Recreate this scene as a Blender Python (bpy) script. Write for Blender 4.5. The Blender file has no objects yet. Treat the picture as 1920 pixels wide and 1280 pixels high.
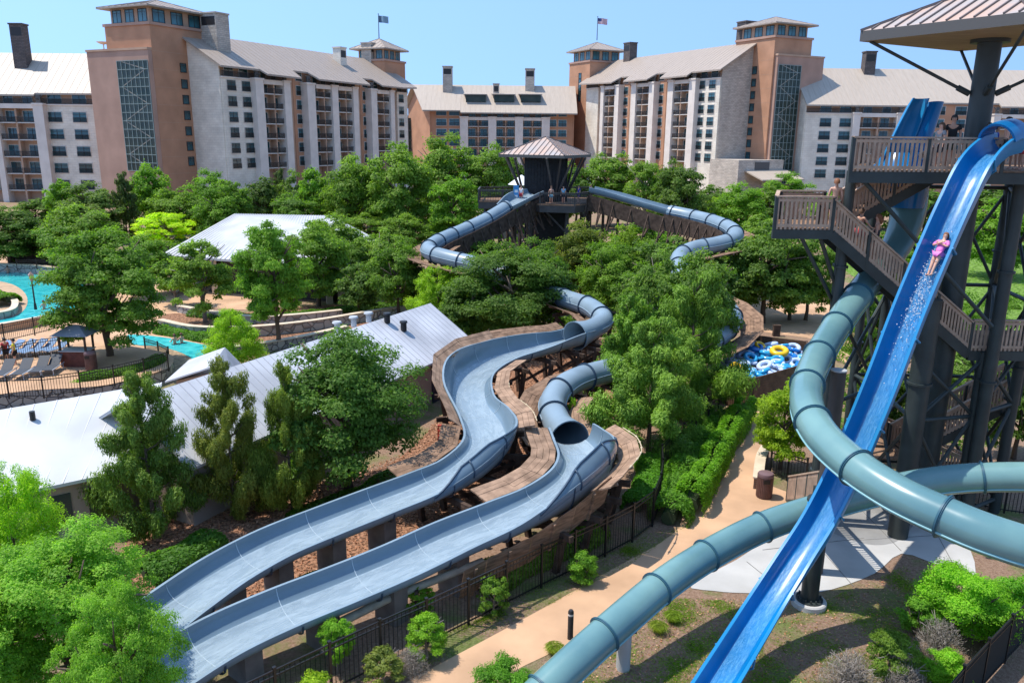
import bpy, bmesh, math, random
import numpy as np
from mathutils import Vector, Matrix

rnd = random.Random(7)
S = bpy.context.scene
COL = S.collection

# ------------------------------------------------------------------ camera, sky, sun, exposure
H = 14.5
F = 1500.0                       # focal length in photo pixels (1920 wide)
PITCH = math.radians(14.5); ROLL = math.radians(0.6)
cam = bpy.data.objects.new('camera', bpy.data.cameras.new('camera')); COL.objects.link(cam)
cam.data.sensor_width = 36; cam.data.lens = F / 1920 * 36
cam.data.clip_start = 0.1; cam.data.clip_end = 6000
CM = Matrix.Rotation(math.radians(90) - PITCH, 3, 'X') @ Matrix.Rotation(ROLL, 3, 'Z')
cam.matrix_world = Matrix.Translation((0, 0, H)) @ CM.to_4x4()
S.camera = cam
S.render.resolution_x = 1024; S.render.resolution_y = 682

SUN_DIR = Vector((-0.42, 0.06, 0.90)).normalized()       # towards the sun
w = bpy.data.worlds.new('World'); S.world = w; w.use_nodes = True
nt = w.node_tree; nt.nodes.clear()
sky = nt.nodes.new('ShaderNodeTexSky'); sky.sky_type = 'NISHITA'; sky.sun_disc = False
sky.sun_elevation = math.asin(SUN_DIR.z); sky.sun_rotation = math.atan2(SUN_DIR.x, SUN_DIR.y)
sky.air_density = 1.1; sky.dust_density = 0.2; sky.ozone_density = 3.0; sky.altitude = 300
bg = nt.nodes.new('ShaderNodeBackground'); bg.inputs[1].default_value = 0.14
wo = nt.nodes.new('ShaderNodeOutputWorld')
tcw = nt.nodes.new('ShaderNodeTexCoord'); va = nt.nodes.new('ShaderNodeVectorMath'); va.operation = 'ADD'; va.inputs[1].default_value = (0, 0, .5)
vn = nt.nodes.new('ShaderNodeVectorMath'); vn.operation = 'NORMALIZE'; hs = nt.nodes.new('ShaderNodeHueSaturation'); hs.inputs['Saturation'].default_value = 1.0; hs.inputs['Hue'].default_value = .495
nt.links.new(tcw.outputs['Generated'], va.inputs[0]); nt.links.new(va.outputs[0], vn.inputs[0]); nt.links.new(vn.outputs[0], sky.inputs[0])
nt.links.new(sky.outputs[0], hs.inputs['Color']); nt.links.new(hs.outputs[0], bg.inputs[0]); nt.links.new(bg.outputs[0], wo.inputs[0])
sl = bpy.data.lights.new('sun', 'SUN'); sl.energy = 2.4; sl.angle = math.radians(0.5); sl.color = (1, 0.955, 0.88)
so = bpy.data.objects.new('sun', sl); COL.objects.link(so)
so.rotation_euler = SUN_DIR.to_track_quat('Z', 'Y').to_euler(); so.location = (0, 0, 80)
S.view_settings.view_transform = 'Standard'; S.view_settings.look = 'None'
S.view_settings.exposure = 1.2; S.view_settings.gamma = 1.0

# ------------------------------------------------------------------ measuring helpers (pixels of the photo -> places)
CAMP = Vector((0, 0, H))
def ray(px, py):
    return CM @ Vector(((px - 960) / F, -(py - 640) / F, -1.0))
def G(px, py, z=0.0):                      # where the sight line meets the level z
    d = ray(px, py); t = (z - H) / d.z
    return CAMP + d * t
def D(px, py, Y):                          # ... meets the distance Y
    d = ray(px, py); return CAMP + d * (Y / d.y)
def C(px, py, zc):                         # ... at camera depth zc
    return CAMP + ray(px, py) * zc
def V(px, py, A, B):                       # ... meets the upright plane through A and B
    d = ray(px, py); n = Vector((-(B[1] - A[1]), B[0] - A[0], 0))
    t = (n.x * A[0] + n.y * A[1]) / (n.x * d.x + n.y * d.y)
    return CAMP + d * t

# ------------------------------------------------------------------ materials
MATS = {}
def mat(name, col, rough=0.6, var=0.0, scale=4.0, bump=0.0, metal=0.0, spec=0.5, col2=None, stretch=None, detail=6, objtint=False, coat=0.0, bscale=None, trans=0.0, alpha=1.0, ior=1.45):
    if name in MATS: return MATS[name]
    m = bpy.data.materials.new(name); m.use_nodes = True; n = m.node_tree; b = n.nodes['Principled BSDF']
    L = n.links.new
    b.inputs['Roughness'].default_value = rough; b.inputs['Metallic'].default_value = metal
    b.inputs['Specular IOR Level'].default_value = spec; b.inputs['Coat Weight'].default_value = coat
    b.inputs['Transmission Weight'].default_value = trans; b.inputs['Alpha'].default_value = alpha
    b.inputs['IOR'].default_value = ior
    b.inputs['Base Color'].default_value = (*col, 1)
    if var > 0 or bump > 0 or col2:
        tc = n.nodes.new('ShaderNodeTexCoord'); mp = n.nodes.new('ShaderNodeMapping'); L(tc.outputs['Object'], mp.inputs[0])
        if stretch: mp.inputs['Scale'].default_value = stretch
        nz = n.nodes.new('ShaderNodeTexNoise'); nz.inputs['Scale'].default_value = scale; nz.inputs['Detail'].default_value = detail
        L(mp.outputs[0], nz.inputs[0])
        if var > 0 or col2:
            c2 = col2 or tuple(c * (1 - var) for c in col)
            rp = n.nodes.new('ShaderNodeValToRGB')
            rp.color_ramp.elements[0].position = 0.35; rp.color_ramp.elements[1].position = 0.65
            rp.color_ramp.elements[0].color = (*c2, 1); rp.color_ramp.elements[1].color = (*[min(1, c * (1 + var * .4)) for c in col], 1)
            L(nz.outputs[0], rp.inputs[0]); src = rp.outputs[0]
            if objtint:
                oi = n.nodes.new('ShaderNodeObjectInfo'); mx = n.nodes.new('ShaderNodeMix'); mx.data_type = 'RGBA'; mx.blend_type = 'MULTIPLY'
                mx.inputs[0].default_value = 1; L(src, mx.inputs[6]); L(oi.outputs['Color'], mx.inputs[7]); src = mx.outputs[2]
            L(src, b.inputs['Base Color'])
        if bump > 0:
            nb = n.nodes.new('ShaderNodeTexNoise'); nb.inputs['Scale'].default_value = bscale or scale * 3; nb.inputs['Detail'].default_value = 8
            L(mp.outputs[0], nb.inputs[0])
            bp = n.nodes.new('ShaderNodeBump'); bp.inputs['Strength'].default_value = bump; bp.inputs['Distance'].default_value = 0.05
            L(nb.outputs[0], bp.inputs['Height']); L(bp.outputs[0], b.inputs['Normal'])
    MATS[name] = m; return m

def brick_mat(name, c1, c2, cm, scale=1.0, bw=0.6, rh=0.3, mortar=0.02, vec='xz', rough=0.85, bump=0.5):
    m = bpy.data.materials.new(name); m.use_nodes = True; n = m.node_tree; b = n.nodes['Principled BSDF']; L = n.links.new
    b.inputs['Roughness'].default_value = rough; b.inputs['Specular IOR Level'].default_value = 0.2
    tc = n.nodes.new('ShaderNodeTexCoord'); sp = n.nodes.new('ShaderNodeSeparateXYZ'); L(tc.outputs['Object'], sp.inputs[0])
    ad = n.nodes.new('ShaderNodeMath'); L(sp.outputs[0], ad.inputs[0]); L(sp.outputs[1], ad.inputs[1])
    cb = n.nodes.new('ShaderNodeCombineXYZ'); L(ad.outputs[0], cb.inputs[0]); L(sp.outputs[2], cb.inputs[1])
    nz0 = n.nodes.new('ShaderNodeTexNoise'); nz0.inputs['Scale'].default_value = 1.2; L(cb.outputs[0], nz0.inputs[0])
    mx0 = n.nodes.new('ShaderNodeMix'); mx0.data_type = 'RGBA'; mx0.inputs[0].default_value = 0.12
    L(cb.outputs[0], mx0.inputs[6]); L(nz0.outputs[1], mx0.inputs[7])
    bt = n.nodes.new('ShaderNodeTexBrick'); bt.inputs['Scale'].default_value = scale; bt.inputs['Brick Width'].default_value = bw
    bt.inputs['Row Height'].default_value = rh; bt.inputs['Mortar Size'].default_value = mortar; bt.inputs['Bias'].default_value = 0.0
    bt.inputs['Color1'].default_value = (*c1, 1); bt.inputs['Color2'].default_value = (*c2, 1); bt.inputs['Mortar'].default_value = (*cm, 1)
    L(mx0.outputs[2], bt.inputs[0])
    nz = n.nodes.new('ShaderNodeTexNoise'); nz.inputs['Scale'].default_value = 0.35; nz.inputs['Detail'].default_value = 8; L(tc.outputs['Object'], nz.inputs[0])
    rp = n.nodes.new('ShaderNodeValToRGB'); rp.color_ramp.elements[0].color = (0.88, 0.88, 0.88, 1); rp.color_ramp.elements[1].color = (1.1, 1.1, 1.1, 1)
    rp.color_ramp.elements[0].position = .35; rp.color_ramp.elements[1].position = .65
    L(nz.outputs[0], rp.inputs[0])
    mx = n.nodes.new('ShaderNodeMix'); mx.data_type = 'RGBA'; mx.blend_type = 'MULTIPLY'; mx.inputs[0].default_value = 1
    L(bt.outputs[0], mx.inputs[6]); L(rp.outputs[0], mx.inputs[7]); L(mx.outputs[2], b.inputs['Base Color'])
    bp = n.nodes.new('ShaderNodeBump'); bp.inputs['Strength'].default_value = bump; bp.inputs['Distance'].default_value = 0.04
    iv = n.nodes.new('ShaderNodeMath'); iv.operation = 'SUBTRACT'; iv.inputs[0].default_value = 1; L(bt.outputs[1], iv.inputs[1])
    L(iv.outputs[0], bp.inputs['Height']); L(bp.outputs[0], b.inputs['Normal'])
    MATS[name] = m; return m

def rubble_mat(name, c1, c2, cm, scale=2.2):                      # irregular stone walling
    m = bpy.data.materials.new(name); m.use_nodes = True; n = m.node_tree; b = n.nodes['Principled BSDF']; L = n.links.new
    b.inputs['Roughness'].default_value = 0.9; b.inputs['Specular IOR Level'].default_value = 0.2
    tc = n.nodes.new('ShaderNodeTexCoord')
    vo = n.nodes.new('ShaderNodeTexVoronoi'); vo.inputs['Scale'].default_value = scale; L(tc.outputs['Object'], vo.inputs[0])
    ve = n.nodes.new('ShaderNodeTexVoronoi'); ve.feature = 'DISTANCE_TO_EDGE'; ve.inputs['Scale'].default_value = scale; L(tc.outputs['Object'], ve.inputs[0])
    sp = n.nodes.new('ShaderNodeSeparateXYZ'); L(vo.outputs['Color'], sp.inputs[0])
    mx = n.nodes.new('ShaderNodeMix'); mx.data_type = 'RGBA'; mx.inputs[6].default_value = (*c1, 1); mx.inputs[7].default_value = (*c2, 1); L(sp.outputs[0], mx.inputs[0])
    rp = n.nodes.new('ShaderNodeValToRGB'); rp.color_ramp.elements[0].position = 0.02; rp.color_ramp.elements[1].position = 0.07
    L(ve.outputs[0], rp.inputs[0])
    m2 = n.nodes.new('ShaderNodeMix'); m2.data_type = 'RGBA'; L(rp.outputs[0], m2.inputs[0]); m2.inputs[6].default_value = (*cm, 1); L(mx.outputs[2], m2.inputs[7])
    L(m2.outputs[2], b.inputs['Base Color'])
    bp = n.nodes.new('ShaderNodeBump'); bp.inputs['Strength'].default_value = 0.8; bp.inputs['Distance'].default_value = 0.06
    L(rp.outputs[0], bp.inputs['Height']); L(bp.outputs[0], b.inputs['Normal'])
    MATS[name] = m; return m

STUCCO = mat('stucco_orange', (0.50, 0.265, 0.16), 0.9, 0.16, 0.25, 0.2, spec=0.15, bscale=6)
STUCCO2 = mat('stucco_pink', (0.45, 0.28, 0.21), 0.9, 0.14, 0.25, 0.2, spec=0.15, bscale=6)
STUCCO3 = mat('stucco_tan', (0.50, 0.33, 0.23), 0.9, 0.14, 0.25, 0.2, spec=0.15, bscale=6)
STONE = brick_mat('limestone', (0.80, 0.72, 0.60), (0.73, 0.645, 0.53), (0.64, 0.575, 0.48), 1.0, 0.9, 0.42, 0.02)
STONEG = brick_mat('grey_stone', (0.58, 0.50, 0.41), (0.44, 0.375, 0.31), (0.34, 0.30, 0.26), 1.0, 0.8, 0.32, 0.03)
SLATE = brick_mat('slate', (0.17, 0.14, 0.125), (0.12, 0.10, 0.09), (0.08, 0.07, 0.07), 1.0, 0.7, 0.25, 0.03)
PRECAST = mat('precast', (0.75, 0.66, 0.575), 0.8, 0.1, 0.5, spec=0.2)
TRIM = mat('pale_trim', (0.58, 0.53, 0.47), 0.7, 0.08, 2)
HROOF = mat('hotel_roof', (0.37, 0.295, 0.235), 0.5, 0.10, 0.6, spec=0.4, stretch=(6, .3, 1))
HROOF2 = mat('hotel_roof_pale', (0.45, 0.37, 0.295), 0.5, 0.08, 0.6, spec=0.4, stretch=(6, .3, 1))
DARKMETAL = mat('dark_metal', (0.028, 0.026, 0.026), 0.45, 0.2, 6)
FASCIA = mat('dark_fascia', (0.09, 0.085, 0.08), 0.6)
GLASS = mat('window_glass', (0.02, 0.085, 0.10), 0.08, 0.5, 0.22, spec=0.9, detail=2)
GLASS2 = mat('curtained_glass', (0.05, 0.17, 0.20), 0.12, 0.6, 0.35, spec=0.8, detail=2)
GLASSD = mat('dark_glazing', (0.02, 0.035, 0.03), 0.15, 0.7, 0.4, spec=0.25, detail=5, col2=(.06, .075, .06))
BLACK = mat('black_metal', (0.012, 0.011, 0.011), 0.4)

# ------------------------------------------------------------------ mesh builder
class MB:
    def __init__(s): s.v = []; s.f = []; s.m = []
    def add(s, vs, fs, mi=0):
        o = len(s.v); s.v += [tuple(v) for v in vs]
        for f in fs: s.f.append([i + o for i in f]); s.m.append(mi)
        return s
    def box(s, x0, x1, y0, y1, z0, z1, mi=0):
        return s.add([(x0, y0, z0), (x1, y0, z0), (x1, y1, z0), (x0, y1, z0), (x0, y0, z1), (x1, y0, z1), (x1, y1, z1), (x0, y1, z1)],
              [(0, 3, 2, 1), (4, 5, 6, 7), (0, 1, 5, 4), (1, 2, 6, 5), (2, 3, 7, 6), (3, 0, 4, 7)], mi)
    def cbox(s, c, sx, sy, sz, rz=0, mi=0):
        M = Matrix.Rotation(rz, 3, 'Z'); c = Vector(c); vs = []
        for z in (-.5, .5):
            for x, y in ((-.5, -.5), (.5, -.5), (.5, .5), (-.5, .5)): vs.append(c + M @ Vector((x * sx, y * sy, z * sz)))
        return s.add(vs, [(0, 3, 2, 1), (4, 5, 6, 7), (0, 1, 5, 4), (1, 2, 6, 5), (2, 3, 7, 6), (3, 0, 4, 7)], mi)
    def beam(s, a, b, w=.1, h=.1, mi=0):
        a = Vector(a); b = Vector(b); T = (b - a).normalized()
        R = T.cross(Vector((0, 0, 1)))
        if R.length < 1e-3: R = Vector((1, 0, 0))
        R.normalize(); U = R.cross(T); vs = []
        for p in (a, b):
            for x, z in ((-.5, -.5), (.5, -.5), (.5, .5), (-.5, .5)): vs.append(p + R * x * w + U * z * h)
        return s.add(vs, [(0, 1, 2, 3), (7, 6, 5, 4), (0, 4, 5, 1), (1, 5, 6, 2), (2, 6, 7, 3), (3, 7, 4, 0)], mi)
    def cyl(s, a, b, r0, r1=None, n=12, mi=0, cap=True):
        r1 = r0 if r1 is None else r1; a = Vector(a); b = Vector(b); T = (b - a).normalized()
        R = T.cross(Vector((0, 0, 1)))
        if R.length < 1e-3: R = Vector((1, 0, 0))
        R.normalize(); U = R.cross(T); vs = []
        for p, r in ((a, r0), (b, r1)):
            for i in range(n):
                t = 2 * math.pi * i / n; vs.append(p + R * math.cos(t) * r + U * math.sin(t) * r)
        fs = [(i, (i + 1) % n, n + (i + 1) % n, n + i) for i in range(n)]
        if cap: fs += [tuple(range(n))[::-1], tuple(range(n, 2 * n))]
        return s.add(vs, fs, mi)
    def tube(s, pts, r, n=8, mi=0, cap=True):
        pts = [Vector(p) for p in pts]; rs = r if isinstance(r, (list, tuple)) else [r] * len(pts)
        vs = []; R0 = None
        for i, p in enumerate(pts):
            T = (pts[min(i + 1, len(pts) - 1)] - pts[max(i - 1, 0)]).normalized()
            if R0 is None:
                R = T.cross(Vector((0, 0, 1)))
                if R.length < 1e-2: R = Vector((1, 0, 0))
            else: R = R0 - T * R0.dot(T)
            R.normalize(); R0 = R; U = R.cross(T)
            for k in range(n):
                t = 2 * math.pi * k / n; vs.append(p + R * math.cos(t) * rs[i] + U * math.sin(t) * rs[i])
        fs = [(i * n + k, i * n + (k + 1) % n, (i + 1) * n + (k + 1) % n, (i + 1) * n + k) for i in range(len(pts) - 1) for k in range(n)]
        if cap: fs += [tuple(range(n))[::-1], tuple(range((len(pts) - 1) * n, len(pts) * n))]
        return s.add(vs, fs, mi)
    def prism(s, poly, z0, z1, mi=0):                   # poly: xy list
        n = len(poly); vs = [(p[0], p[1], z0) for p in poly] + [(p[0], p[1], z1) for p in poly]
        return s.add(vs, [tuple(range(n))[::-1], tuple(range(n, 2 * n))] + [(i, (i + 1) % n, n + (i + 1) % n, n + i) for i in range(n)], mi)
    def slab(s, pts, off, mi=0):                        # any flat polygon pushed along off
        n = len(pts); off = Vector(off); vs = [Vector(p) for p in pts] + [Vector(p) + off for p in pts]
        return s.add(vs, [tuple(range(n))[::-1], tuple(range(n, 2 * n))] + [(i, (i + 1) % n, n + (i + 1) % n, n + i) for i in range(n)], mi)
    def lathe(s, prof, n=20, c=(0, 0, 0), mi=0):
        vs = []; c = Vector(c)
        for r, z in prof:
            for k in range(n):
                t = 2 * math.pi * k / n; vs.append(c + Vector((r * math.cos(t), r * math.sin(t), z)))
        fs = [(i * n + k, i * n + (k + 1) % n, (i + 1) * n + (k + 1) % n, (i + 1) * n + k) for i in range(len(prof) - 1) for k in range(n)]
        return s.add(vs, fs, mi)
    def mesh(s, name, mats, smooth=False, fix=True):
        me = bpy.data.meshes.new(name); me.from_pydata(s.v, [], s.f)
        for m in (mats if isinstance(mats, (list, tuple)) else [mats]): me.materials.append(m)
        me.polygons.foreach_set('material_index', s.m)
        if fix:
            bm = bmesh.new(); bm.from_mesh(me); bmesh.ops.recalc_face_normals(bm, faces=bm.faces); bm.to_mesh(me); bm.free()
        if smooth:
            me.polygons.foreach_set('use_smooth', [True] * len(me.polygons))
            if smooth != 'all':
                try: me.set_sharp_from_angle(angle=math.radians(40))
                except Exception: pass
        me.update(); return me
    def build(s, name, mats, parent=None, smooth=False, fix=True, world=False):
        """world=True: vertices are world points, put the object under a parent that has only a location"""
        if world and parent:
            o = parent.location; s.v = [(a[0] - o.x, a[1] - o.y, a[2] - o.z) for a in s.v]
        return obj(name, s.mesh(name, mats, smooth, fix), parent)

def obj(name, me, parent=None, loc=None, rz=None, label=None):
    o = bpy.data.objects.new(name, me); COL.objects.link(o)
    if parent: o.parent = parent
    if loc is not None: o.location = loc
    if rz is not None: o.rotation_euler = (0, 0, rz)
    if label: o['label'] = label
    return o
def tag(o, label, cat, group=None):
    o['label'] = label; o['category'] = cat
    if group: o['group'] = group
    return o
def thing(name, label, cat, loc=(0, 0, 0), rz=0, group=None):
    o = obj(name, None, None, Vector(loc), rz); o.empty_display_size = .3
    return tag(o, label, cat, group)
def struct(name, mb, m, smooth=False):
    o = mb.build(name, m, None, smooth); o['kind'] = 'structure'; return o
def copy_tree(o, parent=None):
    c = o.copy(); COL.objects.link(c); c.parent = parent
    for ch in list(o.children): copy_tree(ch, c)
    return c

def cr(pts, n, closed=False):              # Catmull-Rom through tuples of any length
    P = [np.array(p, dtype=float) for p in pts]; out = []; N = len(P)
    rng = range(N) if closed else range(N - 1)
    for i in rng:
        p1 = P[i]; p2 = P[(i + 1) % N]
        p0 = P[i - 1] if (i > 0 or closed) else 2 * p1 - p2
        p3 = P[(i + 2) % N] if (i + 2 < N or closed) else 2 * p2 - p1
        for k in range(n):
            t = k / n
            out.append(0.5 * ((2 * p1) + (-p0 + p2) * t + (2 * p0 - 5 * p1 + 4 * p2 - p3) * t * t + (-p0 + 3 * p1 - 3 * p2 + p3) * t ** 3))
    if not closed: out.append(P[-1])
    return out
def gp(pxs, z=0.0, n=4):                   # closed ground outline measured in the photo, rounded
    w = [G(x, y, z) for x, y in pxs]; return [(p[0], p[1]) for p in cr([(a.x, a.y) for a in w], n, True)] if n > 1 else [(a.x, a.y) for a in w]

# ------------------------------------------------------------------ ground
def ground_mat():
    m = bpy.data.materials.new('park_ground'); m.use_nodes = True; n = m.node_tree; b = n.nodes['Principled BSDF']; L = n.links.new
    b.inputs['Roughness'].default_value = 0.95; b.inputs['Specular IOR Level'].default_value = 0.1
    tc = n.nodes.new('ShaderNodeTexCoord')
    def noise(sc, det=8, rough=.6):
        z = n.nodes.new('ShaderNodeTexNoise'); z.inputs['Scale'].default_value = sc; z.inputs['Detail'].default_value = det; z.inputs['Roughness'].default_value = rough
        L(tc.outputs['Object'], z.inputs[0]); return z.outputs[0]
    def ramp(src, stops):
        r = n.nodes.new('ShaderNodeValToRGB'); e = r.color_ramp.elements
        while len(e) < len(stops): e.new(.5)
        for k, (p, c) in enumerate(stops): e[k].position = p; e[k].color = (*c, 1)
        L(src, r.inputs[0]); return r.outputs[0]
    soil = ramp(noise(9, 12, .75), [(.3, (.13, .075, .05)), (.46, (.27, .17, .115)), (.6, (.36, .24, .17)), (.75, (.48, .36, .27))])
    grass = ramp(noise(14, 10, .8), [(.3, (.06, .09, .02)), (.5, (.13, .19, .045)), (.7, (.26, .31, .10))])
    mask = ramp(noise(.33, 9, .72), [(.5, (0, 0, 0)), (.62, (.8, .8, .8))])
    mx = n.nodes.new('ShaderNodeMix'); mx.data_type = 'RGBA'; L(mask, mx.inputs[0]); L(soil, mx.inputs[6]); L(grass, mx.inputs[7])
    L(mx.outputs[2], b.inputs['Base Color'])
    bp = n.nodes.new('ShaderNodeBump'); bp.inputs['Strength'].default_value = 0.9; bp.inputs['Distance'].default_value = 0.08
    L(noise(16, 12, .8), bp.inputs['Height']); L(bp.outputs[0], b.inputs['Normal'])
    return m
GROUND = ground_mat()
gb = MB(); gb.add([(-4000, -200, 0), (4000, -200, 0), (4000, 5000, 0), (-4000, 5000, 0)], [(0, 1, 2, 3)])
struct('ground', gb, GROUND)
PATH = mat('tan_path', (0.56, 0.345, 0.205), 0.85, 0.22, 0.45, 0.3, spec=0.2, bscale=60)
CONC = mat('pale_concrete', (0.47, 0.455, 0.43), 0.8, 0.16, 0.5, 0.15, spec=0.25, bscale=40)
CONCW = mat('wet_concrete', (0.30, 0.29, 0.275), 0.35, 0.25, 0.8, 0.1, bscale=40)
MULCH = mat('red_mulch', (0.36, 0.19, 0.115), 0.95, 0.6, 7, 0.9, spec=0.05, col2=(0.09, 0.05, 0.032), detail=12)
COPING = mat('coping', (0.62, 0.50, 0.36), 0.8, 0.15, 2, 0.2)
def sheet(name, outline, z, m, th=0.0):
    b = MB(); n = len(outline); b.add([(x, y, z) for x, y in outline], [tuple(range(n))])
    o = struct(name, b, m)
    if o.data.polygons[0].normal.z < 0: o.data.flip_normals()
    return o
# winding tan path with its plaza beyond the bushes
sheet('path', gp([(560, 1400), (750, 1285), (960, 1172), (1150, 1066), (1262, 1000), (1312, 930), (1345, 870), (1395, 795), (1400, 740), (1450, 735), (1440, 800), (1434, 860), (1440, 905),
                  (1500, 930), (1560, 955), (1470, 985), (1380, 1020), (1290, 1065), (1180, 1135), (1060, 1210), (960, 1260), (830, 1340), (700, 1420)]), 0.012, PATH)
sheet('plaza', gp([(1380, 560), (1480, 558), (1600, 575), (1660, 640), (1600, 690), (1540, 640), (1420, 620), (1370, 600)]), 0.012, PATH)
sheet('mulch_bed', gp([(250, 1150), (240, 1010), (420, 930), (620, 900), (760, 850), (900, 700), (980, 640), (1180, 640), (1230, 700), (1000, 960), (640, 1090), (380, 1190)]), 0.006, MULCH)
sheet('pavement', gp([(1292, 1096), (1380, 1050), (1480, 985), (1560, 950), (1640, 925), (1760, 930), (1800, 985), (1830, 1080), (1760, 1060), (1690, 1038), (1640, 1075), (1560, 1105), (1500, 1112), (1400, 1112), (1340, 1108)], n=3), 0.018, CONC)
sheet('wet_pavement', gp([(1560, 960), (1650, 945), (1720, 960), (1690, 1010), (1640, 1022), (1590, 1010), (1545, 990)], n=3), 0.024, CONCW)
jm = mat('joint_dark', (.16, .155, .145), .9)
jb_ = MB()
for (xa, ya), (xb, yb) in (((1400, 1052), (1470, 1108)), ((1500, 985), (1600, 1098)), ((1600, 940), (1690, 1032)), ((1430, 1030), (1620, 1008)), ((1610, 1012), (1800, 1000)), ((1720, 932), (1790, 1062))):
    a = G(xa, ya, .026); c = G(xb, yb, .026); jb_.beam(a, c, .025, .004)
struct('pavement_joints', jb_, jm)
# pale lawn far behind the tower and meadow behind
GRASS = mat('lawn', (0.17, 0.27, 0.055), 0.95, 0.5, 3, 0.8, spec=0.1, col2=(0.09, 0.15, 0.03), detail=12, bscale=25)
sheet('lawn', gp([(1560, 470), (1700, 440), (1900, 430), (2100, 460), (2100, 700), (1900, 760), (1750, 700), (1650, 560)]), 0.007, GRASS)

# ------------------------------------------------------------------ hotel
def px_on(A, u, px, yo=0.0):
    """distance along the facade line (start A, direction u) at which photo column px crosses it"""
    n = Vector((-u.y, u.x)); P = Vector((A.x, A.y)) + n * yo
    d = ray(px, 252); k = Vector((d.x, d.y))
    # P + s u = t k
    det = u.x * (-k.y) - u.y * (-k.x)
    return ((-P.x) * (-k.y) - (-P.y) * (-k.x)) / det

def win_mesh(name, w, h, gm, fm=TRIM, sill=True, mull=1):
    b = MB(); t = .12
    b.box(-w / 2 - t, w / 2 + t, -.09, 0.05, h / 2, h / 2 + t, 1); b.box(-w / 2 - t, w / 2 + t, -.12, 0.05, -h / 2 - t, -h / 2, 1)
    b.box(-w / 2 - t, -w / 2, -.09, .05, -h / 2, h / 2, 1); b.box(w / 2, w / 2 + t, -.09, .05, -h / 2, h / 2, 1)
    b.box(-w / 2, w / 2, -.03, .04, -h / 2, h / 2, 0)
    for k in range(mull):
        x = -w / 2 + w * (k + 1) / (mull + 1); b.box(x - .05, x + .05, -.07, -.03, -h / 2, h / 2, 2)
    b.box(-w / 2, w / 2, -.065, -.03, h * .28, h * .28 + .07, 2)
    return b.mesh(name, [gm, fm, DARKMETAL])
def rail_mesh(w, h=1.05, dep=.12):
    b = MB(); b.box(-w / 2, w / 2, -dep, -dep + .07, h - .08, h, 0); b.box(-w / 2, w / 2, -dep, -dep + .06, .08, .14, 0)
    n = max(2, int(w / .16))
    for k in range(n + 1):
        x = -w / 2 + w * k / n; b.box(x - .028, x + .028, -dep + .01, -dep + .05, 0, h - .08, 0)
    return b.mesh('balcony_rail', [DARKMETAL])
_rc = {}
def rail(root, x, y, z, w, h=1.05):
    k = (round(w, 1), h)
    if k not in _rc: _rc[k] = rail_mesh(k[0], h)
    return obj('balcony_rail', _rc[k], root, (x, y, z))
_wc = {}
def window(root, x, y, z, w, h, gm, fm=TRIM, mull=1, rz=None):
    k = (round(w, 1), round(h, 1), gm.name, fm.name, mull)
    if k not in _wc: _wc[k] = win_mesh('window', k[0], k[1], gm, fm, mull=mull)
    return obj('window', _wc[k], root, (x, y, z), rz)

def roof_slab(b, eave, ridge, th=.45, mi=0):
    """eave, ridge: equal-length rows of points"""
    n = len(eave); vs = [Vector(p) for p in eave] + [Vector(p) for p in ridge]
    vs += [v - Vector((0, 0, th)) for v in vs]; m = 2 * n
    fs = []
    for i in range(n - 1):
        fs.append((i, i + 1, n + i + 1, n + i)); fs.append((m + i + 1, m + i, m + n + i, m + n + i + 1)); fs.append((i + 1, i, m + i, m + i + 1)); fs.append((n + i, n + i + 1, m + n + i + 1, m + n + i))
    fs += [(0, n, m + n, m), (n - 1, m + n - 1, m + 2 * n - 1, 2 * n - 1)]
    b.add(vs, fs, mi)

def chimney(root, x, y, z0, z1, w, d, m, lab=None):
    b = MB(); b.box(x - w / 2, x + w / 2, y - d / 2, y + d / 2, z0, z1 - .3, 0); b.box(x - w / 2 - .15, x + w / 2 + .15, y - d / 2 - .15, y + d / 2 + .15, z1 - .3, z1, 0)
    b.box(x - w / 2 + .25, x + w / 2 - .25, y - d / 2 - .02, y - d / 2 + .1, z1 - 2.4, z1 - .8, 1)
    b.build('chimney', [m, DARKMETAL], root)

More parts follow.
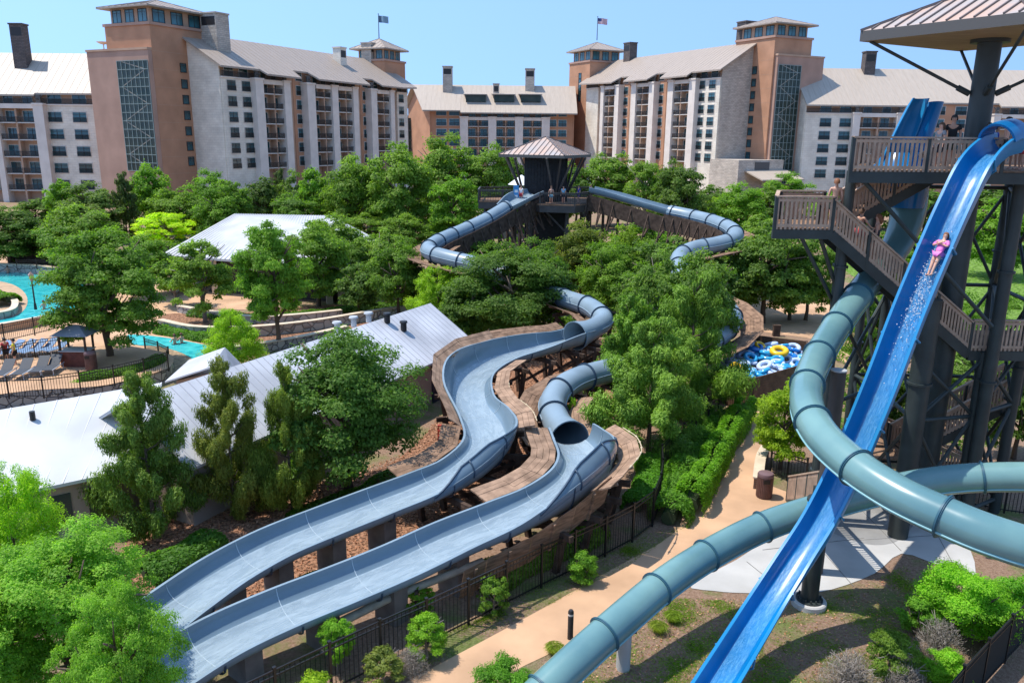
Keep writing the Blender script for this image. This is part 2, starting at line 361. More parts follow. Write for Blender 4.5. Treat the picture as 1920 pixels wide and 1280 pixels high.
def wing(label, A, ang, L, depth, zw, secs, roofpts, ridge_y, ridge_z, rowz, fh, nrow, bal, roofm=HROOF, back=None, base=None, gm=GLASS, chims=(), gable=STONE, wallm=STUCCO3, group=None, roofpieces=None):
    root = thing('hotel_wing', label, 'hotel wing', (A.x, A.y, 0), ang)
    b = MB(); b.box(0, L, 0, depth, 0, zw, 0); b.build('wall', wallm, root)
    # gable ends up to the ridge
    for x0, x1 in ((-.25, .0), (L, L + .25)):
        g = MB(); g.slab([(x0, -.3, 0), (x0, depth, 0), (x0, depth, zw), (x0, ridge_y, ridge_z - .6), (x0, -.3, zw)], (x1 - x0, 0, 0)); g.build('gable_wall', gable, root)
    rows = [rowz - fh * k for k in range(nrow)]
    for s in secs:
        k = s[0]
        if k == 'stone' or k == 'brown':
            x0, x1, ws = s[1:4]; wm = s[4] if len(s) > 4 else 1.7
            pr = .55 if k == 'stone' else .12
            b = MB(); b.box(x0, x1, -pr, 0, 0, bal - .25 if k == 'stone' else zw - .3, 0); b.build('stone_facing' if k == 'stone' else 'stucco_facing', STONE if k == 'stone' else STUCCO, root)
            for wx in ws:
                for z in rows:
                    window(root, wx, -pr, z, wm, 1.95, gm if rnd.random() < .6 else GLASS2)
                    rail(root, wx, -pr - .03, z - 1.0, wm, .95)
                if k == 'brown':
                    window(root, wx, -pr, rows[0] + fh, wm, 1.9, gm); rail(root, wx, -pr - .03, rows[0] + fh - 1, wm, .95)
                else:
                    window(root, wx, -.02, bal + 1.25, wm, 2.1, gm)
            if k == 'stone':
                b = MB(); b.box(x0 - .1, x1 + .1, -.75, -.0, bal - .25, bal, 0); b.build('ledge', PRECAST, root)
                rail(root, (x0 + x1) / 2, -.62, bal, x1 - x0)
        elif k == 'pillar':
            x, wd = s[1:3]; b = MB(); b.box(x - wd / 2, x + wd / 2, -2.0, 0, 0, bal - .2, 0); b.box(x - wd / 2 - .15, x + wd / 2 + .15, -2.15, 0, bal - .2, bal + .15, 0)
            b.box(x - wd * .22, x + wd * .22, -1.5, -1.1, bal + .15, zw - .8, 1); b.beam((x, -1.3, bal + .9), (x, -2.4, zw - 1.6), .18, .18, 1)
            b.beam((x, -1.3, bal + .9), (x - .9, -1.3, zw - .85), .16, .16, 1); b.beam((x, -1.3, bal + .9), (x + .9, -1.3, zw - .85), .16, .16, 1)
            b.build('pillar', [PRECAST, FASCIA], root)
        elif k == 'bay':
            x0, x1 = s[1:3]; xm = (x0 + x1) / 2; wdt = x1 - x0
            b = MB(); b.box(x0, x1, -1.7, 0, bal - .9, bal, 0); b.build('header', PRECAST, root)
            b = MB(); b.box(xm - .18, xm + .18, -1.45, 0, 0, bal - .9, 0); b.build('mullion_pier', STUCCO3, root)
            for r_, z in enumerate(rows):
                b = MB(); b.box(x0, xm - .18, -1.5, 0, z - 1.3, z - 1.08, 0); b.box(xm + .18, x1, -1.5, 0, z - 1.3, z - 1.08, 0); b.build('balcony_slab', TRIM, root)
                for c_ in (-1, 1):
                    xc = xm + c_ * wdt / 4
                    window(root, xc + rnd.choice((-.2, .2)), -.02, z + .05, min(2.0, wdt / 2 * .55), 2.15, gm if rnd.random() < .65 else GLASS2, mull=1)
                rail(root, xm, -1.36, z - 1.08, wdt - .1)
            for c_ in (-1, 1): window(root, xm + c_ * wdt / 4, -.02, bal + 1.2, min(1.9, wdt / 2 * .5), 2.0, gm)
            rail(root, xm, -1.5, bal, wdt)
    # roof: front slope with stepped eaves, back slope
    sl_ = (ridge_z - zw) / (ridge_y + .3)
    b = MB(); ev = []; rd = []
    for x, yo in roofpts: ev.append((x, -yo, zw + .35 - sl_ * (yo - .3))); rd.append((x, ridge_y, ridge_z))
    roof_slab(b, ev, rd, .35)
    bk = [(roofpts[0][0], depth + 1, zw + .2), (roofpts[-1][0], depth + 1, zw + .2)]
    roof_slab(b, [(roofpts[0][0], ridge_y, ridge_z), (roofpts[-1][0], ridge_y, ridge_z)], bk, .35)
    # standing seams
    nx = int((roofpts[-1][0] - roofpts[0][0]) / 1.5)
    for i in range(1, nx):
        x = roofpts[0][0] + 1.5 * i
        for (xa, ya), (xb, yb) in zip(roofpts, roofpts[1:]):
            if xa <= x < xb:
                yo = ya + (yb - ya) * (x - xa) / max(1e-6, xb - xa); break
        b.beam((x, -yo, zw + .33 - sl_ * (yo - .3)), (x, ridge_y, ridge_z - .02), .06, .1, 0)
    b.build('roof', roofm, root)
    for c in chims: chimney(root, *c)
    return root

def tower(label, A, ang, w, d, z1, zc, ze, zp, wallm, win=(), inset=.9, over=1.7, base_z=0, capw=(3, 3), cat='tower'):
    """A: nearest/left corner; local x to the right along the front, y into the block"""
    root = thing('hotel_tower', label, cat, (A.x, A.y, 0), ang)
    b = MB(); b.box(0, w, 0, d, base_z, z1, 0)
    for k in range(1, int((z1 - base_z) / 3.2)): b.box(-.02, w + .02, -.02, d + .02, base_z + k * 3.2, base_z + k * 3.2 + .05, 1)
    b.build('wall', [wallm, STUCCO3], root)
    b = MB(); b.box(-.25, w + .25, -.25, d + .25, z1, z1 + .5, 0); b.build('cornice', STUCCO2, root)
    i = inset; b = MB(); b.box(i, w - i, i, d - i, z1 + .5, ze, 0); b.build('lantern', STUCCO3, root)
    zm = (z1 + .5 + ze) / 2; hh = (ze - z1 - .5) * .8
    nf = capw[0]; ww = (w - 2 * i) / nf
    for k in range(nf): window(root, i + ww * (k + .5), i, zm, ww * .62, hh, GLASS2, DARKMETAL)
    nd = capw[1]; wd = (d - 2 * i) / nd
    for k in range(nd):
        window(root, w - i, i + wd * (k + .5), zm, wd * .62, hh, GLASS2, DARKMETAL, rz=math.pi / 2)
        window(root, i, i + wd * (k + .5), zm, wd * .62, hh, GLASS2, DARKMETAL, rz=-math.pi / 2)
    o = over; b = MB(); x0, x1, y0, y1 = i - o, w - i + o, i - o, d - i + o; cx, cy = (x0 + x1) / 2, (y0 + y1) / 2
    b.add([(x0, y0, ze), (x1, y0, ze), (x1, y1, ze), (x0, y1, ze), (x0, y0, ze + .3), (x1, y0, ze + .3), (x1, y1, ze + .3), (x0, y1, ze + .3), (cx, cy, zp)],
          [(0, 3, 2, 1), (0, 1, 5, 4), (1, 2, 6, 5), (2, 3, 7, 6), (3, 0, 4, 7), (4, 5, 8), (5, 6, 8), (6, 7, 8), (7, 4, 8)])
    for p, q in (((x0, y0), (x1, y0)), ((x1, y0), (x1, y1)), ((x1, y1), (x0, y1)), ((x0, y1), (x0, y0))):
        for k in range(1, 8):
            t = k / 8; e = Vector((p[0] + (q[0] - p[0]) * t, p[1] + (q[1] - p[1]) * t, ze + .33))
            s_ = 1 - abs(2 * t - 1); m = Vector(((p[0] + q[0]) / 2, (p[1] + q[1]) / 2, 0)); inn = Vector((cx, cy, 0)) - m; tgt = e + inn * s_ + Vector((0, 0, (zp - ze - .3) * s_))
            b.beam(e, tgt, .08, .08)
        b.beam((p[0], p[1], ze + .33), (cx, cy, zp + .05), .16, .1)
    b.build('roof', HROOF, root)
    for (face, x, z, ww_, hh_) in win:
        if face == 'f': window(root, x, 0, z, ww_, hh_, GLASS, DARKMETAL, mull=0)
        if face == 'r': window(root, w, x, z, ww_, hh_, GLASS, DARKMETAL, mull=0, rz=math.pi / 2)
        if face == 'l': window(root, 0, x, z, ww_, hh_, GLASS, DARKMETAL, mull=0, rz=-math.pi / 2)
    return root

def glass_stack(root, x0, x1, z0, z1, y=0, name='glazing'):
    b = MB(); b.box(x0, x1, y - .06, y + .2, z0, z1, 0); b.build(name, GLASSD, root)
    b = MB()
    n = max(3, int(round((x1 - x0) / 1.15)))
    for k in range(n + 1):
        x = x0 + (x1 - x0) * k / n; b.box(x - .05, x + .05, y - .16, y - .06, z0, z1)
    nz = int((z1 - z0) / 1.55)
    for k in range(nz + 1):
        z = z0 + (z1 - z0) * k / nz; b.box(x0, x1, y - .2, y - .1, z - .05, z + .05)
    b.build('glazing_bars', PALEBAR, root)
    b = MB()
    for k in range(0, nz, 2):
        za = z0 + (z1 - z0) * k / nz; zb = z0 + (z1 - z0) * min(nz, k + 2) / nz
        if (k // 2) % 2: b.beam((x0 + .8, y - .085, za), (x1 - .8, y - .085, zb), .03, .16)
        else: b.beam((x1 - .8, y - .085, za), (x0 + .8, y - .085, zb), .03, .16)
    b.build('stair_flight', STAIRC, root)
PALEBAR = mat('glazing_bar', (0.26, 0.32, 0.30), 0.5)
STAIRC = mat('stair_inside', (0.30, 0.27, 0.22), 0.7)

# --- left main wing (D)
uL = Vector((math.sin(math.radians(25.5)), math.cos(math.radians(25.5))))
aL = math.atan2(uL.y, uL.x)
AL = D(419, 252, 161)
fxL = lambda px, yo=0: px_on(AL, uL, px, yo)
hL = lambda px, py: V(px, py, (AL.x, AL.y), (AL.x + uL.x, AL.y + uL.y)).z
LL = fxL(762)
zwL = hL(421, 119); rowL = hL(440, 161); fhL = (hL(440, 161) - hL(447, 306)) / 5; balL = hL(425, 144)
secs = [('stone', 0, fxL(482), [fxL(440, -.5), fxL(467, -.5)], 2.3), ('pillar', fxL(493, -2), 2.3), ('bay', fxL(500, -1.5), fxL(538, -1.5)), ('pillar', fxL(544, -2), 2.0),
        ('brown', fxL(553), fxL(580), [fxL(564)], 1.9), ('pillar', fxL(588, -2), 2.6), ('bay', fxL(596, -1.5), fxL(627, -1.5)), ('pillar', fxL(632, -2), 2.2),
        ('bay', fxL(637, -1.5), fxL(666, -1.5)), ('pillar', fxL(670, -2), 2.0), ('brown', fxL(677), fxL(697), [fxL(686)], 2.0), ('pillar', fxL(704, -2), 2.4),
        ('bay', fxL(709, -1.5), fxL(734, -1.5)), ('pillar', fxL(738, -2), 1.8), ('stone', fxL(743), LL, [fxL(753, -.5)], 2.2)]
rp = [(-1.2, 1.8), (fxL(482), 1.8), (fxL(486), 3.2), (fxL(548), 3.4), (fxL(549), .9), (fxL(576), .9), (fxL(582), 3.2), (fxL(676), 3.4), (fxL(677), .9), (fxL(695), .9), (fxL(700), 3.2), (fxL(740), 3.2), (LL + 1.5, 2.6)]
wing('long eight storey hotel wing at left with pale stone pillars and stacked dark balconies', AL, aL, LL, 18, zwL, secs, rp, 9.5, zwL + 6.0, rowL, fhL, 6, balL,
     chims=[(fxL(640, 6), 5.5, zwL + 2, zwL + 7.2, 2.4, 2.2, STONE), (fxL(695, 10), 9, zwL + 4, zwL + 10.0, 4.5, 3, STONEG)])
# left tall tower C, stands before the gable end
tA = Vector((AL.x, AL.y)); nL = Vector((-uL.y, uL.x))
# find the corner: right face from the gable at local y=9.. towards the camera until column 300
def along(A0, u, px):
    d = ray(px, 252); k = Vector((d.x, d.y)); det = u.x * (-k.y) - u.y * (-k.x)
    return ((-A0.x) * (-k.y) - (-A0.y) * (-k.x)) / det
s_g = along(tA, nL, 366)                    # how deep on the gable the tower begins
P0 = tA + nL * s_g
s_c = along(P0, -uL, 300)
PC = P0 - uL * s_c                          # near corner
s_w = along(PC, nL, 218)
# tower local frame: front = face looking at camera-left (x axis runs from far-left corner to near corner)
CL = PC + nL * s_w
angT = math.atan2((-nL).y, (-nL).x)
def vz(P, px, py): return V(px, py, (P.x, P.y), (P.x + 1, P.y)).z
zl = vz(PC, 300, 46); tw = tower('tall left hotel tower of orange stucco with a pale hipped roof and ribbon windows', CL, angT, s_w, s_c + 6, zl, 0, vz(PC, 300, 12), vz(PC, 300, -14), STUCCO,
     win=[('r', s_c - 1.6, vz(P0, 352, y), 1.3, 1.5) for y in (129, 159, 188, 217, 246, 274, 302)])
chimney(tw, s_w + 2, s_c + 5.5, zl - 6, vz(P0, 380, 19), 4, 3.5, STONEG)
# left stair tower B
BW = along(CL - uL * 2, Vector((1, 0)), 178)
angB = math.atan2(-nL.y, -nL.x)
PB = PC - uL * .9; PB = PB + nL * .06; s_b = along(PB, nL, 180); CB = PB + nL * s_b
root = thing('stair_tower', 'pinkish stucco stair tower at left with a tall gridded glass front', 'stair tower', (CB.x, CB.y, 0), angB)
zb = vz(CB, 240, 95); b = MB(); b.box(0, s_b, 0, 9, 0, zb - .4, 0); b.box(-.15, s_b + .05, -.15, 9.1, zb - .4, zb, 1); b.build('wall', [STUCCO2, STUCCO3], root)
gx0 = s_b - along(PB, nL, 234); gx1 = s_b - .25
glass_stack(root, gx0, gx1, vz(PB, 300, 322), vz(PB, 300, 113))
b = MB(); b.cyl((1.2, 3, zb), (1.2, 3, zb + 1.2), .12); b.lathe([(0.05, 0), (.7, .15), (1.3, .5)], 16, (1.2, 3, zb + 1.2)); b.build('satellite_dish', PRECAST, root)
b = MB(); b.cyl((4, 3, zb), (4, 3, zb + 1.6), .1); b.box(3.7, 4.4, 2.8, 3.2, zb + 1.2, zb + 1.8); b.build('roof_mast', DARKMETAL, root)

# --- left low wing (A)
AA = D(-70, 252, 168); uA = Vector((1, 0)); fxA = lambda px, yo=0: px_on(AA, uA, px, yo)
hA = lambda px, py: V(px, py, (AA.x, AA.y), (AA.x + 1, AA.y)).z
LA = fxA(203)
zwA = hA(100, 171)
rpts = [(-1, 1.6), (fxA(81), 1.6), (fxA(82), 1.2), (LA + .3, 1.2)]
rootA = wing('low white stone hotel wing at the left edge with pale metal roof', AA, 0, LA, 16, zwA,
     [('bay', fxA(-60), fxA(-10)), ('pillar', fxA(-6, -2), 1.2), ('bay', fxA(-2, -1.5), fxA(70, -1.5)), ('pillar', fxA(77, -2), 2.0), ('stone', fxA(88), LA, [fxA(108, -.5), fxA(154, -.5)], 2.7)],
     rpts, 9, hA(60, 100) + .8, hA(130, 220), (hA(130, 220) - hA(130, 315)) / 3, 5, hA(130, 196), roofm=HROOF2, gm=GLASS,
     chims=[(fxA(72, 8), 6, zwA, hA(72, 50) + 1.2, 2.6, 2.2, SLATE)])

# --- left end tower E
uE = uL; PE0 = Vector((AL.x, AL.y)) + uL * (LL + .4)
sE = along(PE0, nL, 690); wE = 11.0
CE = PE0 + nL * 11.5 + uL * 0
EE = Vector((AL.x, AL.y)) + uL * (LL - 2) + nL * 1.0
cE0 = D(716, 252, 224); WE = 9.6; cE1 = Vector((cE0.x, cE0.y)) + nL * WE / 2 - uL * WE / 2
twE = tower('far left hotel tower behind the long wing with the pale flag on its roof', cE1, angT, WE, WE, vz(cE1, 740, 117), 0, vz(cE1, 740, 95), vz(cE0, 705, 73), STUCCO)

# --- right main wing (H)
th = math.radians(27)
NR = D(1347, 252, 200); uR = Vector((math.sin(th), -math.cos(th))); nR = Vector((-uR.y, uR.x))
sR = along(Vector((NR.x, NR.y)), -uR, 1100)
AR = Vector((NR.x, NR.y)) - uR * sR; aR = math.atan2(uR.y, uR.x)
fxR = lambda px, yo=0: px_on(AR, uR, px, yo)
hR = lambda px, py: V(px, py, (AR.x, AR.y), (AR.x + uR.x, AR.y + uR.y)).z
zwR = hR(1345, 127); rowR = hR(1330, 159); fhR = (hR(1330, 159) - hR(1323, 273)) / 5; balR = hR(1345, 146)
secs = [('stone', 0, fxR(1122), [], 2), ('pillar', fxR(1126, -2), 1.6), ('bay', fxR(1129, -1.5), fxR(1149, -1.5)), ('pillar', fxR(1153, -2), 2.0), ('brown', fxR(1160), fxR(1178), [fxR(1171)], 2.0),
        ('pillar', fxR(1184, -2), 2.2), ('bay', fxR(1188, -1.5), fxR(1213, -1.5)), ('pillar', fxR(1217, -2), 2.2), ('brown', fxR(1226), fxR(1246), [fxR(1236)], 2.0), ('pillar', fxR(1252, -2), 2.2),
        ('bay', fxR(1257, -1.5), fxR(1287, -1.5)), ('pillar', fxR(1292, -2), 2.4), ('stone', fxR(1302), sR, [fxR(1311, -.5), fxR(1330, -.5)], 2.3)]
rp = [(-1.5, 2.4), (fxR(1160), 3.2), (fxR(1166), .9), (fxR(1181), .9), (fxR(1182), 3.2), (fxR(1226), 3.2), (fxR(1232), .9), (fxR(1249), .9), (fxR(1250), 3.2), (fxR(1300), 3.2), (fxR(1301), 1.8), (sR + 1.2, 1.8)]
wing('long eight storey hotel wing at right with pale pillars and brown stucco recesses', AR, aR, sR, 19, zwR, secs, rp, 9.5, zwR + 6.2, rowR, fhR, 7, balR, gable=STONEG,
     chims=[(fxR(1180, 10), 9, zwR + 3, zwR + 10.5, 3.2, 2.6, SLATE), (sR - 6, 12, zwR + 3, zwR + 11.5, 3.2, 4, SLATE)])
# right tall tower I
NR2 = Vector((NR.x, NR.y)); s_g = along(NR2, nR, 1399); P0 = NR2 + nR * s_g; s_c = along(P0, uR, 1438); PC = P0 + uR * s_c; s_w = along(PC, nR, 1506)
# local frame: x to the right along nR, y away from camera (-uR)
zi = vz(PC, 1438, 70)
angI = math.atan2(nR.y, nR.x)
tower('tall right hotel tower of orange stucco with a hipped roof beside the grey stone gable', PC, angI, s_w, s_c + 6, zi, 0, vz(PC, 1440, 44), vz(PC, 1440, 22), STUCCO,
      win=[('l', s_c - 1.2, vz(P0, 1402, y), 1.3, 1.6) for y in (133, 156, 179, 202, 225, 247, 269, 292)])
# right stair tower J
PJ = PC + uR * .9 + nR * .5; s_j = along(PJ, nR, 1531)
root = thing('stair_tower', 'tan stucco stair tower at right with dark gridded glass beside the tall tower', 'stair tower', (PJ.x, PJ.y, 0), angI)
zb = vz(PJ, 1500, 101); b = MB(); b.box(0, s_j, 0, 9, 0, zb - .4, 0); b.box(-.15, s_j + .15, -.15, 9.1, zb - .4, zb, 1); b.build('wall', [STUCCO2, STUCCO3], root)
glass_stack(root, .4, along(PJ, nR, 1490), vz(PJ, 1440, 345), vz(PJ, 1440, 121))
b = MB(); b.cyl((s_j - 3, 3, zb), (s_j - 3, 3, zb + 1.4), .1); b.box(s_j - 4, s_j - 2.4, 2.9, 3.1, zb + 1, zb + 1.15); b.build('roof_mast', DARKMETAL, root)
# stone podium with canopy before the right wing
PQ = NR2 + uR * 10 - nR * 2
root = thing('entrance_canopy', 'low stone wing with a flat shed canopy under the right stone gable', 'building', (PQ.x, PQ.y, 0), angI)
ztop = vz(PQ, 1340, 300); b = MB(); b.box(0, 14, 0, 10, 0, ztop); b.build('wall', STONEG, root)
b = MB(); b.slab([(2, -6, ztop - 4.5), (15, -6, ztop - 4.5), (15, 0, ztop - 2.6), (2, 0, ztop - 2.6)], (0, 0, .3)); b.build('canopy_roof', HROOF2, root)
b = MB(); b.box(5, 9.5, -.1, .05, ztop - 2.3, ztop - .5); b.build('louvre', FASCIA, root)

# --- right low wing (K)
AK = D(1507, 252, 197); uK = Vector((1, 0)); fxK = lambda px, yo=0: px_on(AK, uK, px, yo)
hK = lambda px, py: V(px, py, (AK.x, AK.y), (AK.x + 1, AK.y)).z
zwK = hK(1560, 192); LK = fxK(2010)
wing('low white stone hotel wing at right behind the slide tower', AK, 0, LK, 16, zwK,
     [('stone', 0, fxK(1600), [fxK(1545, -.5), fxK(1582, -.5)], 2.6), ('pillar', fxK(1604, -2), 1.6), ('bay', fxK(1609, -1.5), fxK(1680, -1.5)), ('pillar', fxK(1686, -2), 1.8),
      ('brown', fxK(1700), fxK(1860), [fxK(1720), fxK(1755), fxK(1795), fxK(1842)], 2.6), ('pillar', fxK(1866, -2), 1.6), ('bay', fxK(1872, -1.5), fxK(1990, -1.5))],
     [(-.5, 1.6), (fxK(1705), 1.6), (fxK(1706), .6), (fxK(1862), .6), (fxK(1863), 1.6), (LK + 1, 1.6)], 11, hK(1650, 132) + 1.2, hK(1560, 230), (hK(1560, 230) - hK(1560, 302)) / 3, 5, hK(1560, 212), roofm=HROOF2,
     chims=[(fxK(1607, 12), 10, zwK + 2, hK(1607, 100) + 1.4, 2.6, 2.4, SLATE)])

# --- centre building (F)
AF = D(808, 252, 250); fxF = lambda px, yo=0: px_on(AF, uK, px, yo); hF = lambda px, py: V(px, py, (AF.x, AF.y), (AF.x + 1, AF.y)).z
LF = fxF(1074); zwF = hF(900, 201)
secs = [('brown', 0, fxF(866), [fxF(828), fxF(852)], 3.0), ('pillar', fxF(870, -2), 2.4), ('bay', fxF(874, -1.5), fxF(919, -1.5)), ('pillar', fxF(923, -2), 2.4), ('bay', fxF(927, -1.5), fxF(969, -1.5)),
        ('pillar', fxF(973, -2), 2.4), ('bay', fxF(977, -1.5), fxF(1019, -1.5)), ('pillar', fxF(1023, -2), 2.4), ('brown', fxF(1027), LF, [fxF(1035), fxF(1054)], 2.4)]
rf = wing('low brown stucco hotel block in the centre with three roof dormers', AF, 0, LF, 16, zwF, secs, [(-1.5, 2.2), (fxF(864), 2.2), (fxF(865), 3.0), (LF + 1.0, 3.0)], 9, hF(900, 160) + .5,
     hF(900, 230), (hF(900, 211) - hF(900, 249)) / 2, 4, hF(900, 220), roofm=HROOF2, gable=STUCCO, gm=GLASS2,
     chims=[(fxF(841, 8), 7, zwF + 2, hF(841, 131) + 1.5, 2.8, 3, STONEG), (fxF(992, 8), 8, zwF + 2, hF(992, 135) + 1.5, 2.8, 3, STONEG), (fxF(930, 4), 4, zwF + 2, hF(930, 160) + .7, 1.8, 1.6, STONEG)])
b = MB(); b.slab([(-.3, -.1, 0), (-8.8, 16, 0), (-8.8, 16, zwF), (-4.9, 8.8, hF(900, 160) + .1), (-.3, -.1, zwF)], (.3, .1, 0)); b.build('gable_wall', STUCCO, rf)
slf = (hF(900, 160) + .5 - zwF) / 9.3; b = MB(); zr_ = hF(900, 160) + .5
b.slab([(-2.2, -2.2, zwF + .35 - slf * 1.9), (-1.45, -2.2, zwF + .35 - slf * 1.9), (-1.45, 9, zr_), (-6.6, 9, zr_)], (0, 0, -.35)); b.slab([(-6.6, 9, zr_), (-1.45, 9, zr_), (-1.45, 17, zwF + .2), (-10.6, 17, zwF + .2)], (0, 0, -.35)); b.build('roof_end', HROOF2, rf)
for px in (893, 945, 994):
    x = fxF(px, 4); z = hF(px, 187) + .7; b = MB(); b.box(x - 3, x + 3, 1.2, 6, z - 1.3, z + .7, 1); b.slab([(x - 3.8, .5, z + .7), (x + 3.4, .5, z + .7), (x + 3.0, 7, z + 1.3), (x - 3.8, 7, z + 1.3)], (0, 0, .25), 0); b.build('dormer', [HROOF2, GLASSD], rf)
# glazed bridge at its left
bd = thing('glazed_bridge', 'open steel and glass link at the left end of the central block', 'link bridge', (AF.x - 12.5, AF.y + 14, 0))
b = MB(); b.box(0, 8, 0, 6, 0, hF(780, 220)); b.build('glazing', GLASSD, bd)
b = MB()
for k in range(5): b.box(-.2 + k * 2, k * 2, -.3, -.05, 0, hF(780, 215))
for k in range(1, 7): b.box(-.2, 8.2, -.35, -.1, k * 3.05, k * 3.05 + .3)
b.build('frame', FASCIA, bd)
# --- central right tower G
EG = AR + uR * 1.0
sGl = 8.0
PG0 = AR + nR * .8 + uR * 0
# near corner at column 1102
PGc = Vector((PG0.x, PG0.y)); s = along(PGc, Vector((1, 0)), 1102); PGc = PGc + Vector((s, 0)) ;
wG = along(PGc, nR, 1163); dG = 12
tG = tower('orange stucco hotel tower right of centre with the striped flag on top', PGc + uR * .0, angI, wG, dG, vz(PGc, 1102, 116), 0, vz(PGc, 1102, 94), vz(PGc, 1118, 74), STUCCO,
     win=[('l', 5.5, vz(PGc, 1080, y), 1.4, h_) for y, h_ in ((141, 1.6), (162, 5.0), (179, 3.0))])
def flag(P, px0, ytop, label, colours, kind):
    r = thing('flagpole', label, 'flag', (P.x, P.y, P.z)); b = MB(); ht = vz(P, px0, ytop) - P.z
    b.cyl((0, 0, -.3), (0, 0, ht), .13, .07, 8); b.lathe([(0, .2), (.16, .1), (.16, 0), (.05, -.1)], 8, (0, 0, ht)); b.build('pole', DARKMETAL, r)
    fl = MB(); n = 10; Wf = 3.0 if kind == 'us' else 2.6; Hf = 1.7
    def pt(i, z): 
        x = Wf * i / n; return (x, .22 * math.sin(i * .9), ht - .3 - z - .10 * x)
    if kind == 'us':
        for i in range(n):
            for k in range(13):
                z0 = Hf * k / 13; z1 = Hf * (k + 1) / 13; mi = 0 if k % 2 == 0 else 1
                if k < 7 and i < 4: mi = 2
                fl.add([pt(i, z0), pt(i + 1, z0), pt(i + 1, z1), pt(i, z1)], [(0, 1, 2, 3)], mi)
        for i in range(4):
            for k in range(4):
                x = .15 + i * .28; z = .12 + k * .22; y = .22 * math.sin(x / Wf * n * .9) - .03
                fl.add([(x, y, ht - .3 - z - .1 * x), (x + .08, y, ht - .3 - z - .1 * x), (x + .08, y, ht - .38 - z - .1 * x), (x, y, ht - .38 - z - .1 * x)], [(0, 1, 2, 3)], 1)
    else:
        for i in range(n):
            for k in range(2):
                z0 = Hf * k / 2; z1 = Hf * (k + 1) / 2; fl.add([pt(i, z0), pt(i + 1, z0), pt(i + 1, z1), pt(i, z1)], [(0, 1, 2, 3)], 0 if i > 2 else 1)
    fl.build('flag_cloth', colours, r)
FR = mat('flag_red', (0.45, 0.03, 0.05), 0.8); FW = mat('flag_white', (0.75, 0.75, 0.75), 0.8); FB = mat('flag_navy', (0.02, 0.03, 0.16), 0.8)
FG = mat('flag_grey_blue', (0.20, 0.32, 0.40), 0.8); FG2 = mat('flag_slate', (0.10, 0.16, 0.24), 0.8)
mw = tG.matrix_world
cG = Matrix.Translation(tG.location) @ Matrix.Rotation(angI, 4, 'Z') @ Vector((wG / 2, dG / 2, 0)); cG.z = vz(cG, 1118, 74)
flag(cG, 1118, 32, 'striped red and white flag with blue canton flying on the central right tower', [FR, FW, FB], 'us')
cE = Matrix.Translation(twE.location) @ Matrix.Rotation(angT, 4, 'Z') @ Vector((4.8, 4.8, 0)); cE.z = vz(cE, 705, 73)
flag(cE, 703, 27, 'pale grey blue flag flying on the far left hotel tower', [FG, FG2], 'plain')
#MARK_END_HOTEL

# ------------------------------------------------------------------ water slides
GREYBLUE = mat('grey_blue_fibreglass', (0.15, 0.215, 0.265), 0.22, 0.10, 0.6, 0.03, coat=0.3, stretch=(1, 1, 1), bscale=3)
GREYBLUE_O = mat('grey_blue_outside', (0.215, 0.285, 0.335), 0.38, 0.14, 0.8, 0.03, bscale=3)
FLANGE = mat('dark_flange', (0.03, 0.06, 0.10), 0.5)
TEAL = mat('teal_fibreglass', (0.165, 0.29, 0.27), 0.26, 0.22, 0.35, 0.02, coat=0.3, bscale=2, col2=(0.095, 0.20, 0.215), detail=7)
TEALF = mat('teal_flange', (0.035, 0.11, 0.15), 0.45)
BLUE = mat('bright_blue_fibreglass', (0.001, 0.155, 0.40), 0.24, 0.2, 0.6, 0.02, coat=0.12, bscale=2)
BLUE_O = mat('blue_rim', (0.012, 0.20, 0.42), 0.3, 0.1, 0.6)
WOOD = mat('weathered_boards', (0.27, 0.165, 0.105), 0.85, 0.45, 2.0, 0.5, spec=0.15, stretch=(1, 1, 5), bscale=20)
WOODL = mat('pale_weathered_boards', (0.35, 0.225, 0.15), 0.85, 0.4, 2.0, 0.5, spec=0.15, bscale=20)
WOODD = mat('dark_timber', (0.09, 0.06, 0.045), 0.85, 0.4, 3, 0.4, spec=0.15)
RAILW = mat('brown_railing', (0.45, 0.31, 0.22), 0.75, 0.2, 3, 0.2, spec=0.25)
STEEL = mat('dark_steel', (0.034, 0.044, 0.042), 0.5, 0.25, 1.5, 0.05)
STEELB = mat('brown_steel', (0.075, 0.062, 0.055), 0.55, 0.25, 1.5)
CABLE = mat('rope_light', (0.55, 0.43, 0.28), 0.8)
PIPE = mat('pvc_pipe', (0.42, 0.38, 0.30), 0.6, 0.2, 3)
GUNMETAL = mat('standing_seam_copper', (0.37, 0.33, 0.31), 0.5, 0.1, .8, col2=(0.50, 0.34, 0.26), detail=4)
SOFFIT = mat('soffit_boards', (0.30, 0.22, 0.13), 0.8, 0.3, 1.0, 0.2, stretch=(1, 12, 1))

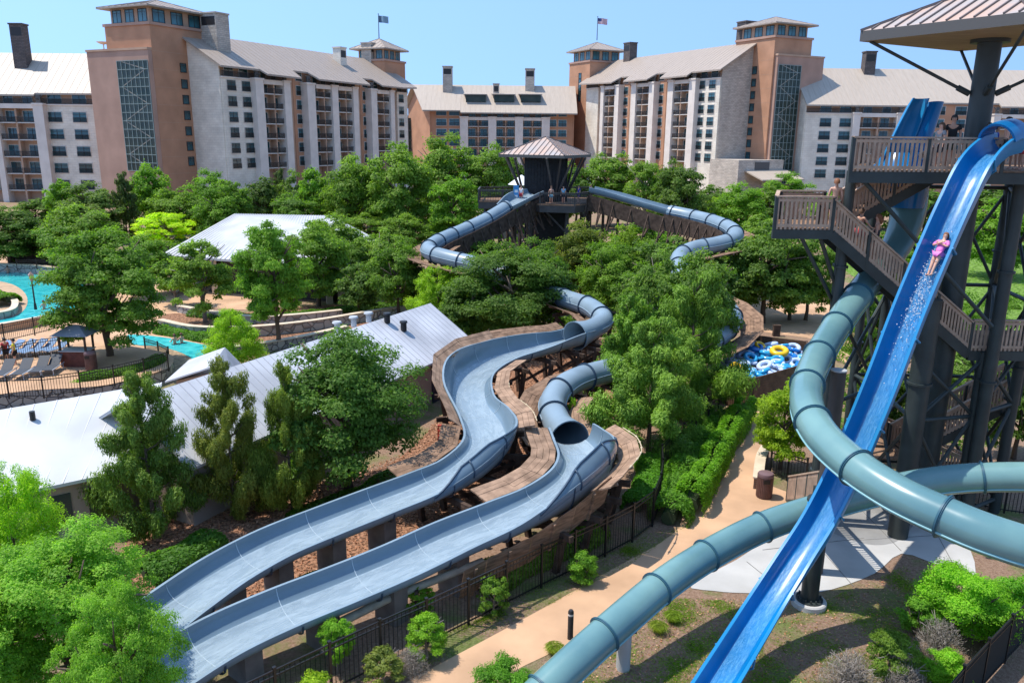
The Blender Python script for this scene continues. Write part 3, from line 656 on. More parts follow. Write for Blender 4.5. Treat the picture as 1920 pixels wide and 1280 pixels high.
def water_mat():
    m = bpy.data.materials.new('slide_water'); m.use_nodes = True; n = m.node_tree; b = n.nodes['Principled BSDF']; L = n.links.new
    tc = n.nodes.new('ShaderNodeTexCoord'); uv = tc.outputs['UV']
    mp = n.nodes.new('ShaderNodeMapping'); mp.inputs['Scale'].default_value = (.8, .3, 1); L(uv, mp.inputs[0])
    nz = n.nodes.new('ShaderNodeTexNoise'); nz.inputs['Scale'].default_value = 3.0; nz.inputs['Detail'].default_value = 12; nz.inputs['Roughness'].default_value = .75; nz.inputs['Distortion'].default_value = .6; L(mp.outputs[0], nz.inputs[0])
    rp = n.nodes.new('ShaderNodeValToRGB'); rp.color_ramp.elements[0].position = .40; rp.color_ramp.elements[1].position = .75
    rp.color_ramp.elements[0].color = (.30, .30, .30, 1); rp.color_ramp.elements[1].color = (.68, .68, .68, 1); L(nz.outputs[0], rp.inputs[0])
    L(rp.outputs[0], b.inputs['Alpha']); b.inputs['Base Color'].default_value = (.50, .60, .65, 1); b.inputs['Roughness'].default_value = .12
    n2 = n.nodes.new('ShaderNodeTexNoise'); n2.inputs['Scale'].default_value = 14; n2.inputs['Detail'].default_value = 8; L(mp.outputs[0], n2.inputs[0])
    bp = n.nodes.new('ShaderNodeBump'); bp.inputs['Strength'].default_value = .5; bp.inputs['Distance'].default_value = .03; L(n2.outputs[0], bp.inputs['Height']); L(bp.outputs[0], b.inputs['Normal'])
    return m
WATER = water_mat()
def foam_mat():
    m = bpy.data.materials.new('white_spray'); m.use_nodes = True; n = m.node_tree; b = n.nodes['Principled BSDF']; L = n.links.new
    tc = n.nodes.new('ShaderNodeTexCoord')
    mp = n.nodes.new('ShaderNodeMapping'); mp.inputs['Scale'].default_value = (2.6, .45, 1); L(tc.outputs['UV'], mp.inputs[0])
    nz = n.nodes.new('ShaderNodeTexNoise'); nz.inputs['Scale'].default_value = 6; nz.inputs['Detail'].default_value = 14; nz.inputs['Roughness'].default_value = .85; L(mp.outputs[0], nz.inputs[0])
    rp = n.nodes.new('ShaderNodeValToRGB'); rp.color_ramp.elements[0].position = .47; rp.color_ramp.elements[1].position = .72
    rp.color_ramp.elements[0].color = (.08, .08, .08, 1); rp.color_ramp.elements[1].color = (.5, .5, .5, 1); L(nz.outputs[0], rp.inputs[0])
    L(rp.outputs[0], b.inputs['Alpha']); b.inputs['Base Color'].default_value = (.30, .66, .90, 1); b.inputs['Roughness'].default_value = .3
    return m
FOAM = foam_mat()

def frames(P):
    out = []
    for i in range(len(P)):
        T = (P[min(i + 1, len(P) - 1)] - P[max(i - 1, 0)]).normalized(); R = T.cross(Vector((0, 0, 1))); R.z = 0; R.normalize(); out.append((T, R, R.cross(T)))
    return out
def loft(b, rings, mi=0, closed=True, caps=True):
    n = len(rings[0]); vs = [p for r in rings for p in r]; m = n if closed else n - 1
    fs = [(i * n + k, i * n + (k + 1) % n, (i + 1) * n + (k + 1) % n, (i + 1) * n + k) for i in range(len(rings) - 1) for k in range(m)]
    if caps and closed: fs += [tuple(range(n)), tuple(range((len(rings) - 1) * n, len(rings) * n))[::-1]]
    b.add(vs, fs, mi)
def tube_ring(P, fr, r, n=28):
    T, R, U = fr; return [P + R * math.cos(2 * math.pi * k / n) * r + U * math.sin(2 * math.pi * k / n) * r for k in range(n)]
def trough_prof(wl, wr, hl, hr, th=0.07, n=9, flat=1.0):
    """inner face from the left rim down across to the right rim, then back outside: list of (u, v)"""
    inn = []
    for k in range(-n, n + 1):
        a = abs(k) / n * math.pi / 2; w_ = wl if k < 0 else wr; h_ = hl if k < 0 else hr
        u = w_ * math.sin(a) ** 0.9; v = h_ * (1 - math.cos(a) ** 0.85) * (0.55 + .45 * math.sin(a)); inn.append((-u if k < 0 else u, v))
    rim = .09
    out = [(wr + rim, hr), (wr + rim, hr - .05)] + [(u * 1.0 + (th if u > 0 else -th) * (abs(u) / max(wl, wr)), v - th) for u, v in inn[::-1][1:-1]] + [(-wl - rim, hl - .05), (-wl - rim, hl)]
    return inn, out
def trough(parent, P, par, mat_in, mat_out, name='flume', banks=None, water=None, wf=(-.7, .7), ncol=9):
    """P: floor-centre points, par: (wl, wr, hl, hr) for each"""
    fr = frames(P); b = MB(); rings = []; inn_rows = []
    for i, p in enumerate(P):
        T, R, U = fr[i]; bk = banks[i] if banks is not None else 0
        Rb = R * math.cos(bk) + U * math.sin(bk); Ub = U * math.cos(bk) - R * math.sin(bk)
        inn, out = trough_prof(*par[i]); rings.append([p + Rb * u + Ub * v for u, v in inn + out]); inn_rows.append([p + Rb * u + Ub * v for u, v in inn])
    n = len(rings[0]); ni = len(inn_rows[0]); vs = [q for r in rings for q in r]; o = len(b.v); b.v += [tuple(q) for q in vs]
    for i in range(len(rings) - 1):
        for k in range(n):
            b.f.append([i * n + k, i * n + (k + 1) % n, (i + 1) * n + (k + 1) % n, (i + 1) * n + k]); b.m.append(0 if k < ni - 1 else 1)
    fl = b.build(name, [mat_in, mat_out], parent, smooth=True, world=True)
    if water:
        wb = MB(); rows = []; uvs = []; s_ = 0
        for i in range(len(P)):
            if i: s_ += (P[i] - P[i - 1]).length
            T, R, U = fr[i]; bk = banks[i] if banks is not None else 0
            Rb = R * math.cos(bk) + U * math.sin(bk); Ub = U * math.cos(bk) - R * math.sin(bk); wl, wr, hl, hr = par[i]
            row = []
            for k in range(ncol):
                t = -1 + 2 * k / (ncol - 1); lim = wf[1] if t > 0 else -wf[0]
                a = abs(t) * lim; w_ = wl if t < 0 else wr; h_ = hl if t < 0 else hr
                # same curve as the trough floor, lifted slightly
                ang_ = math.asin(min(1, a ** (1 / .9))); v = h_ * (1 - math.cos(ang_) ** .85) * (.55 + .45 * math.sin(ang_)) + .035
                row.append(p_ := P[i] + Rb * (w_ * a * (1 if t > 0 else -1)) + Ub * v); uvs.append((t * w_, s_))
            rows.append(row)
        loft(wb, rows, closed=False, caps=False)
        ow = wb.build('water_film', water, fl if False else parent, smooth='all', fix=False, world=True)
        me = ow.data; lay = me.uv_layers.new(name='UVMap')
        for l in me.loops: lay.data[l.index].uv = uvs[l.vertex_index]
    return fl
def arclen(P):
    s = [0]
    for a, b in zip(P, P[1:]): s.append(s[-1] + (b - a).length)
    return s
def at_len(P, s, d):
    for i in range(len(P) - 1):
        if s[i + 1] >= d:
            t = (d - s[i]) / max(1e-6, s[i + 1] - s[i]); return P[i].lerp(P[i + 1], t), (P[i + 1] - P[i]).normalized(), i
    return P[-1], (P[-1] - P[-2]).normalized(), len(P) - 1
def flanges(parent, P, R_, every, m, mb, start=0.3, wid=.09, over=.07, end=None):
    s = arclen(P); d = start
    while d < (end or s[-1]):
        p, T, i = at_len(P, s, d); r = R_[min(i, len(R_) - 1)] if isinstance(R_, list) else R_
        b = MB(); b.cyl(p - T * wid / 2, p + T * wid / 2, r + over, n=28); b.cyl(p - T * .012, p + T * .012, r + over + .025, n=28)
        b.build('flange', m, parent, world=True, smooth=True); d += every
def tube_body(parent, P, R_, m, name='tube'):
    fr = frames(P); b = MB(); rr = R_ if isinstance(R_, list) else [R_] * len(P)
    loft(b, [tube_ring(p, f, r) for p, f, r in zip(P, fr, rr)], caps=False)
    loft(b, [tube_ring(p, f, r - .05) for p, f, r in zip(P, fr, rr)], caps=False, mi=1)
    for i in (0, -1):
        a_ = tube_ring(P[i], fr[i], rr[i]); c_ = tube_ring(P[i], fr[i], rr[i] - .05); n = len(a_)
        b.add(a_ + c_, [(k, (k + 1) % n, n + (k + 1) % n, n + k) for k in range(n)])
    return b.build(name, [m, m], parent, smooth='all', world=True, fix=False)
def seam_line(parent, P, r, angle, m, name='side_seam', th=.035):
    fr = frames(P); pts = [p + (f[1] * math.cos(angle) + f[2] * math.sin(angle)) * (r + .01) for p, f in zip(P, fr)]
    b = MB(); b.tube(pts, th, 6); return b.build(name, m, parent, world=True, smooth='all')

def vec(rows): return [Vector(r[:3]) for r in rows]
def path3(specs, n):
    """specs: (px, py, mode, value, extra...) ; mode 'h' level, 'Y' distance, 'c' camera depth"""
    out = []
    for sp in specs:
        p = {'h': lambda: G(sp[0], sp[1], sp[3]), 'Y': lambda: D(sp[0], sp[1], sp[3]), 'c': lambda: C(sp[0], sp[1], sp[3])}[sp[2]]()
        out.append((p.x, p.y, p.z) + tuple(sp[4:]))
    return cr(out, n)

def board_panels(parent, P, par, side, idx, w0, w1, dz0, dz1, m, name='board_panel', step=1, edge=True):
    """faceted plank gangway beside the trough: quads between every few path points"""
    fr = frames(P); k = idx[0]
    while k < idx[1]:
        k2 = min(idx[1], k + step); q = []
        for kk in (k, k2):
            T, R, U = fr[kk]; wl, wr, hl, hr = par[kk]; base = (wr if side > 0 else wl); hh = (hr if side > 0 else hl)
            f0 = w0(kk) if callable(w0) else w0; f1 = w1(kk) if callable(w1) else w1
            q.append(P[kk] + R * side * (base + f0) + Vector((0, 0, hh + dz0))); q.append(P[kk] + R * side * (base + f1) + Vector((0, 0, hh + dz1)))
        b = MB(); n = max(3, int((q[1] - q[0]).length / .2))
        for i in range(n):
            t0 = i / n + .03 / n; t1 = (i + 1) / n - .03 / n
            a = q[0].lerp(q[1], t0); c = q[0].lerp(q[1], t1); d = q[2].lerp(q[3], t1); e = q[2].lerp(q[3], t0); a, e = a.lerp(e, .006), e.lerp(a, .006); c, d = c.lerp(d, .006), d.lerp(c, .006)
            off = Vector((0, 0, -.05 - .012 * rnd.random())); jz = Vector((0, 0, rnd.uniform(-.01, .01)))
            b.slab([a + jz, c + jz, d + jz, e + jz], off)
        b.beam(q[0].lerp(q[2], .5) - Vector((0, 0, .12)), q[1].lerp(q[3], .5) - Vector((0, 0, .12)), .1, .12)
        b.build(name, m, parent, world=True)
        k = k2
def trestle(parent, p, R, w, zb, legs=True, beam_m=None):
    b = MB(); a = p - R * w; c = p + R * w; z = p.z
    b.beam((a.x, a.y, z), (c.x, c.y, z), .16, .22)
    for s_ in (-1, 1):
        q = p + R * s_ * w * .8; q2 = p + R * s_ * w * .62
        b.beam((q2.x, q2.y, zb), (q.x, q.y, z), .2, .2)
    if z - zb > 1.6:
        q = p - R * w * .72; r_ = p + R * w * .72; b.beam((q.x, q.y, zb + .3), (r_.x, r_.y, z - .3), .07, .16); b.beam((r_.x, r_.y, zb + .34), (q.x, q.y, z - .26), .07, .16)
    b.build('trestle', WOODD, parent, world=True)
def festoon(label, pts, group='strings of rope lights'):
    P0_ = vec(cr(pts, 4)); s = arclen(P0_); P = []; rs = []; d = 0
    while d < s[-1]:
        P.append(at_len(P0_, s, d)[0]); rs.append(.05 if (len(P) % 8) == 0 else .02); d += .09
    r = thing('rope_light', label, 'rope light', P[0], group=group); b = MB(); b.tube(P, rs, 5); b.build('cord', CABLE, r, world=True); return r

# ---- slide one: leaves the middle tower to the left and comes down past the long shed
r1 = .63
A1 = path3([(1005, 366, 'Y', 79, 1.0, 1.0, .5, .6), (976, 380, 'Y', 77.3, 1.15, 1.15, .6, .9), (948, 398, 'Y', 75.2, .8, .8, .65, .75)], 6)
A2 = path3([(952, 388, 'Y', 75.3), (912, 412, 'Y', 73.2), (870, 432, 'Y', 71), (822, 453, 'Y', 67), (803, 470, 'Y', 63.6), (832, 482, 'Y', 61.6), (890, 496, 'Y', 60), (950, 515, 'Y', 58.5), (1010, 542, 'Y', 56.5),
            (1060, 560, 'Y', 54), (1108, 577, 'Y', 51.5), (1131, 600, 'Y', 49), (1110, 617, 'Y', 47.5), (1078, 630, 'Y', 46.2)], 5)
s1 = thing('water_slide', 'grey blue water slide winding from the middle tower past the long white roofed shed', 'water slide', G(700, 980), group=None)
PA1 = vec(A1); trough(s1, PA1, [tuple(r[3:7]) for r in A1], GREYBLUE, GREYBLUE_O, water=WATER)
PA2 = vec(A2); tube_body(s1, PA2, [r1] * (len(PA2) - 6) + [.64, .66, .70, .76, .84, .9], GREYBLUE_O, 'tube'); flanges(s1, PA2, r1, 2.55, FLANGE, None, end=arclen(PA2)[-1] - 1.6)
for an in (0.05, math.pi - .05): seam_line(s1, PA2[:-5], r1, an, GREYBLUE_O)
B1 = path3([(1092, 640, 'h', 2.35, .85, .85, .85, .8), (1060, 649, 'h', 2.4, .95, .9, .85, .75), (1000, 664, 'h', 2.45, 1.05, .9, .6, 1.0), (935, 684, 'h', 2.4, .95, 1.0, .5, 1.15), (889, 716, 'h', 2.3, .95, 1.15, .5, 1.4), (884, 760, 'h', 2.2, 1.0, 1.25, .5, 1.3),
            (905, 802, 'h', 2.1, 1.15, .95, .8, .6), (910, 845, 'h', 1.95, 1.2, .85, 1.15, .5), (868, 892, 'h', 1.8, 1.1, .9, .95, .5), (800, 928, 'h', 1.65, .9, .9, .5, .6), (715, 962, 'h', 1.5, .85, .9, .42, .62),
            (620, 1000, 'h', 1.4, .85, .9, .42, .62), (520, 1042, 'h', 1.3, .85, .9, .42, .62), (430, 1092, 'h', 1.2, .85, .9, .42, .62), (350, 1148, 'h', 1.1, .85, .9, .42, .62), (275, 1205, 'h', 1.0, .85, .9, .42, .62)], 6)
PB1 = vec(B1); parB1 = [tuple(r[3:7]) for r in B1]
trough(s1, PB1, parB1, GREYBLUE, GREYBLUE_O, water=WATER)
# ---- slide two: leaves the tower to the right
A3 = path3([(1108, 362, 'Y', 79, .8, .8, .6, .6), (1150, 372, 'Y', 78, .75, .75, .6, .6), (1205, 388, 'Y', 76, .75, .75, .6, .6), (1258, 404, 'Y', 74, .75, .75, .65, .65)], 5)
A4 = path3([(1256, 398, 'Y', 73.8), (1300, 407, 'Y', 72), (1345, 419, 'Y', 69), (1376, 434, 'Y', 66), (1374, 449, 'Y', 64), (1342, 459, 'Y', 63), (1298, 468, 'Y', 62), (1272, 488, 'Y', 60), (1290, 535, 'Y', 56), (1352, 568, 'Y', 53),
            (1372, 602, 'Y', 50), (1325, 645, 'Y', 46), (1225, 677, 'Y', 42.5), (1120, 700, 'Y', 39.5), (1062, 722, 'Y', 37.6), (1036, 756, 'Y', 35.9), (1046, 795, 'Y', 33.9), (1068, 824, 'Y', 32.2)], 5)
s2 = thing('water_slide', 'grey blue water slide from the right side of the middle tower ending nearest the camera', 'water slide', G(900, 1100))
PA3 = vec(A3); trough(s2, PA3, [tuple(r[3:7]) for r in A3], GREYBLUE, GREYBLUE_O, water=WATER)
PA4 = vec(A4); tube_body(s2, PA4, [r1] * (len(PA4) - 7) + [.64, .65, .68, .72, .77, .82, .88], GREYBLUE_O, 'tube'); flanges(s2, PA4, r1, 2.3, FLANGE, None, start=.4, end=arclen(PA4)[-1] - 1.2)
for an in (0.05, math.pi - .05): seam_line(s2, PA4[:-6], r1, an, GREYBLUE_O)
B2 = path3([(1070, 834, 'h', 1.98, .9, .9, .9, .85), (1082, 852, 'h', 1.97, 1.05, .95, 1.0, .75), (1092, 878, 'h', 1.92, 1.2, .9, 1.2, .55), (1074, 912, 'h', 1.85, 1.3, .85, 1.45, .5), (1022, 952, 'h', 1.75, 1.15, .9, 1.15, .5), (945, 990, 'h', 1.6, .95, .9, .6, .6),
            (850, 1030, 'h', 1.45, .85, .9, .42, .62), (750, 1078, 'h', 1.35, .85, .9, .42, .62), (640, 1125, 'h', 1.25, .85, .9, .42, .62), (530, 1170, 'h', 1.15, .85, .9, .42, .62), (420, 1222, 'h', 1.05, .85, .9, .42, .62), (310, 1290, 'h', .95, .85, .9, .42, .62), (220, 1352, 'h', .9, .85, .9, .42, .62)], 6)
PB2 = vec(B2); parB2 = [tuple(r[3:7]) for r in B2]
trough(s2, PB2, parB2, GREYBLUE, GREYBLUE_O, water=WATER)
# joints across the open flumes (ribs under them)
def ribs(parent, P, par, every, start=1.0):
    s = arclen(P); d = start; fr = frames(P)
    while d < s[-1]:
        p, T, i = at_len(P, s, d); i = min(i, len(P) - 2); R = fr[i][1]; U = fr[i][2]; inn, out = trough_prof(*par[i]); b = MB()
        for sgn in (0, 1):
            q = p + T * (.05 * sgn - .025); b.v += [tuple(q + R * u * 1.012 + U * (v - .085)) for u, v in out] ; b.v += [tuple(q + R * u + U * (v - .03)) for u, v in out]
        n = len(out)
        for k in range(n - 1):
            b.f.append([k, k + 1, 2 * n + k + 1, 2 * n + k]); b.m.append(0); b.f.append([k, k + 1, n + k + 1, n + k]); b.m.append(0); b.f.append([2 * n + k, 2 * n + k + 1, 3 * n + k + 1, 3 * n + k]); b.m.append(0)
        # thin pale joint line over the inner face
        for (u0, v0), (u1, v1) in zip(inn, inn[1:]):
            a0 = p + R * u0 + U * (v0 + .012); a1 = p + R * u1 + U * (v1 + .012)
            b.beam(a0, a1, .022, .008, 1)
        b.build('joint_flange', [FLANGE, PALEBAR2], parent, world=True); d += every
PALEBAR2 = mat('joint_sealant', (0.42, 0.50, 0.55), 0.6)
ribs(s1, PB1, parB1, 2.4); ribs(s2, PB2, parB2, 2.4)
# raised clear side screens at the outside of the last bends
def screen(parent, P, par, side, i0, i1, top=68):
    fr = frames(P); rows = []; n = i1 - i0; b = MB()
    for j, k in enumerate(range(i0, i1 + 1)):
        T, R, U = fr[k]; wl, wr, hl, hr = par[k]; base = (wr if side > 0 else wl) + .1; hh = hr if side > 0 else hl
        f = min(1, (j + .02) / (n * .45)) * min(1, (n - j + .3) / (n * .3)); row = []
        for rad_ in (base, base - .05):
            rr = []
            for q in range(7):
                a = math.radians(-12 + (12 + top * f) * q / 6); rr.append(P[k] + R * side * (rad_ * math.cos(a)) + Vector((0, 0, hh - .12 + rad_ * .62 * math.sin(a))))
            row += rr if rad_ == base else rr[::-1]
        rows.append(row)
    loft(b, rows); b.build('curved_side_wall', GREYBLUE, parent, world=True, smooth=True)
    b = MB(); b.tube([r[6] for r in rows], .045, 6); b.build('side_wall_rim', FLANGE, parent, world=True, smooth='all')
    for j in range(4, n, 5): b = MB(); b.tube([q + (q - P[i0 + j]).normalized() * .02 for q in rows[j][:7]], .035, 6); b.build('side_wall_rib', FLANGE, parent, world=True, smooth='all')
screen(s1, PB1, parB1, -1, 41, 55, 40)
screen(s2, PB2, parB2, -1, 9, 28, 42)
# ---- trestles and plank gangways: two timber structures
g1 = thing('timber_gangway', 'weathered plank gangway and trestles carrying the slide beside the shed', 'boardwalk', G(860, 900))
g2 = thing('timber_gangway', 'weathered plank gangway and trestles carrying the slide nearest the camera', 'boardwalk', G(1080, 960))
board_panels(g1, PB1, parB1, 1, (2, 16), .12, .75, .0, .28, WOOD, step=4)
board_panels(g1, PB1, parB1, 1, (16, 38), .12, lambda k: .65, -.05, .35, WOODL, step=5)
board_panels(g1, PB1, parB1, 1, (38, 56), .12, .95, -.02, .12, WOOD, step=6)
board_panels(g1, PB1, parB1, -1, (18, 42), .16, .85, -.05, .1, WOODL, step=5)
board_panels(g1, PA2, [(.5, .5, -.3, -.3)] * len(PA2), 1, (44, 64), .2, 1.1, -.2, .1, WOOD, step=3)
board_panels(g2, PA4, [(.5, .5, -.3, -.3)] * len(PA4), 1, (64, 84), .25, 1.35, -.25, .1, WOOD, step=4)
board_panels(g2, PB2, parB2, 1, (0, 30), .12, 1.1, -.02, .1, WOODL, step=5)
board_panels(g2, PB2, parB2, -1, (0, 22), .2, 1.0, -.5, -.1, WOODL, step=5)
board_panels(g2, PA4, [(.5, .5, -.3, -.3)] * len(PA4), -1, (70, 85), .25, 1.1, -.2, .05, WOODL, step=4)
board_panels(g2, PB2, parB2, -1, (20, 38), .3, .55, -1.3, -.25, WOOD, step=5)
fr1 = frames(PB1); fr2 = frames(PB2)
for k in range(2, 56, 5): trestle(g1, PB1[k] - Vector((0, 0, .18)), fr1[k][1], 1.75, 0)
for k in range(2, 30, 4): trestle(g2, PB2[k] - Vector((0, 0, .18)), fr2[k][1], 1.9, 0)
fr4 = frames(PA4)
for k in range(64, 85, 4): trestle(g2, PA4[k] - Vector((0, 0, .85)), fr4[k][1], 1.6, 0)
for k in range(46, 64, 5): trestle(g1, PA2[k] - Vector((0, 0, .85)), frames(PA2)[k][1], 1.5, 0)
for par_, P_, ks in ((s1, PB1, (60, 66, 72, 78)), (s2, PB2, (36, 43, 50, 58))):
    for k in ks:
        b = MB(); p = P_[k]; b.cbox((p.x, p.y, (p.z - .1) / 2), .55, .9, p.z - .1, math.atan2(fr1[0][0].y, fr1[0][0].x)); b.build('pier', mat('concrete_pier', (0.20, 0.17, 0.15), 0.9, .25, 2), par_, world=True)
# rope lights along the gangways
def along_side(P, par, side, ks, off, dz): 
    fr = frames(P); return [tuple(P[k] + fr[k][1] * side * ((par[k][1] if side > 0 else par[k][0]) + off) + Vector((0, 0, (par[k][3] if side > 0 else par[k][2]) + dz))) for k in ks]
festoon('cream rope light clipped to the planks of the slide beside the shed', along_side(PB1, parB1, -1, range(26, 44, 3), .88, .06))
festoon('cream rope light along the near outer boards of the closest slide', along_side(PB2, parB2, -1, range(4, 22, 3), 1.0, -.05))
# timber trusses under the tower arms of both slides
g3 = thing('timber_truss', 'dark timber truss and boards under the left slide arm of the middle tower', 'truss', D(880, 470, 68))
g4 = thing('timber_truss', 'dark timber truss and boards under the right slide arm of the middle tower', 'truss', D(1250, 450, 70))
def arm(g, P, side, ks, drop=1.5):
    fr = frames(P)
    for a, c in zip(ks, ks[1:]):
        T, R, U = fr[a]; T2, R2, U2 = fr[c]; b = MB()
        q0 = P[a] + R * side * .95 + Vector((0, 0, -.1)); q1 = P[c] + R2 * side * .95 + Vector((0, 0, -.1))
        b.slab([q0, q1, q1 - Vector((0, 0, drop)), q0 - Vector((0, 0, drop))], R * side * .06); b.build('side_board', WOODD, g, world=True)
        b = MB(); b.beam(q0 - Vector((0, 0, drop)), q0 - Vector((0, 0, drop + 1.2)) + R * side * 1.2, .14, .14); b.beam(q0 - Vector((0, 0, .2)), q0 + R * side * 1.1 - Vector((0, 0, drop + 1.1)), .1, .1)
        b.cyl((P[a].x, P[a].y, 0), (P[a].x, P[a].y, P[a].z - .8), .14, n=8); b.build('strut', WOODD, g, world=True)
arm(g3, PA2, -1, range(0, 22, 2)); arm(g3, PA1, -1, range(0, 13, 3)); arm(g4, PA4, 1, range(0, 20, 2)); arm(g4, PA3, 1, range(0, 16, 3))
n_ = len(PA2)
board_panels(g3, PA2, [(.5, .5, -.3, -.3)] * n_, 1, (6, 30), .2, 1.4, -.3, -.1, WOOD, step=3)
board_panels(g3, PA2, [(.5, .5, -.3, -.3)] * n_, -1, (14, 34), .2, 1.2, -.3, -.1, WOOD, step=3)
board_panels(g4, PA4, [(.5, .5, -.3, -.3)] * len(PA4), -1, (8, 30), .2, 1.5, -.3, -.1, WOOD, step=3)
board_panels(g4, PA4, [(.5, .5, -.3, -.3)] * len(PA4), -1, (42, 60), .2, 1.6, -.3, .2, WOOD, step=3)

# ------------------------------------------------------------------ middle tower
def pyramid_roof(parent, cx, cy, z, half, rise, ang=0, nsides=4, seam=.55, mroof=None, fascia=.3, msoff=None):
    vs = [Vector((cx + half * math.cos(ang + 2 * math.pi * k / nsides), cy + half * math.sin(ang + 2 * math.pi * k / nsides), z)) for k in range(nsides)]
    apex = Vector((cx, cy, z + fascia + rise)); up = Vector((0, 0, fascia)); b = MB(); n = nsides
    b.add(vs + [v + up for v in vs], [(k, (k + 1) % n, n + (k + 1) % n, n + k) for k in range(n)], 1)
    b.add([v.copy() for v in vs], [tuple(range(n))[::-1]], 2)
    for k in range(n):
        p, q = vs[k] + up, vs[(k + 1) % n] + up; b.add([p, q, apex], [(0, 1, 2)], 0)
        m = (p + q) / 2; inn = apex - m; L_ = (q - p).length; ns = int(L_ / seam)
        for j in range(1, ns):
            t = j / ns; e = p.lerp(q, t); s_ = 1 - abs(2 * t - 1); b.beam(e + Vector((0, 0, .02)), e + inn * s_ + Vector((0, 0, .02)), .05, .07, 3)
        b.beam(p + Vector((0, 0, .03)), apex + Vector((0, 0, .03)), .14, .08, 3)
    b.build('roof', [mroof, FASCIA, msoff or SOFFIT, SEAM], parent); return vs
SEAM = mat('roof_seam', (0.16, 0.13, 0.12), 0.5)
def railing(parent, a, b_, h=1.07, slat=.13, sw=.06, m=None, z0=0.0, depth=.045, drop=0.1, posts=1.8, postm=None):
    a = Vector(a); b_ = Vector(b_); L_ = (b_ - a).length; b = MB(); T = (b_ - a) / L_
    b.beam(a + Vector((0, 0, h)), b_ + Vector((0, 0, h)), .14, .06); b.beam(a + Vector((0, 0, h - .12)), b_ + Vector((0, 0, h - .12)), .05, .1); b.beam(a + Vector((0, 0, .08)), b_ + Vector((0, 0, .08)), .05, .1)
    n = int(L_ / slat)
    for k in range(n):
        p = a + T * (L_ * (k + .5) / n); b.beam(p + Vector((0, 0, -drop)), p + Vector((0, 0, h - .05)), sw, depth)
    b.build('railing', m or RAILW, parent, world=False)
    n = max(1, int(L_ / posts))
    for k in range(n + 1):
        b = MB(); p = a + T * (L_ * k / n); w_ = .09 + .02 * rnd.random(); b.beam(p + Vector((0, 0, -drop - .25)), p + Vector((0, 0, h + .01 * rnd.random())), w_, w_); b.build('railing_post', postm or STEEL, parent)
def loc_pts(root, pts): return [Vector(p) - root.location for p in pts]
MT = D(1023, 300, 82); zdeck = D(1035, 383, 77).z
mt = thing('slide_tower', 'dark timber middle slide tower with pyramid metal roof among the trees', 'slide tower', (MT.x, MT.y, 0))
hw = (D(1062, 300, 82).x - D(985, 300, 82).x) / 2
b = MB()
for k in range(int(2 * hw / .3)):
    x = -hw + k * .3
    for yy in (-hw, hw): b.box(x, x + .27, yy - .04, yy + .04, zdeck - 2, D(1035, 297, 80).z)
    for xx in (-hw, hw): b.box(xx - .04, xx + .04, x, x + .27, zdeck - 2, D(1035, 297, 80).z)
b.box(-hw + .05, hw - .05, -hw + .05, hw - .05, 0, D(1035, 300, 80).z)
b.build('timber_core', mat('charcoal_boards', (0.022, 0.021, 0.022), 0.8, .3, 3, .3), mt)
zr = D(1025, 297, 77.5).z; hr = (D(1110, 290, 82).x - D(933, 290, 82).x) / 2
pyramid_roof(mt, 0, 0, zr, hr * 1.05, D(1022, 256, 82).z - zr - .3, math.radians(19), 4, .5, GUNMETAL, .28)
b = MB()
for k in range(4):
    a = math.radians(19 + 90 * k); e = Vector((math.cos(a) * hr * .95, math.sin(a) * hr * .95, zr)); 
    for da in (-.35, 0, .35):
        e2 = Vector((math.cos(a + da) * hr * .85, math.sin(a + da) * hr * .85, zr)); q = Vector((math.cos(a) * hw * 1.3, math.sin(a) * hw * 1.3, zr - 4.2)); q.x = max(-hw, min(hw, q.x)); q.y = max(-hw, min(hw, q.y)); b = MB(); b.beam(q, e2, .16, .16); b.build('roof_brace', STEELB, mt)
dk = [(D(px, 380, Y).x - MT.x, Y - MT.y) for px, Y in ((1012, 76.8), (1078, 76.3), (1105, 78.5), (1105, 86), (985, 86), (900, 84), (897, 80), (985, 79.5))]
b = MB(); b.prism(dk, zdeck - .12, zdeck, 0); b.prism([(x * 1.001, y) for x, y in dk], zdeck - .75, zdeck - .13, 1); b.build('deck', [WOOD, STEELB], mt)
for i in range(len(dk)):
    a, c = dk[i], dk[(i + 1) % len(dk)]
    if i in (7,): continue
    railing(mt, (a[0], a[1], zdeck), (c[0], c[1], zdeck), 1.1, .16, .035, STEELB, depth=.03, drop=0, postm=STEELB)
b = MB()
for x, y in ((-1.5, -4), (2, -4.3), (4.2, -2.5), (-2.5, -1), (4, 2.5), (-3, 3), (-6, 0), (-6, 2)): b = MB(); b.cyl((x, y, 0), (x, y, zdeck - .7), .2, n=10); b.build('post', STEELB, mt)
b = MB()
b.beam((2, -4.3, zdeck - 2.8), (4.2, -2.5, zdeck - .8), .15, .15); b.beam((2, -4.3, zdeck - 2.8), (0, -4.1, zdeck - .8), .15, .15)
b.beam((-1.5, -4, 1), (2, -4.3, 5), .15, .15); b.beam((2, -4.3, 1), (-1.5, -4, 5), .15, .15); b.beam((-6, 0, 1), (-1.5, -4, 5), .15, .15)
b.build('bracing', STEELB, mt)
bb = MB(); bb.cbox((D(968, 330, 80).x - MT.x, -3.6, zdeck + .9), .5, .1, 1.5, .2, 0); bb.cbox((D(968, 330, 80).x - MT.x, -3.66, zdeck + 1.1), .3, .02, .25, .2, 1); bb.cbox((D(968, 330, 80).x - MT.x, -3.66, zdeck + .6), .3, .02, .25, .2, 1)
bb.build('rule_board', [mat('sign_blue', (.05, .25, .5), .5), FW], mt)

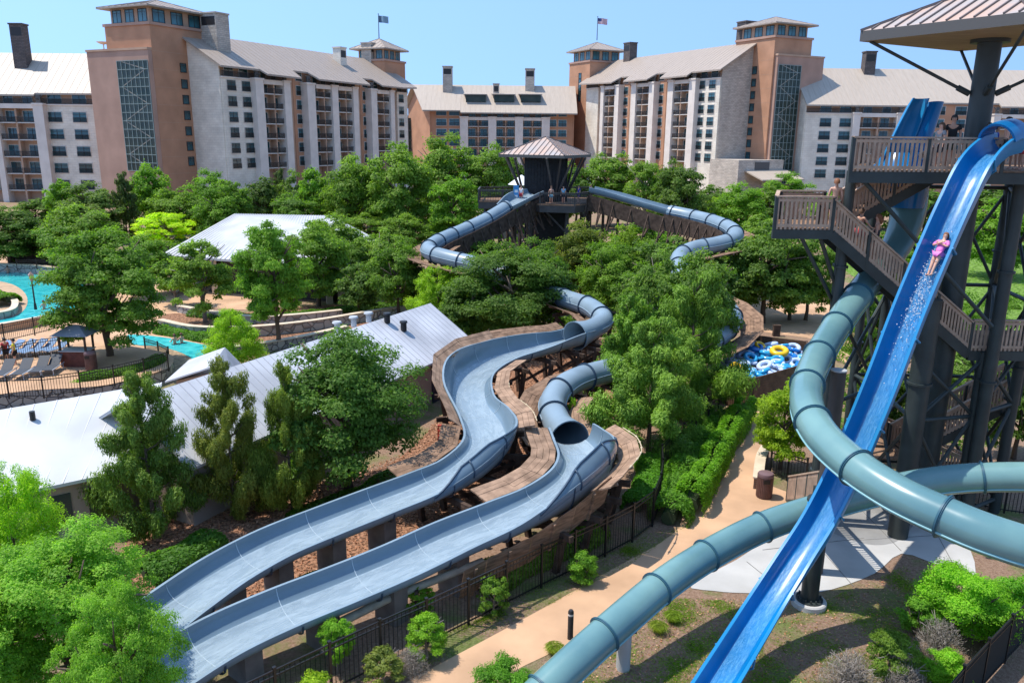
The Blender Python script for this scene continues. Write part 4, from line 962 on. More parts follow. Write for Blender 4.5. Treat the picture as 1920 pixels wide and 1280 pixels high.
# ------------------------------------------------------------------ blue speed slide
PA_, PB_ = (5.6, 19.1), (15.6, 26.2)
bs = thing('speed_slide', 'bright blue open speed slide dropping steeply from the tall tower', 'water slide', G(1515, 1135))
sp = [V(x, y, PA_, PB_) for x, y in ((1895, 283), (1868, 292), (1836, 325), (1805, 385), (1770, 462), (1716, 590), (1664, 725), (1605, 865), (1545, 985), (1480, 1085))] + [G(1419, 1178, 1.12), G(1362, 1270, .8), G(1310, 1355, .62), G(1260, 1440, .5)]
PS = vec(cr([tuple(p) for p in sp], 6))
parS = [(.60, .60, .62, .62)] * len(PS)
parS = [(.44, .44, .56 - .12 * min(1, i / 60), .56 - .12 * min(1, i / 60)) for i in range(len(PS))]
def box_trough(parent, P, par, m_in, m_out, name):
    fr = frames(P); rings = []
    for i, p in enumerate(P):
        T, R, U = fr[i]; wl, wr, hl, hr = par[i]
        prof = [(-wl - .02, hl), (-wl, hl), (-wl + .03, .22), (-wl + .12, .07), (-wl + .2, .01), (0, -.02), (wr - .2, .01), (wr - .12, .07), (wr - .03, .22), (wr, hl), (wr + .02, hr), (wr + .09, hr), (wr + .09, hr - .06), (wr + .05, hr - .07), (wr + .02, .2), (wr - .1, -.05), (0, -.1), (-wl + .1, -.05), (-wl - .02, .2), (-wl - .05, hl - .07), (-wl - .09, hl - .06), (-wl - .09, hl)]
        rings.append([p + R * u + U * v for u, v in prof])
    n = len(rings[0]); b = MB(); b.v = [tuple(q) for r in rings for q in r]
    for i in range(len(rings) - 1):
        for k in range(n): b.f.append([i * n + k, i * n + (k + 1) % n, (i + 1) * n + (k + 1) % n, (i + 1) * n + k]); b.m.append(0 if 1 <= k < 9 else 1)
    b.f.append(list(range(n))); b.m.append(1)
    return b.build(name, [m_in, m_out], parent, smooth=True, world=True)
box_trough(bs, PS, parS, BLUE, BLUE_O, 'flume')
frS = frames(PS)
wb = MB(); rows = []; uvs = []; s_ = arclen(PS)
for i, p in enumerate(PS):
    T, R, U = frS[i]; rows.append([p + R * u + U * (.035 + .02 * abs(u)) for u in (-.2, -.06, .06, .2, .33)]); uvs += [(u, s_[i]) for u in (-.2, -.06, .06, .2, .33)]
loft(wb, rows, closed=False, caps=False); ow = wb.build('water_film', FOAM, bs, smooth='all', fix=False, world=True); lay = ow.data.uv_layers.new(name='UVMap')
for l in ow.data.loops: lay.data[l.index].uv = uvs[l.vertex_index]
s = s_; d = 2.0
while d < s[-1]:
    p, T, i = at_len(PS, s, d); T_, R, U = frS[min(i, len(PS) - 2)]; b = MB(); wl, wr, hl, hr = parS[i]
    for q in (p,): b.tube([q + R * -(wl + .09) + U * hl, q + R * -(wl + .05) + U * .1, q + R * -wl * .5 - U * .11, q + R * wr * .5 - U * .11, q + R * (wr + .05) + U * .1, q + R * (wr + .09) + U * hl], .035, 6)
    b.build('joint_flange', BLUE_O, bs, world=True); d += 2.9
# arched hood over the entry
e0 = PS[5]; T, R, U = frS[5]
rg = []
for j in range(6):
    q = PS[1 + j]; T, R, U = frS[1 + j]; rg.append([q + R * .5 * math.cos(math.pi * k / 14) + U * (.45 + .5 * math.sin(math.pi * k / 14)) for k in range(15)] + [q + R * .57 * math.cos(math.pi * k / 14) + U * (.45 + .57 * math.sin(math.pi * k / 14)) for k in range(14, -1, -1)])
b = MB(); loft(b, rg); b.build('entry_hood', BLUE, bs, world=True, smooth=True)
# support column
pc = G(1516, 1133); tp = PS[min(range(len(PS)), key=lambda i: (Vector((PS[i].x, PS[i].y)) - Vector((pc.x, pc.y))).length)]
sc = thing('slide_column', 'dark steel column on a round concrete footing under the blue slide', 'column', pc)
b = MB(); b.cyl((0, 0, .2), (0, 0, tp.z - .35), .27, n=24); b.cyl((0, 0, .2), (0, 0, .25), .42, n=24); b.cyl((0, 0, tp.z - .5), (0, 0, tp.z - .42), .4, n=20)
for k in range(14): a = 2 * math.pi * k / 14; b.cyl((.36 * math.cos(a), .36 * math.sin(a), .25), (.36 * math.cos(a), .36 * math.sin(a), .34), .03, n=6)
b.box(-.15, .15, -.3, .3, tp.z - .5, tp.z - .1); b.build('column', STEEL, sc, smooth=True)
b = MB(); b.lathe([(0, .2), (.5, .2), (.54, .16), (.54, -.05), (0, -.05)], 28); b.build('footing', CONC, sc, smooth=True)

# ------------------------------------------------------------------ teal body slide
ts = thing('tube_slide', 'teal enclosed tube slide curling round the tall tower and over the blue slide', 'water slide', G(1168, 1255))
T1 = path3([(1706, 335, 'c', 31.2, .70), (1702, 400, 'c', 31.1, .64), (1680, 462, 'c', 30.8, .55), (1628, 530, 'c', 29.6, .50), (1568, 612, 'c', 27.4, .47), (1524, 690, 'c', 25, .46), (1512, 752, 'c', 22.9, .46), (1538, 812, 'c', 21.3, .46), (1600, 872, 'c', 19.9, .46),
            (1680, 925, 'c', 18.8, .46), (1770, 968, 'c', 18.0, .46), (1870, 1008, 'c', 17.3, .46), (1990, 1040, 'c', 17, .46), (2150, 1050, 'c', 17.6, .46), (2260, 1005, 'c', 19.5, .46), (2210, 935, 'c', 22, .46), (2080, 900, 'c', 23.4, .46),
            (1920, 894, 'c', 24.2, .46), (1790, 898, 'c', 24.9, .46), (1680, 915, 'c', 25.4, .46), (1560, 945, 'c', 25.6, .46), (1440, 983, 'c', 25.3, .46), (1340, 1032, 'c', 24.5, .46), (1250, 1090, 'c', 23.2, .46), (1160, 1165, 'c', 21.8, .46), (1060, 1255, 'c', 20.7, .46), (940, 1370, 'c', 19.6, .46)], 6)
PT = vec(T1); RT = [max(.4, float(r[3])) for r in T1]
tube_body(ts, PT, RT, TEAL); flanges(ts, PT, RT, 2.32, TEALF, None, start=4.1, over=.04, wid=.075)
for an in (-.55, math.pi + .55): seam_line(ts, PT[12:], .46, an, mat('teal_seam', (.22, .42, .44), .4), th=.03)
b = MB()
i0 = min(range(len(PT)), key=lambda i: (PT[i] - C(1440, 983, 25.3)).length)
def prop(name, px, py, m, r, zt=None):
    q = G(px, py); k = min(range(100, len(PT)), key=lambda i: (Vector((PT[i].x, PT[i].y)) - Vector((q.x, q.y))).length); t = thing(name, 'grey concrete post propping the near end of the teal tube', 'column', q)
    b = MB(); b.cyl((0, 0, -.1), (0, 0, PT[k].z - .46), r, n=20); b.build('post', m, t, smooth=True); b = MB(); b.box(-.3, .3, -.22, .22, PT[k].z - .5, PT[k].z - .38); b.build('saddle', STEEL, t)
prop('slide_post', 1168, 1252, CONC, .2)

# ------------------------------------------------------------------ tall tower at right
TW = Vector((15.97, 28.6, 0))
tt = thing('slide_tower', 'tall dark steel slide tower at right with wide hipped roof and slatted decks', 'slide tower', (TW.x, TW.y, 0))
b = MB(); zrf = H + 3.25
b.cyl((0, 0, 0), (0, 0, zrf), .42, .37, n=28); b.cyl((0, 0, zrf - .12), (0, 0, zrf), .6, n=24); b.build('mast', STEEL, tt, smooth=True)
pyramid_roof(tt, 0, 0, zrf, 2.9 * math.sqrt(2), 1.45, math.radians(-60) + math.radians(45), 4, .42, GUNMETAL, .34)
b = MB()
for k in range(4):
    a = math.radians(-60 + 45 + 90 * k); e = Vector((math.cos(a) * 3.75, math.sin(a) * 3.75, zrf)); q = Vector((math.cos(a) * .4, math.sin(a) * .4, H + 1.5)); b.cyl(q, e, .055, n=8); b.cyl(q, q.lerp(e, .12), .1, n=8); b.build('roof_strut', STEEL, tt); b = MB()
def L3(p): return Vector((p.x - TW.x, p.y - TW.y, p.z))
zd = H - 1.0
Yf = 26.7; xl = D(1602, 252, Yf).x - TW.x; xr = D(1893, 252, Yf).x - TW.x; yf = Yf - TW.y; yb = 5.0
sk = .46; xlb = xl + (yb - yf) * sk
b = MB(); b.prism([(xl, yf), (xr + 5, yf), (xr + 5, yb), (xlb, yb)], zd - .06, zd, 0)
b.box(xl - .05, xr + 5, yf - .06, yf + .1, zd - .42, zd - .07, 1); b.beam((xl + .1, yf + .15, zd - .24), (xlb + .02, yb - .05, zd - .24), .14, .32, 1)
for k in range(1, 5): b.box(xl + .25 + 1.4 * k * sk, xr + 5, yf + 1.4 * k, yf + 1.4 * k + .15, zd - .4, zd - .07, 1)
b.build('upper_deck', [WOOD, STEEL], tt)
railing(tt, (xl, yf, zd), (xr - .1, yf, zd), 1.03, .152, .075, drop=.06); railing(tt, (xl + .03, yf + .1, zd), (xlb, yb, zd), 1.03, .152, .075, drop=.06); railing(tt, (xr + 1.3, yf, zd), (xr + 5, yf, zd), 1.03, .152, .075, drop=.06)
railing(tt, (xlb + .1, yb, zd), (xr + 5, yb, zd), 1.03, .152, .075, drop=.06)
# landing and flight
Yl = 28.0
zl_ = D(1500, 430, Yl).z + .05; lx0 = D(1454, 400, Yl).x - TW.x; lx1 = D(1562, 400, Yl).x - TW.x; yl = Yl - TW.y
lxb = lx0 + 1.02; b = MB(); b.prism([(lx0, yl), (lx1 + .4, yl), (lx1 + .4, yl + 3.0), (lxb, yl + 3.0)], zl_ - .06, zl_, 0); b.box(lx0 - .05, lx1 + .02, yl - .06, yl + .1, zl_ - .38, zl_ - .07, 1); b.beam((lx0 + .1, yl + .15, zl_ - .22), (lxb + .1, yl + 2.9, zl_ - .22), .12, .3, 1); b.build('landing', [WOOD, STEEL], tt)
railing(tt, (lx0, yl, zl_), (lx1, yl, zl_), 1.07, .15, .075, drop=.06, posts=1.2); railing(tt, (lx0 + .03, yl + .1, zl_), (lxb, yl + 3, zl_), 1.07, .15, .075, drop=.06); railing(tt, (lxb + .1, yl + 3, zl_), (lx1 + .8, yl + 3, zl_), 1.07, .15, .075, drop=.06)
def flight(root, a, c, wdir, w, steps, m=RAILW, rails=(0, 1), solid=False):
    """a upper corner, c lower corner of the near side"""
    a = Vector(a); c = Vector(c); W = Vector(wdir) * w; b = MB()
    for i in range(steps):
        t = (i + .5) / steps; p = a.lerp(c, t); run = Vector((c.x - a.x, c.y - a.y, 0)) / steps
        b.slab([p - run * .6, p + run * .6, p + run * .6 + W, p - run * .6 + W], (0, 0, -.05))
    b.build('tread', WOOD, root)
    b = MB()
    for k in (0, 1):
        o = W * k; b.beam(a + o - Vector((0, 0, .22)), c + o - Vector((0, 0, .22)), .08, .34)
    b.build('stringer', STEEL, root)
    for k in rails:
        o = W * k; railing(root, a + o, c + o, 1.0, .15, .07, drop=.04, posts=1.6)
fl_c = L3(D(1846, 668, 27.0)); fl_a = Vector((lx1, yl, zl_)); fl_c.y = yl
flight(tt, fl_a, fl_c, (0, 1, 0), 1.25, 24)
b = MB(); o_ = Vector((0, 1.17, .88)); b.beam(fl_a + o_, fl_c + o_, .05, .3); b.build('handrail_board', RAILW, tt)
b = MB(); z2 = fl_c.z; b.box(fl_c.x, fl_c.x + 4, yl, yl + 3, z2 - .06, z2, 0); b.box(fl_c.x, fl_c.x + 4, yl - .06, yl + .1, z2 - .42, z2 - .07, 1); b.build('landing', [WOOD, STEEL], tt)
railing(tt, (fl_c.x, yl, z2), (fl_c.x + 4, yl, z2), 1.07, .15, .075, drop=.06, posts=1.5)
# flight from the first landing up to the deck, behind
flight(tt, (lx1 + 4.6, yl + 1.9, zd), (lx1 + 1.2, yl + 1.9, zl_), (0, 1, 0), 1.1, 12)
b = MB(); b.box(lx1 + .4, lx1 + 1.3, yl + 1.35, yl + 3.0, zl_ - .06, zl_); b.build('landing', WOOD, tt)
# lower flights seen through the frame
lf = L3(D(1912, 742, 30.2)); lg = L3(D(1690, 858, 30.2)); flight(tt, lf, lg, (0, 1, 0), 1.2, 18)
b = MB(); b.box(lg.x - 1.6, lg.x, lg.y - .1, lg.y + 2.6, lg.z - .06, lg.z); b.build('landing', WOOD, tt)
flight(tt, (lg.x, lg.y + 2.6, lg.z), (lg.x + 4.2, lg.y + 2.6, .1), (0, -1, 0), 1.2, 14)
# columns and bracing
cols = [(D(1600, 300, 28.4), .17, zd), (D(1577, 470, 28.8), .17, zl_), (D(1905, 400, 27.6), .22, zd), (D(1718, 760, 27.4), .36, 9.2), (D(1838, 700, 28.0), .17, z2), (D(1905, 720, 29.5), .2, zd), (D(1790, 300, 33.2), .2, zd), (D(1650, 300, 33.2), .17, zd), (D(1870, 500, 33.0), .22, zd), (D(1668, 520, 31.5), .17, zl_)]
for p, r, zt in cols:
    b = MB(); q = L3(p); b.cyl((q.x, q.y, 0), (q.x, q.y, zt - .1), r, n=16)
    for zz in range(2, int(zt), 4): b.cyl((q.x, q.y, zz), (q.x, q.y, zz + .08), r + .07, n=16)
    b.build('post', STEEL, tt, smooth=True)
cc = [L3(p) for p, r, zt in cols]
def brace(i, j, z0, z1, r=.07): 
    b = MB(); b.cyl((cc[i].x, cc[i].y, z0), (cc[j].x, cc[j].y, z1), r, n=8); b.cyl((cc[i].x, cc[i].y, z1), (cc[j].x, cc[j].y, z0), r, n=8); b.build('cross_brace', STEEL, tt, smooth=True)
for i, j in ((2, 8), (6, 8), (6, 7), (5, 8), (4, 5), (7, 9), (3, 4), (3, 9), (1, 9)):
    top = min(cols[i][2], cols[j][2]) - .4; z = .6
    while z < top - 1.5: brace(i, j, z, min(top, z + 4)); z += 4.0
    for z in np.arange(.6, top + .1, 4.0): b = MB(); b.cyl((cc[i].x, cc[i].y, z), (cc[j].x, cc[j].y, z), .08, n=8); b.build('tie', STEEL, tt, smooth=True)
b = MB(); b.cyl(L3(D(1607, 325, 26.9)), L3(D(1860, 612, 26.9)), .07, n=8); b.cyl(L3(D(1500, 440, 28.1)), L3(D(1571, 585, 28.9)), .07, n=8); b.cyl(L3(D(1538, 445, 28.1)), L3(D(1574, 560, 28.9)), .07, n=8); b.build('diagonal_prop', STEEL, tt, smooth=True)
# cut-off column with a pale cap
q = C(1573, 695, 25.8); cpst = thing('steel_column', 'free standing dark steel column with pale round cap beside the blue slide', 'column', (q.x, q.y, 0))
b = MB(); b.cyl((0, 0, 0), (0, 0, q.z), .24, n=24); b.build('shaft', STEELB, cpst, smooth=True); b = MB(); b.cyl((0, 0, q.z), (0, 0, q.z + .04), .25, n=24); b.build('cap', mat('galvanised', (.42, .43, .44), .5), cpst, smooth=True)
# start funnel of the teal slide and raised blue launch capsule on the deck
cap = thing('launch_capsule', 'blue open launch capsule leaning back on the top deck of the tall tower', 'slide entry', (L3(D(1715, 300, 30.3)).x + TW.x, 30.3, zd))
b = MB(); rg = []
p0 = D(1672, 312, 30.2); p1 = D(1728, 184, 30.7)
for j in range(9):
    t = j / 8; p = p0.lerp(p1, t); wd = .52 - .17 * t ** 2; T = (p1 - p0).normalized(); R = Vector((1, .25, 0)).normalized(); U = T.cross(R)
    hh = .42 if j < 8 else .25
    rg.append([p + R * wd * math.cos(math.pi * k / 12) * 1 + U * (hh * math.sin(math.pi * k / 12)) for k in range(13)] + [p + R * (wd - .06) * math.cos(math.pi * k / 12) + U * (hh - .06) * math.sin(math.pi * k / 12) for k in range(12, -1, -1)])
loft(b, rg); b.build('shell', BLUE_O, cap, world=True, smooth=True)
b = MB(); rg = []
p0 = D(1706, 314, 30.6); p1 = D(1752, 193, 31.1); T = (p1 - p0).normalized(); R = Vector((1, .1, 0)).normalized(); U = T.cross(R)
for j in range(9):
    t = j / 8; p = p0.lerp(p1, t); wd = .48 - .14 * t
    rg.append([p + R * wd * math.cos(-math.pi * k / 12) + U * .3 * math.sin(-math.pi * k / 12) for k in range(13)] + [p + R * (wd - .05) * math.cos(-math.pi * k / 12) + U * .25 * math.sin(-math.pi * k / 12) for k in range(12, -1, -1)])
loft(b, rg); b.build('door_shell', BLUE, cap, world=True, smooth=True)
b = MB(); q = D(1690, 300, 30.4); b.lathe([(.95, -.35), (1.0, 0), (.9, .05), (.6, .5), (.45, .5)], 20, (q.x, q.y, zd)); b.build('start_tub', BLUE, cap, world=True, smooth=True)
b = MB(); q = D(1706, 330, 31); b.cyl((q.x, q.y, zd - 1.55), (q.x, q.y, zd - .1), .62, .8, 24); b.build('funnel', BLUE, cap, world=True, smooth=True)

# ------------------------------------------------------------------ long sheds and low buildings
SHEDROOF = mat('white_metal_roof', (0.56, 0.555, 0.57), 0.42, 0.28, .35, 0.02, spec=0.5, detail=10)
SHEDROOFB = mat('bright_metal_roof', (0.64, 0.63, 0.62), 0.5, 0.18, .35, spec=0.4)
SHEDWALL = mat('tan_render', (0.40, 0.305, 0.25), 0.9, 0.12, 1, 0.1)
def roof_quad(root, q, off, m, seam, name='roof', sm=None):
    """q: eave0, eave1, ridge1, ridge0"""
    q = [Vector(p) for p in q]; b = MB(); b.slab(q, (0, 0, -off)); n = int((q[1] - q[0]).length / seam)
    for k in range(n + 1):
        t = k / n; b.beam(q[0].lerp(q[1], t) + Vector((0, 0, .005)), q[3].lerp(q[2], t) + Vector((0, 0, .005)), .03, .022, 1)
    return b.build(name, [m, sm or m], root, world=True)
SEAMP = mat('pale_seam', (0.40, 0.40, 0.43), 0.45)
E1 = G(893, 644, 2.5); Edir = (G(745, 704, 2.5) - G(888, 642, 2.5)).normalized(); Enrm = Vector((-Edir.y, Edir.x, 0))
if Enrm.dot(E1) > 0 and Enrm.x < 0: Enrm = -Enrm      # outwards, towards the camera side
Enrm = Vector((.89, -.46, 0)) if Enrm.x < 0 else Enrm
SL = 21.0; R1v = E1 - Enrm * 3.2 + Vector((0, 0, 2.1)); E0 = E1 + Edir * SL; R0v = R1v + Edir * SL
sh = thing('long_shed', 'long tan walled shed with white ribbed metal roof and three roof vents', 'shed', (E1.x, E1.y, 0))
roof_quad(sh, [E0, E1, R1v, R0v], .1, SHEDROOF, .42, sm=SEAMP)
Bk1 = R1v - Enrm * 2.6 - Vector((0, 0, 1.5)); Bk0 = Bk1 + Edir * SL
roof_quad(sh, [Bk1, Bk0, R0v - Vector((0, 0, .02)), R1v - Vector((0, 0, .02))], .1, SHEDROOF, .42, 'back_roof', sm=SEAMP)
b = MB(); w0 = E1 - Enrm * .35 + Edir * .3; w1 = E1 - Enrm * 5.4 + Edir * .3; w2 = w1 + Edir * (SL - .6); w3 = w0 + Edir * (SL - .6)
b.prism([(w.x, w.y) for w in (w0, w1, w2, w3)], 0, 2.45); rr = E1 - Enrm * 3.2
for e in (.3, SL - .3):
    o = Edir * e; a = E1 - Enrm * .35 + o; c = E1 - Enrm * 5.4 + o; r_ = rr + o; b.slab([(a.x, a.y, 2.45), (c.x, c.y, 2.75), (r_.x, r_.y, 4.45)], Edir * .1 * (1 if e < 1 else -1))
b.build('wall', SHEDWALL, sh, world=True)
def door_on(root, px, py0, w, h, m, name='door'):
    d = V(px, py0, (w0.x, w0.y), (w3.x, w3.y)); o = Enrm * .03; b = MB(); a = Vector((d.x, d.y, 0)) - Edir * w / 2; c = a + Edir * w
    b.slab([a, c, c + Vector((0, 0, h)), a + Vector((0, 0, h))], o * 2, 0); b.slab([a + o * 2 + Vector((0, 0, h)), c + o * 2 + Vector((0, 0, h)), c + o * 2 + Vector((0, 0, h + .08)), a + o * 2 + Vector((0, 0, h + .08))], o, 1)
    b.build(name, [m, FASCIA], root, world=True)
door_on(sh, 821, 700, 1.3, 2.15, mat('navy_door', (.012, .02, .05), .5))
for i, (px, py, r) in enumerate(((726, 605, .17), (757, 620, .17))):
    d = ray(px, py); n = (E1 - E0).cross(R1v - E1).normalized(); t = (E1 - CAMP).dot(n) / d.dot(n); p = CAMP + d * t
    b = MB(); b.cyl(p, p + Vector((0, 0, .42)), r, n=14); b.cyl(p + Vector((0, 0, .46)), p + Vector((0, 0, .56)), r + .06, r + .03, 14); b.build('roof_vent', DARKMETAL, sh, world=True, smooth=True)
for px, py in ((632, 610), (663, 600), (691, 592)):
    d = ray(px, py); n = (Bk1 - Bk0).cross(R1v - Bk1).normalized(); t = (R1v - Enrm * .5 - CAMP).length / d.length; p = V(px, py, (R1v.x - Enrm.x * .5, R1v.y - Enrm.y * .5), (R0v.x - Enrm.x * .5, R0v.y - Enrm.y * .5)); p.z -= .35
    b = MB(); b.cyl(p, p + Vector((0, 0, .45)), .15, n=14); b.cyl(p + Vector((0, 0, .48)), p + Vector((0, 0, .56)), .26, .22, 14); b.build('roof_vent', GALV := mat('galvanised', (.42, .43, .44), .5), sh, world=True, smooth=True)
# nearer shed
F0 = G(-160, 965, 2.3); F1 = G(222, 884, 2.3); K1 = G(303, 717, 4.3); K0 = G(-120, 788, 4.3)
s1b = thing('long_shed', 'near shed at the left edge with a plain bright white metal roof', 'shed', (F1.x, F1.y, 0))
roof_quad(s1b, [F0, F1, K1, K0], .12, SHEDROOFB, .6)
b = MB(); ins = (K1 - F1).normalized() * .5; a = F1 + ins; c = F0 + ins; d_ = K0 - ins * 3; e = K1 - ins * 3; sidev = (F1 - F0).normalized() * .4
b.prism([(p.x, p.y) for p in (a - sidev, c, d_, e - sidev)], 0, 2.45); b.slab([(a - sidev).to_3d(), (e - sidev), Vector((e.x - sidev.x, e.y - sidev.y, 2.3)), Vector((a.x - sidev.x, a.y - sidev.y, 2.3))], -sidev * .3); b.build('wall', SHEDWALL, s1b, world=True)
b = MB(); p = F1.lerp(K1, .55) ; 
q = K0.lerp(K1, .42).lerp(F0.lerp(F1, .42), .2); b.cyl(q, q + Vector((0, 0, .35)), .1, n=10); b.build('roof_vent', DARKMETAL, s1b, world=True)
for px in (188, 115):
    b = MB(); q = V(px, 955, (a.x, a.y), (c.x, c.y)); u_ = (F1 - F0); u_.z = 0; u_.normalize(); nn = Vector((u_.y, -u_.x, 0)) * .04; q.z = 0
    b.slab([q - u_ * .35 + Vector((0, 0, .5)), q + u_ * .35 + Vector((0, 0, .5)), q + u_ * .35 + Vector((0, 0, 1.75)), q - u_ * .35 + Vector((0, 0, 1.75))], nn); b.build('window', GLASSD, s1b, world=True)
# little gabled end between the sheds
q0 = G(335, 712, 2.6); jb = thing('shed_annex', 'small pinkish gabled annex between the two white roofed sheds', 'annex', (q0.x, q0.y, 0))
a = G(330, 714, 2.4); c = G(435, 722, 2.4); pk = G(402, 690, 3.5); dd = Vector((-.9, -1.9, 0)); b = MB()
b.add([a.xyz, c.xyz, Vector((a.x, a.y, 0)), Vector((c.x, c.y, 0)), Vector((pk.x, pk.y, 3.3))], [(2, 3, 1, 4, 0)]); b.prism([(a.x, a.y + .05), (c.x, c.y + .05), (c.x - 1, c.y + 4), (a.x - 1, a.y + 4)], 0, 2.3)
b.build('wall', SHEDWALL, jb, world=True)
b = MB(); back = Vector((-.6, 3.2, .1)); b.slab([a + Vector((-.4, -.35, 0)), pk + Vector((0, -.35, .1)), pk + back, a + back], (0, 0, .08)); b.slab([c + Vector((.3, -.35, 0)), pk + Vector((0, -.35, .1)), pk + back, c + back], (0, 0, .08)); b.build('roof', SHEDROOF, jb, world=True)
b = MB(); q = G(413, 735, 1.2); b.cbox((q.x, q.y - .05, 1.5), .5, .08, .7); b.build('window', GLASSD, jb, world=True)

# pavilion with broad pale roof behind the trees
pv = thing('pavilion', 'broad pale metal roofed pavilion half hidden by trees left of centre', 'pavilion', D(520, 440, 78))
e = [G(300, 478, 3.4), G(640, 500, 3.4), G(735, 462, 3.4), G(430, 428, 3.4)]; rdl = D(440, 412, 84); rdr = D(620, 408, 83); rdl.z = rdr.z = 6.2
b = MB(); off = (0, 0, -.2)
b.slab([e[0], e[1], rdr, rdl], off); b.slab([e[1], e[2], rdr], off); b.slab([e[3], e[0], rdl], off); b.slab([e[2], e[3], rdl, rdr], off)
for k in range(1, 40):
    t = k / 40; b.beam(e[0].lerp(e[1], t) + Vector((0, 0, .02)), rdl.lerp(rdr, t) + Vector((0, 0, .02)), .07, .06, 1)
b.build('roof', [mat('pavilion_roof', (.50, .49, .47), .5, .15, .5), SEAMP], pv, world=True)
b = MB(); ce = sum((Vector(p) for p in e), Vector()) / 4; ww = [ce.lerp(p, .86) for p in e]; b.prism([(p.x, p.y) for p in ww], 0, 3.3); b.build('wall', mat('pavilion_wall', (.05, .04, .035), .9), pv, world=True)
for p, q in ((e[0], e[1]), (e[1], e[2])):
    for t in (.05, .28, .5, .72, .95):
        c_ = p.lerp(q, t).lerp(ce, .06); b = MB(); b.cbox((c_.x, c_.y, 1.6), .55, .55, 3.2, .3); b.build('stone_post', COPING, pv, world=True)
# dark hut far left
hp = D(95, 450, 88); ht = thing('hut', 'dark timber bar hut with low hipped roof beside the upper pool', 'hut', (hp.x, hp.y, 0))
b = MB(); b.box(-3.6, 3.6, -2, 2, 0, 2.6); b.build('wall', WOODD, ht)
b = MB(); z = D(95, 431, 88).z
b.add([(-4.4, -2.8, z - .9), (4.4, -2.8, z - .9), (4.4, 2.8, z - .9), (-4.4, 2.8, z - .9), (-2, 0, z + .3), (2, 0, z + .3)], [(0, 1, 5, 4), (1, 2, 5), (2, 3, 4, 5), (3, 0, 4), (0, 3, 2, 1)]); b.build('roof', mat('hut_roof', (.15, .12, .10), .8, .2, 2), ht)
# kiosk on the terrace
ZT = .8
kp = G(150, 684, ZT); ks = thing('towel_kiosk', 'small brown towel kiosk with grey hipped roof on the pool terrace', 'kiosk', kp)
b = MB(); b.box(-.85, .75, -.5, .5, 0, .95); b.box(-.9, .8, -.55, .55, .95, 1.0, 1); b.build('counter', [mat('red_brown_boards', (.14, .04, .025), .7, .3, 4), CONC], ks)
for x in (-.8, .7):
    for y in (-.45, .45): b = MB(); b.box(x - .05, x + .05, y - .05, y + .05, 1.0, 2.0); b.build('post', WOODD, ks)
b = MB(); b.add([(-1.15, -.85, 1.95), (1.05, -.85, 1.95), (1.05, .85, 1.95), (-1.15, .85, 1.95), (-.3, 0, 2.5), (.2, 0, 2.5)], [(0, 1, 5, 4), (1, 2, 5), (2, 3, 4, 5), (3, 0, 4), (0, 3, 2, 1)]); b.build('roof', mat('kiosk_roof', (.22, .23, .26), .6, .1, 3), ks)

# ------------------------------------------------------------------ pools, terraces, low walls
RUBBLE = rubble_mat('rubble_wall', (.42, .38, .32), (.26, .24, .22), (.10, .09, .085))
RUBBLEL = rubble_mat('pale_rubble_wall', (.52, .47, .40), (.36, .33, .29), (.2, .18, .16), 1.4)
POOLW = bpy.data.materials.new('pool_water'); POOLW.use_nodes = True
_n = POOLW.node_tree; _b = _n.nodes['Principled BSDF']; _b.inputs['Base Color'].default_value = (.02, .42, .45, 1); _b.inputs['Roughness'].default_value = .08
_z = _n.nodes.new('ShaderNodeTexNoise'); _z.inputs['Scale'].default_value = 1.6; _z.inputs['Detail'].default_value = 5; _t = _n.nodes.new('ShaderNodeTexCoord'); _n.links.new(_t.outputs['Object'], _z.inputs[0])
_p = _n.nodes.new('ShaderNodeBump'); _p.inputs['Strength'].default_value = .5; _p.inputs['Distance'].default_value = .1; _n.links.new(_z.outputs[0], _p.inputs['Height']); _n.links.new(_p.outputs[0], _b.inputs['Normal'])
_r = _n.nodes.new('ShaderNodeValToRGB'); _r.color_ramp.elements[0].position = .3; _r.color_ramp.elements[1].position = .7; _r.color_ramp.elements[0].color = (.012, .33, .37, 1); _r.color_ramp.elements[1].color = (.07, .58, .56, 1)
_n.links.new(_z.outputs[0], _r.inputs[0]); _n.links.new(_r.outputs[0], _b.inputs['Base Color'])
sheet('pool_deck', gp([(-90, 470), (80, 478), (260, 500), (330, 560), (420, 610), (470, 660), (440, 720), (300, 700), (240, 690), (-90, 700)], n=3), .010, PATH)
sheet('pool_water', gp([(-60, 503), (0, 508), (50, 512), (100, 520), (150, 528), (160, 560), (120, 590), (70, 603), (0, 612), (-60, 600)], n=3), .030, POOLW)
sheet('pool_island', gp([(-60, 525), (10, 530), (42, 545), (52, 565), (42, 585), (10, 598), (-60, 600)], n=3), .045, mat('island_tan', (.46, .31, .19), .9, .2, 1.5))
sheet('river_water', gp([(240, 628), (300, 632), (360, 642), (410, 655), (450, 680), (440, 705), (395, 702), (372, 684), (345, 664), (300, 650), (250, 646)], n=3), .030, POOLW)
sheet('dry_bed', gp([(300, 648), (340, 660), (368, 684), (366, 704), (330, 700), (300, 690), (260, 660)], n=3), .022, mat('dry_planting', (.36, .25, .14), .95, .5, 3, .6))
sheet('garden_bed', gp([(300, 590), (420, 590), (560, 575), (720, 570), (800, 585), (700, 620), (500, 640), (330, 635)], n=3), .020, MULCH)
sheet('tan_court', gp([(385, 545), (500, 545), (540, 560), (480, 580), (380, 575), (330, 560)], n=3), .016, PATH)
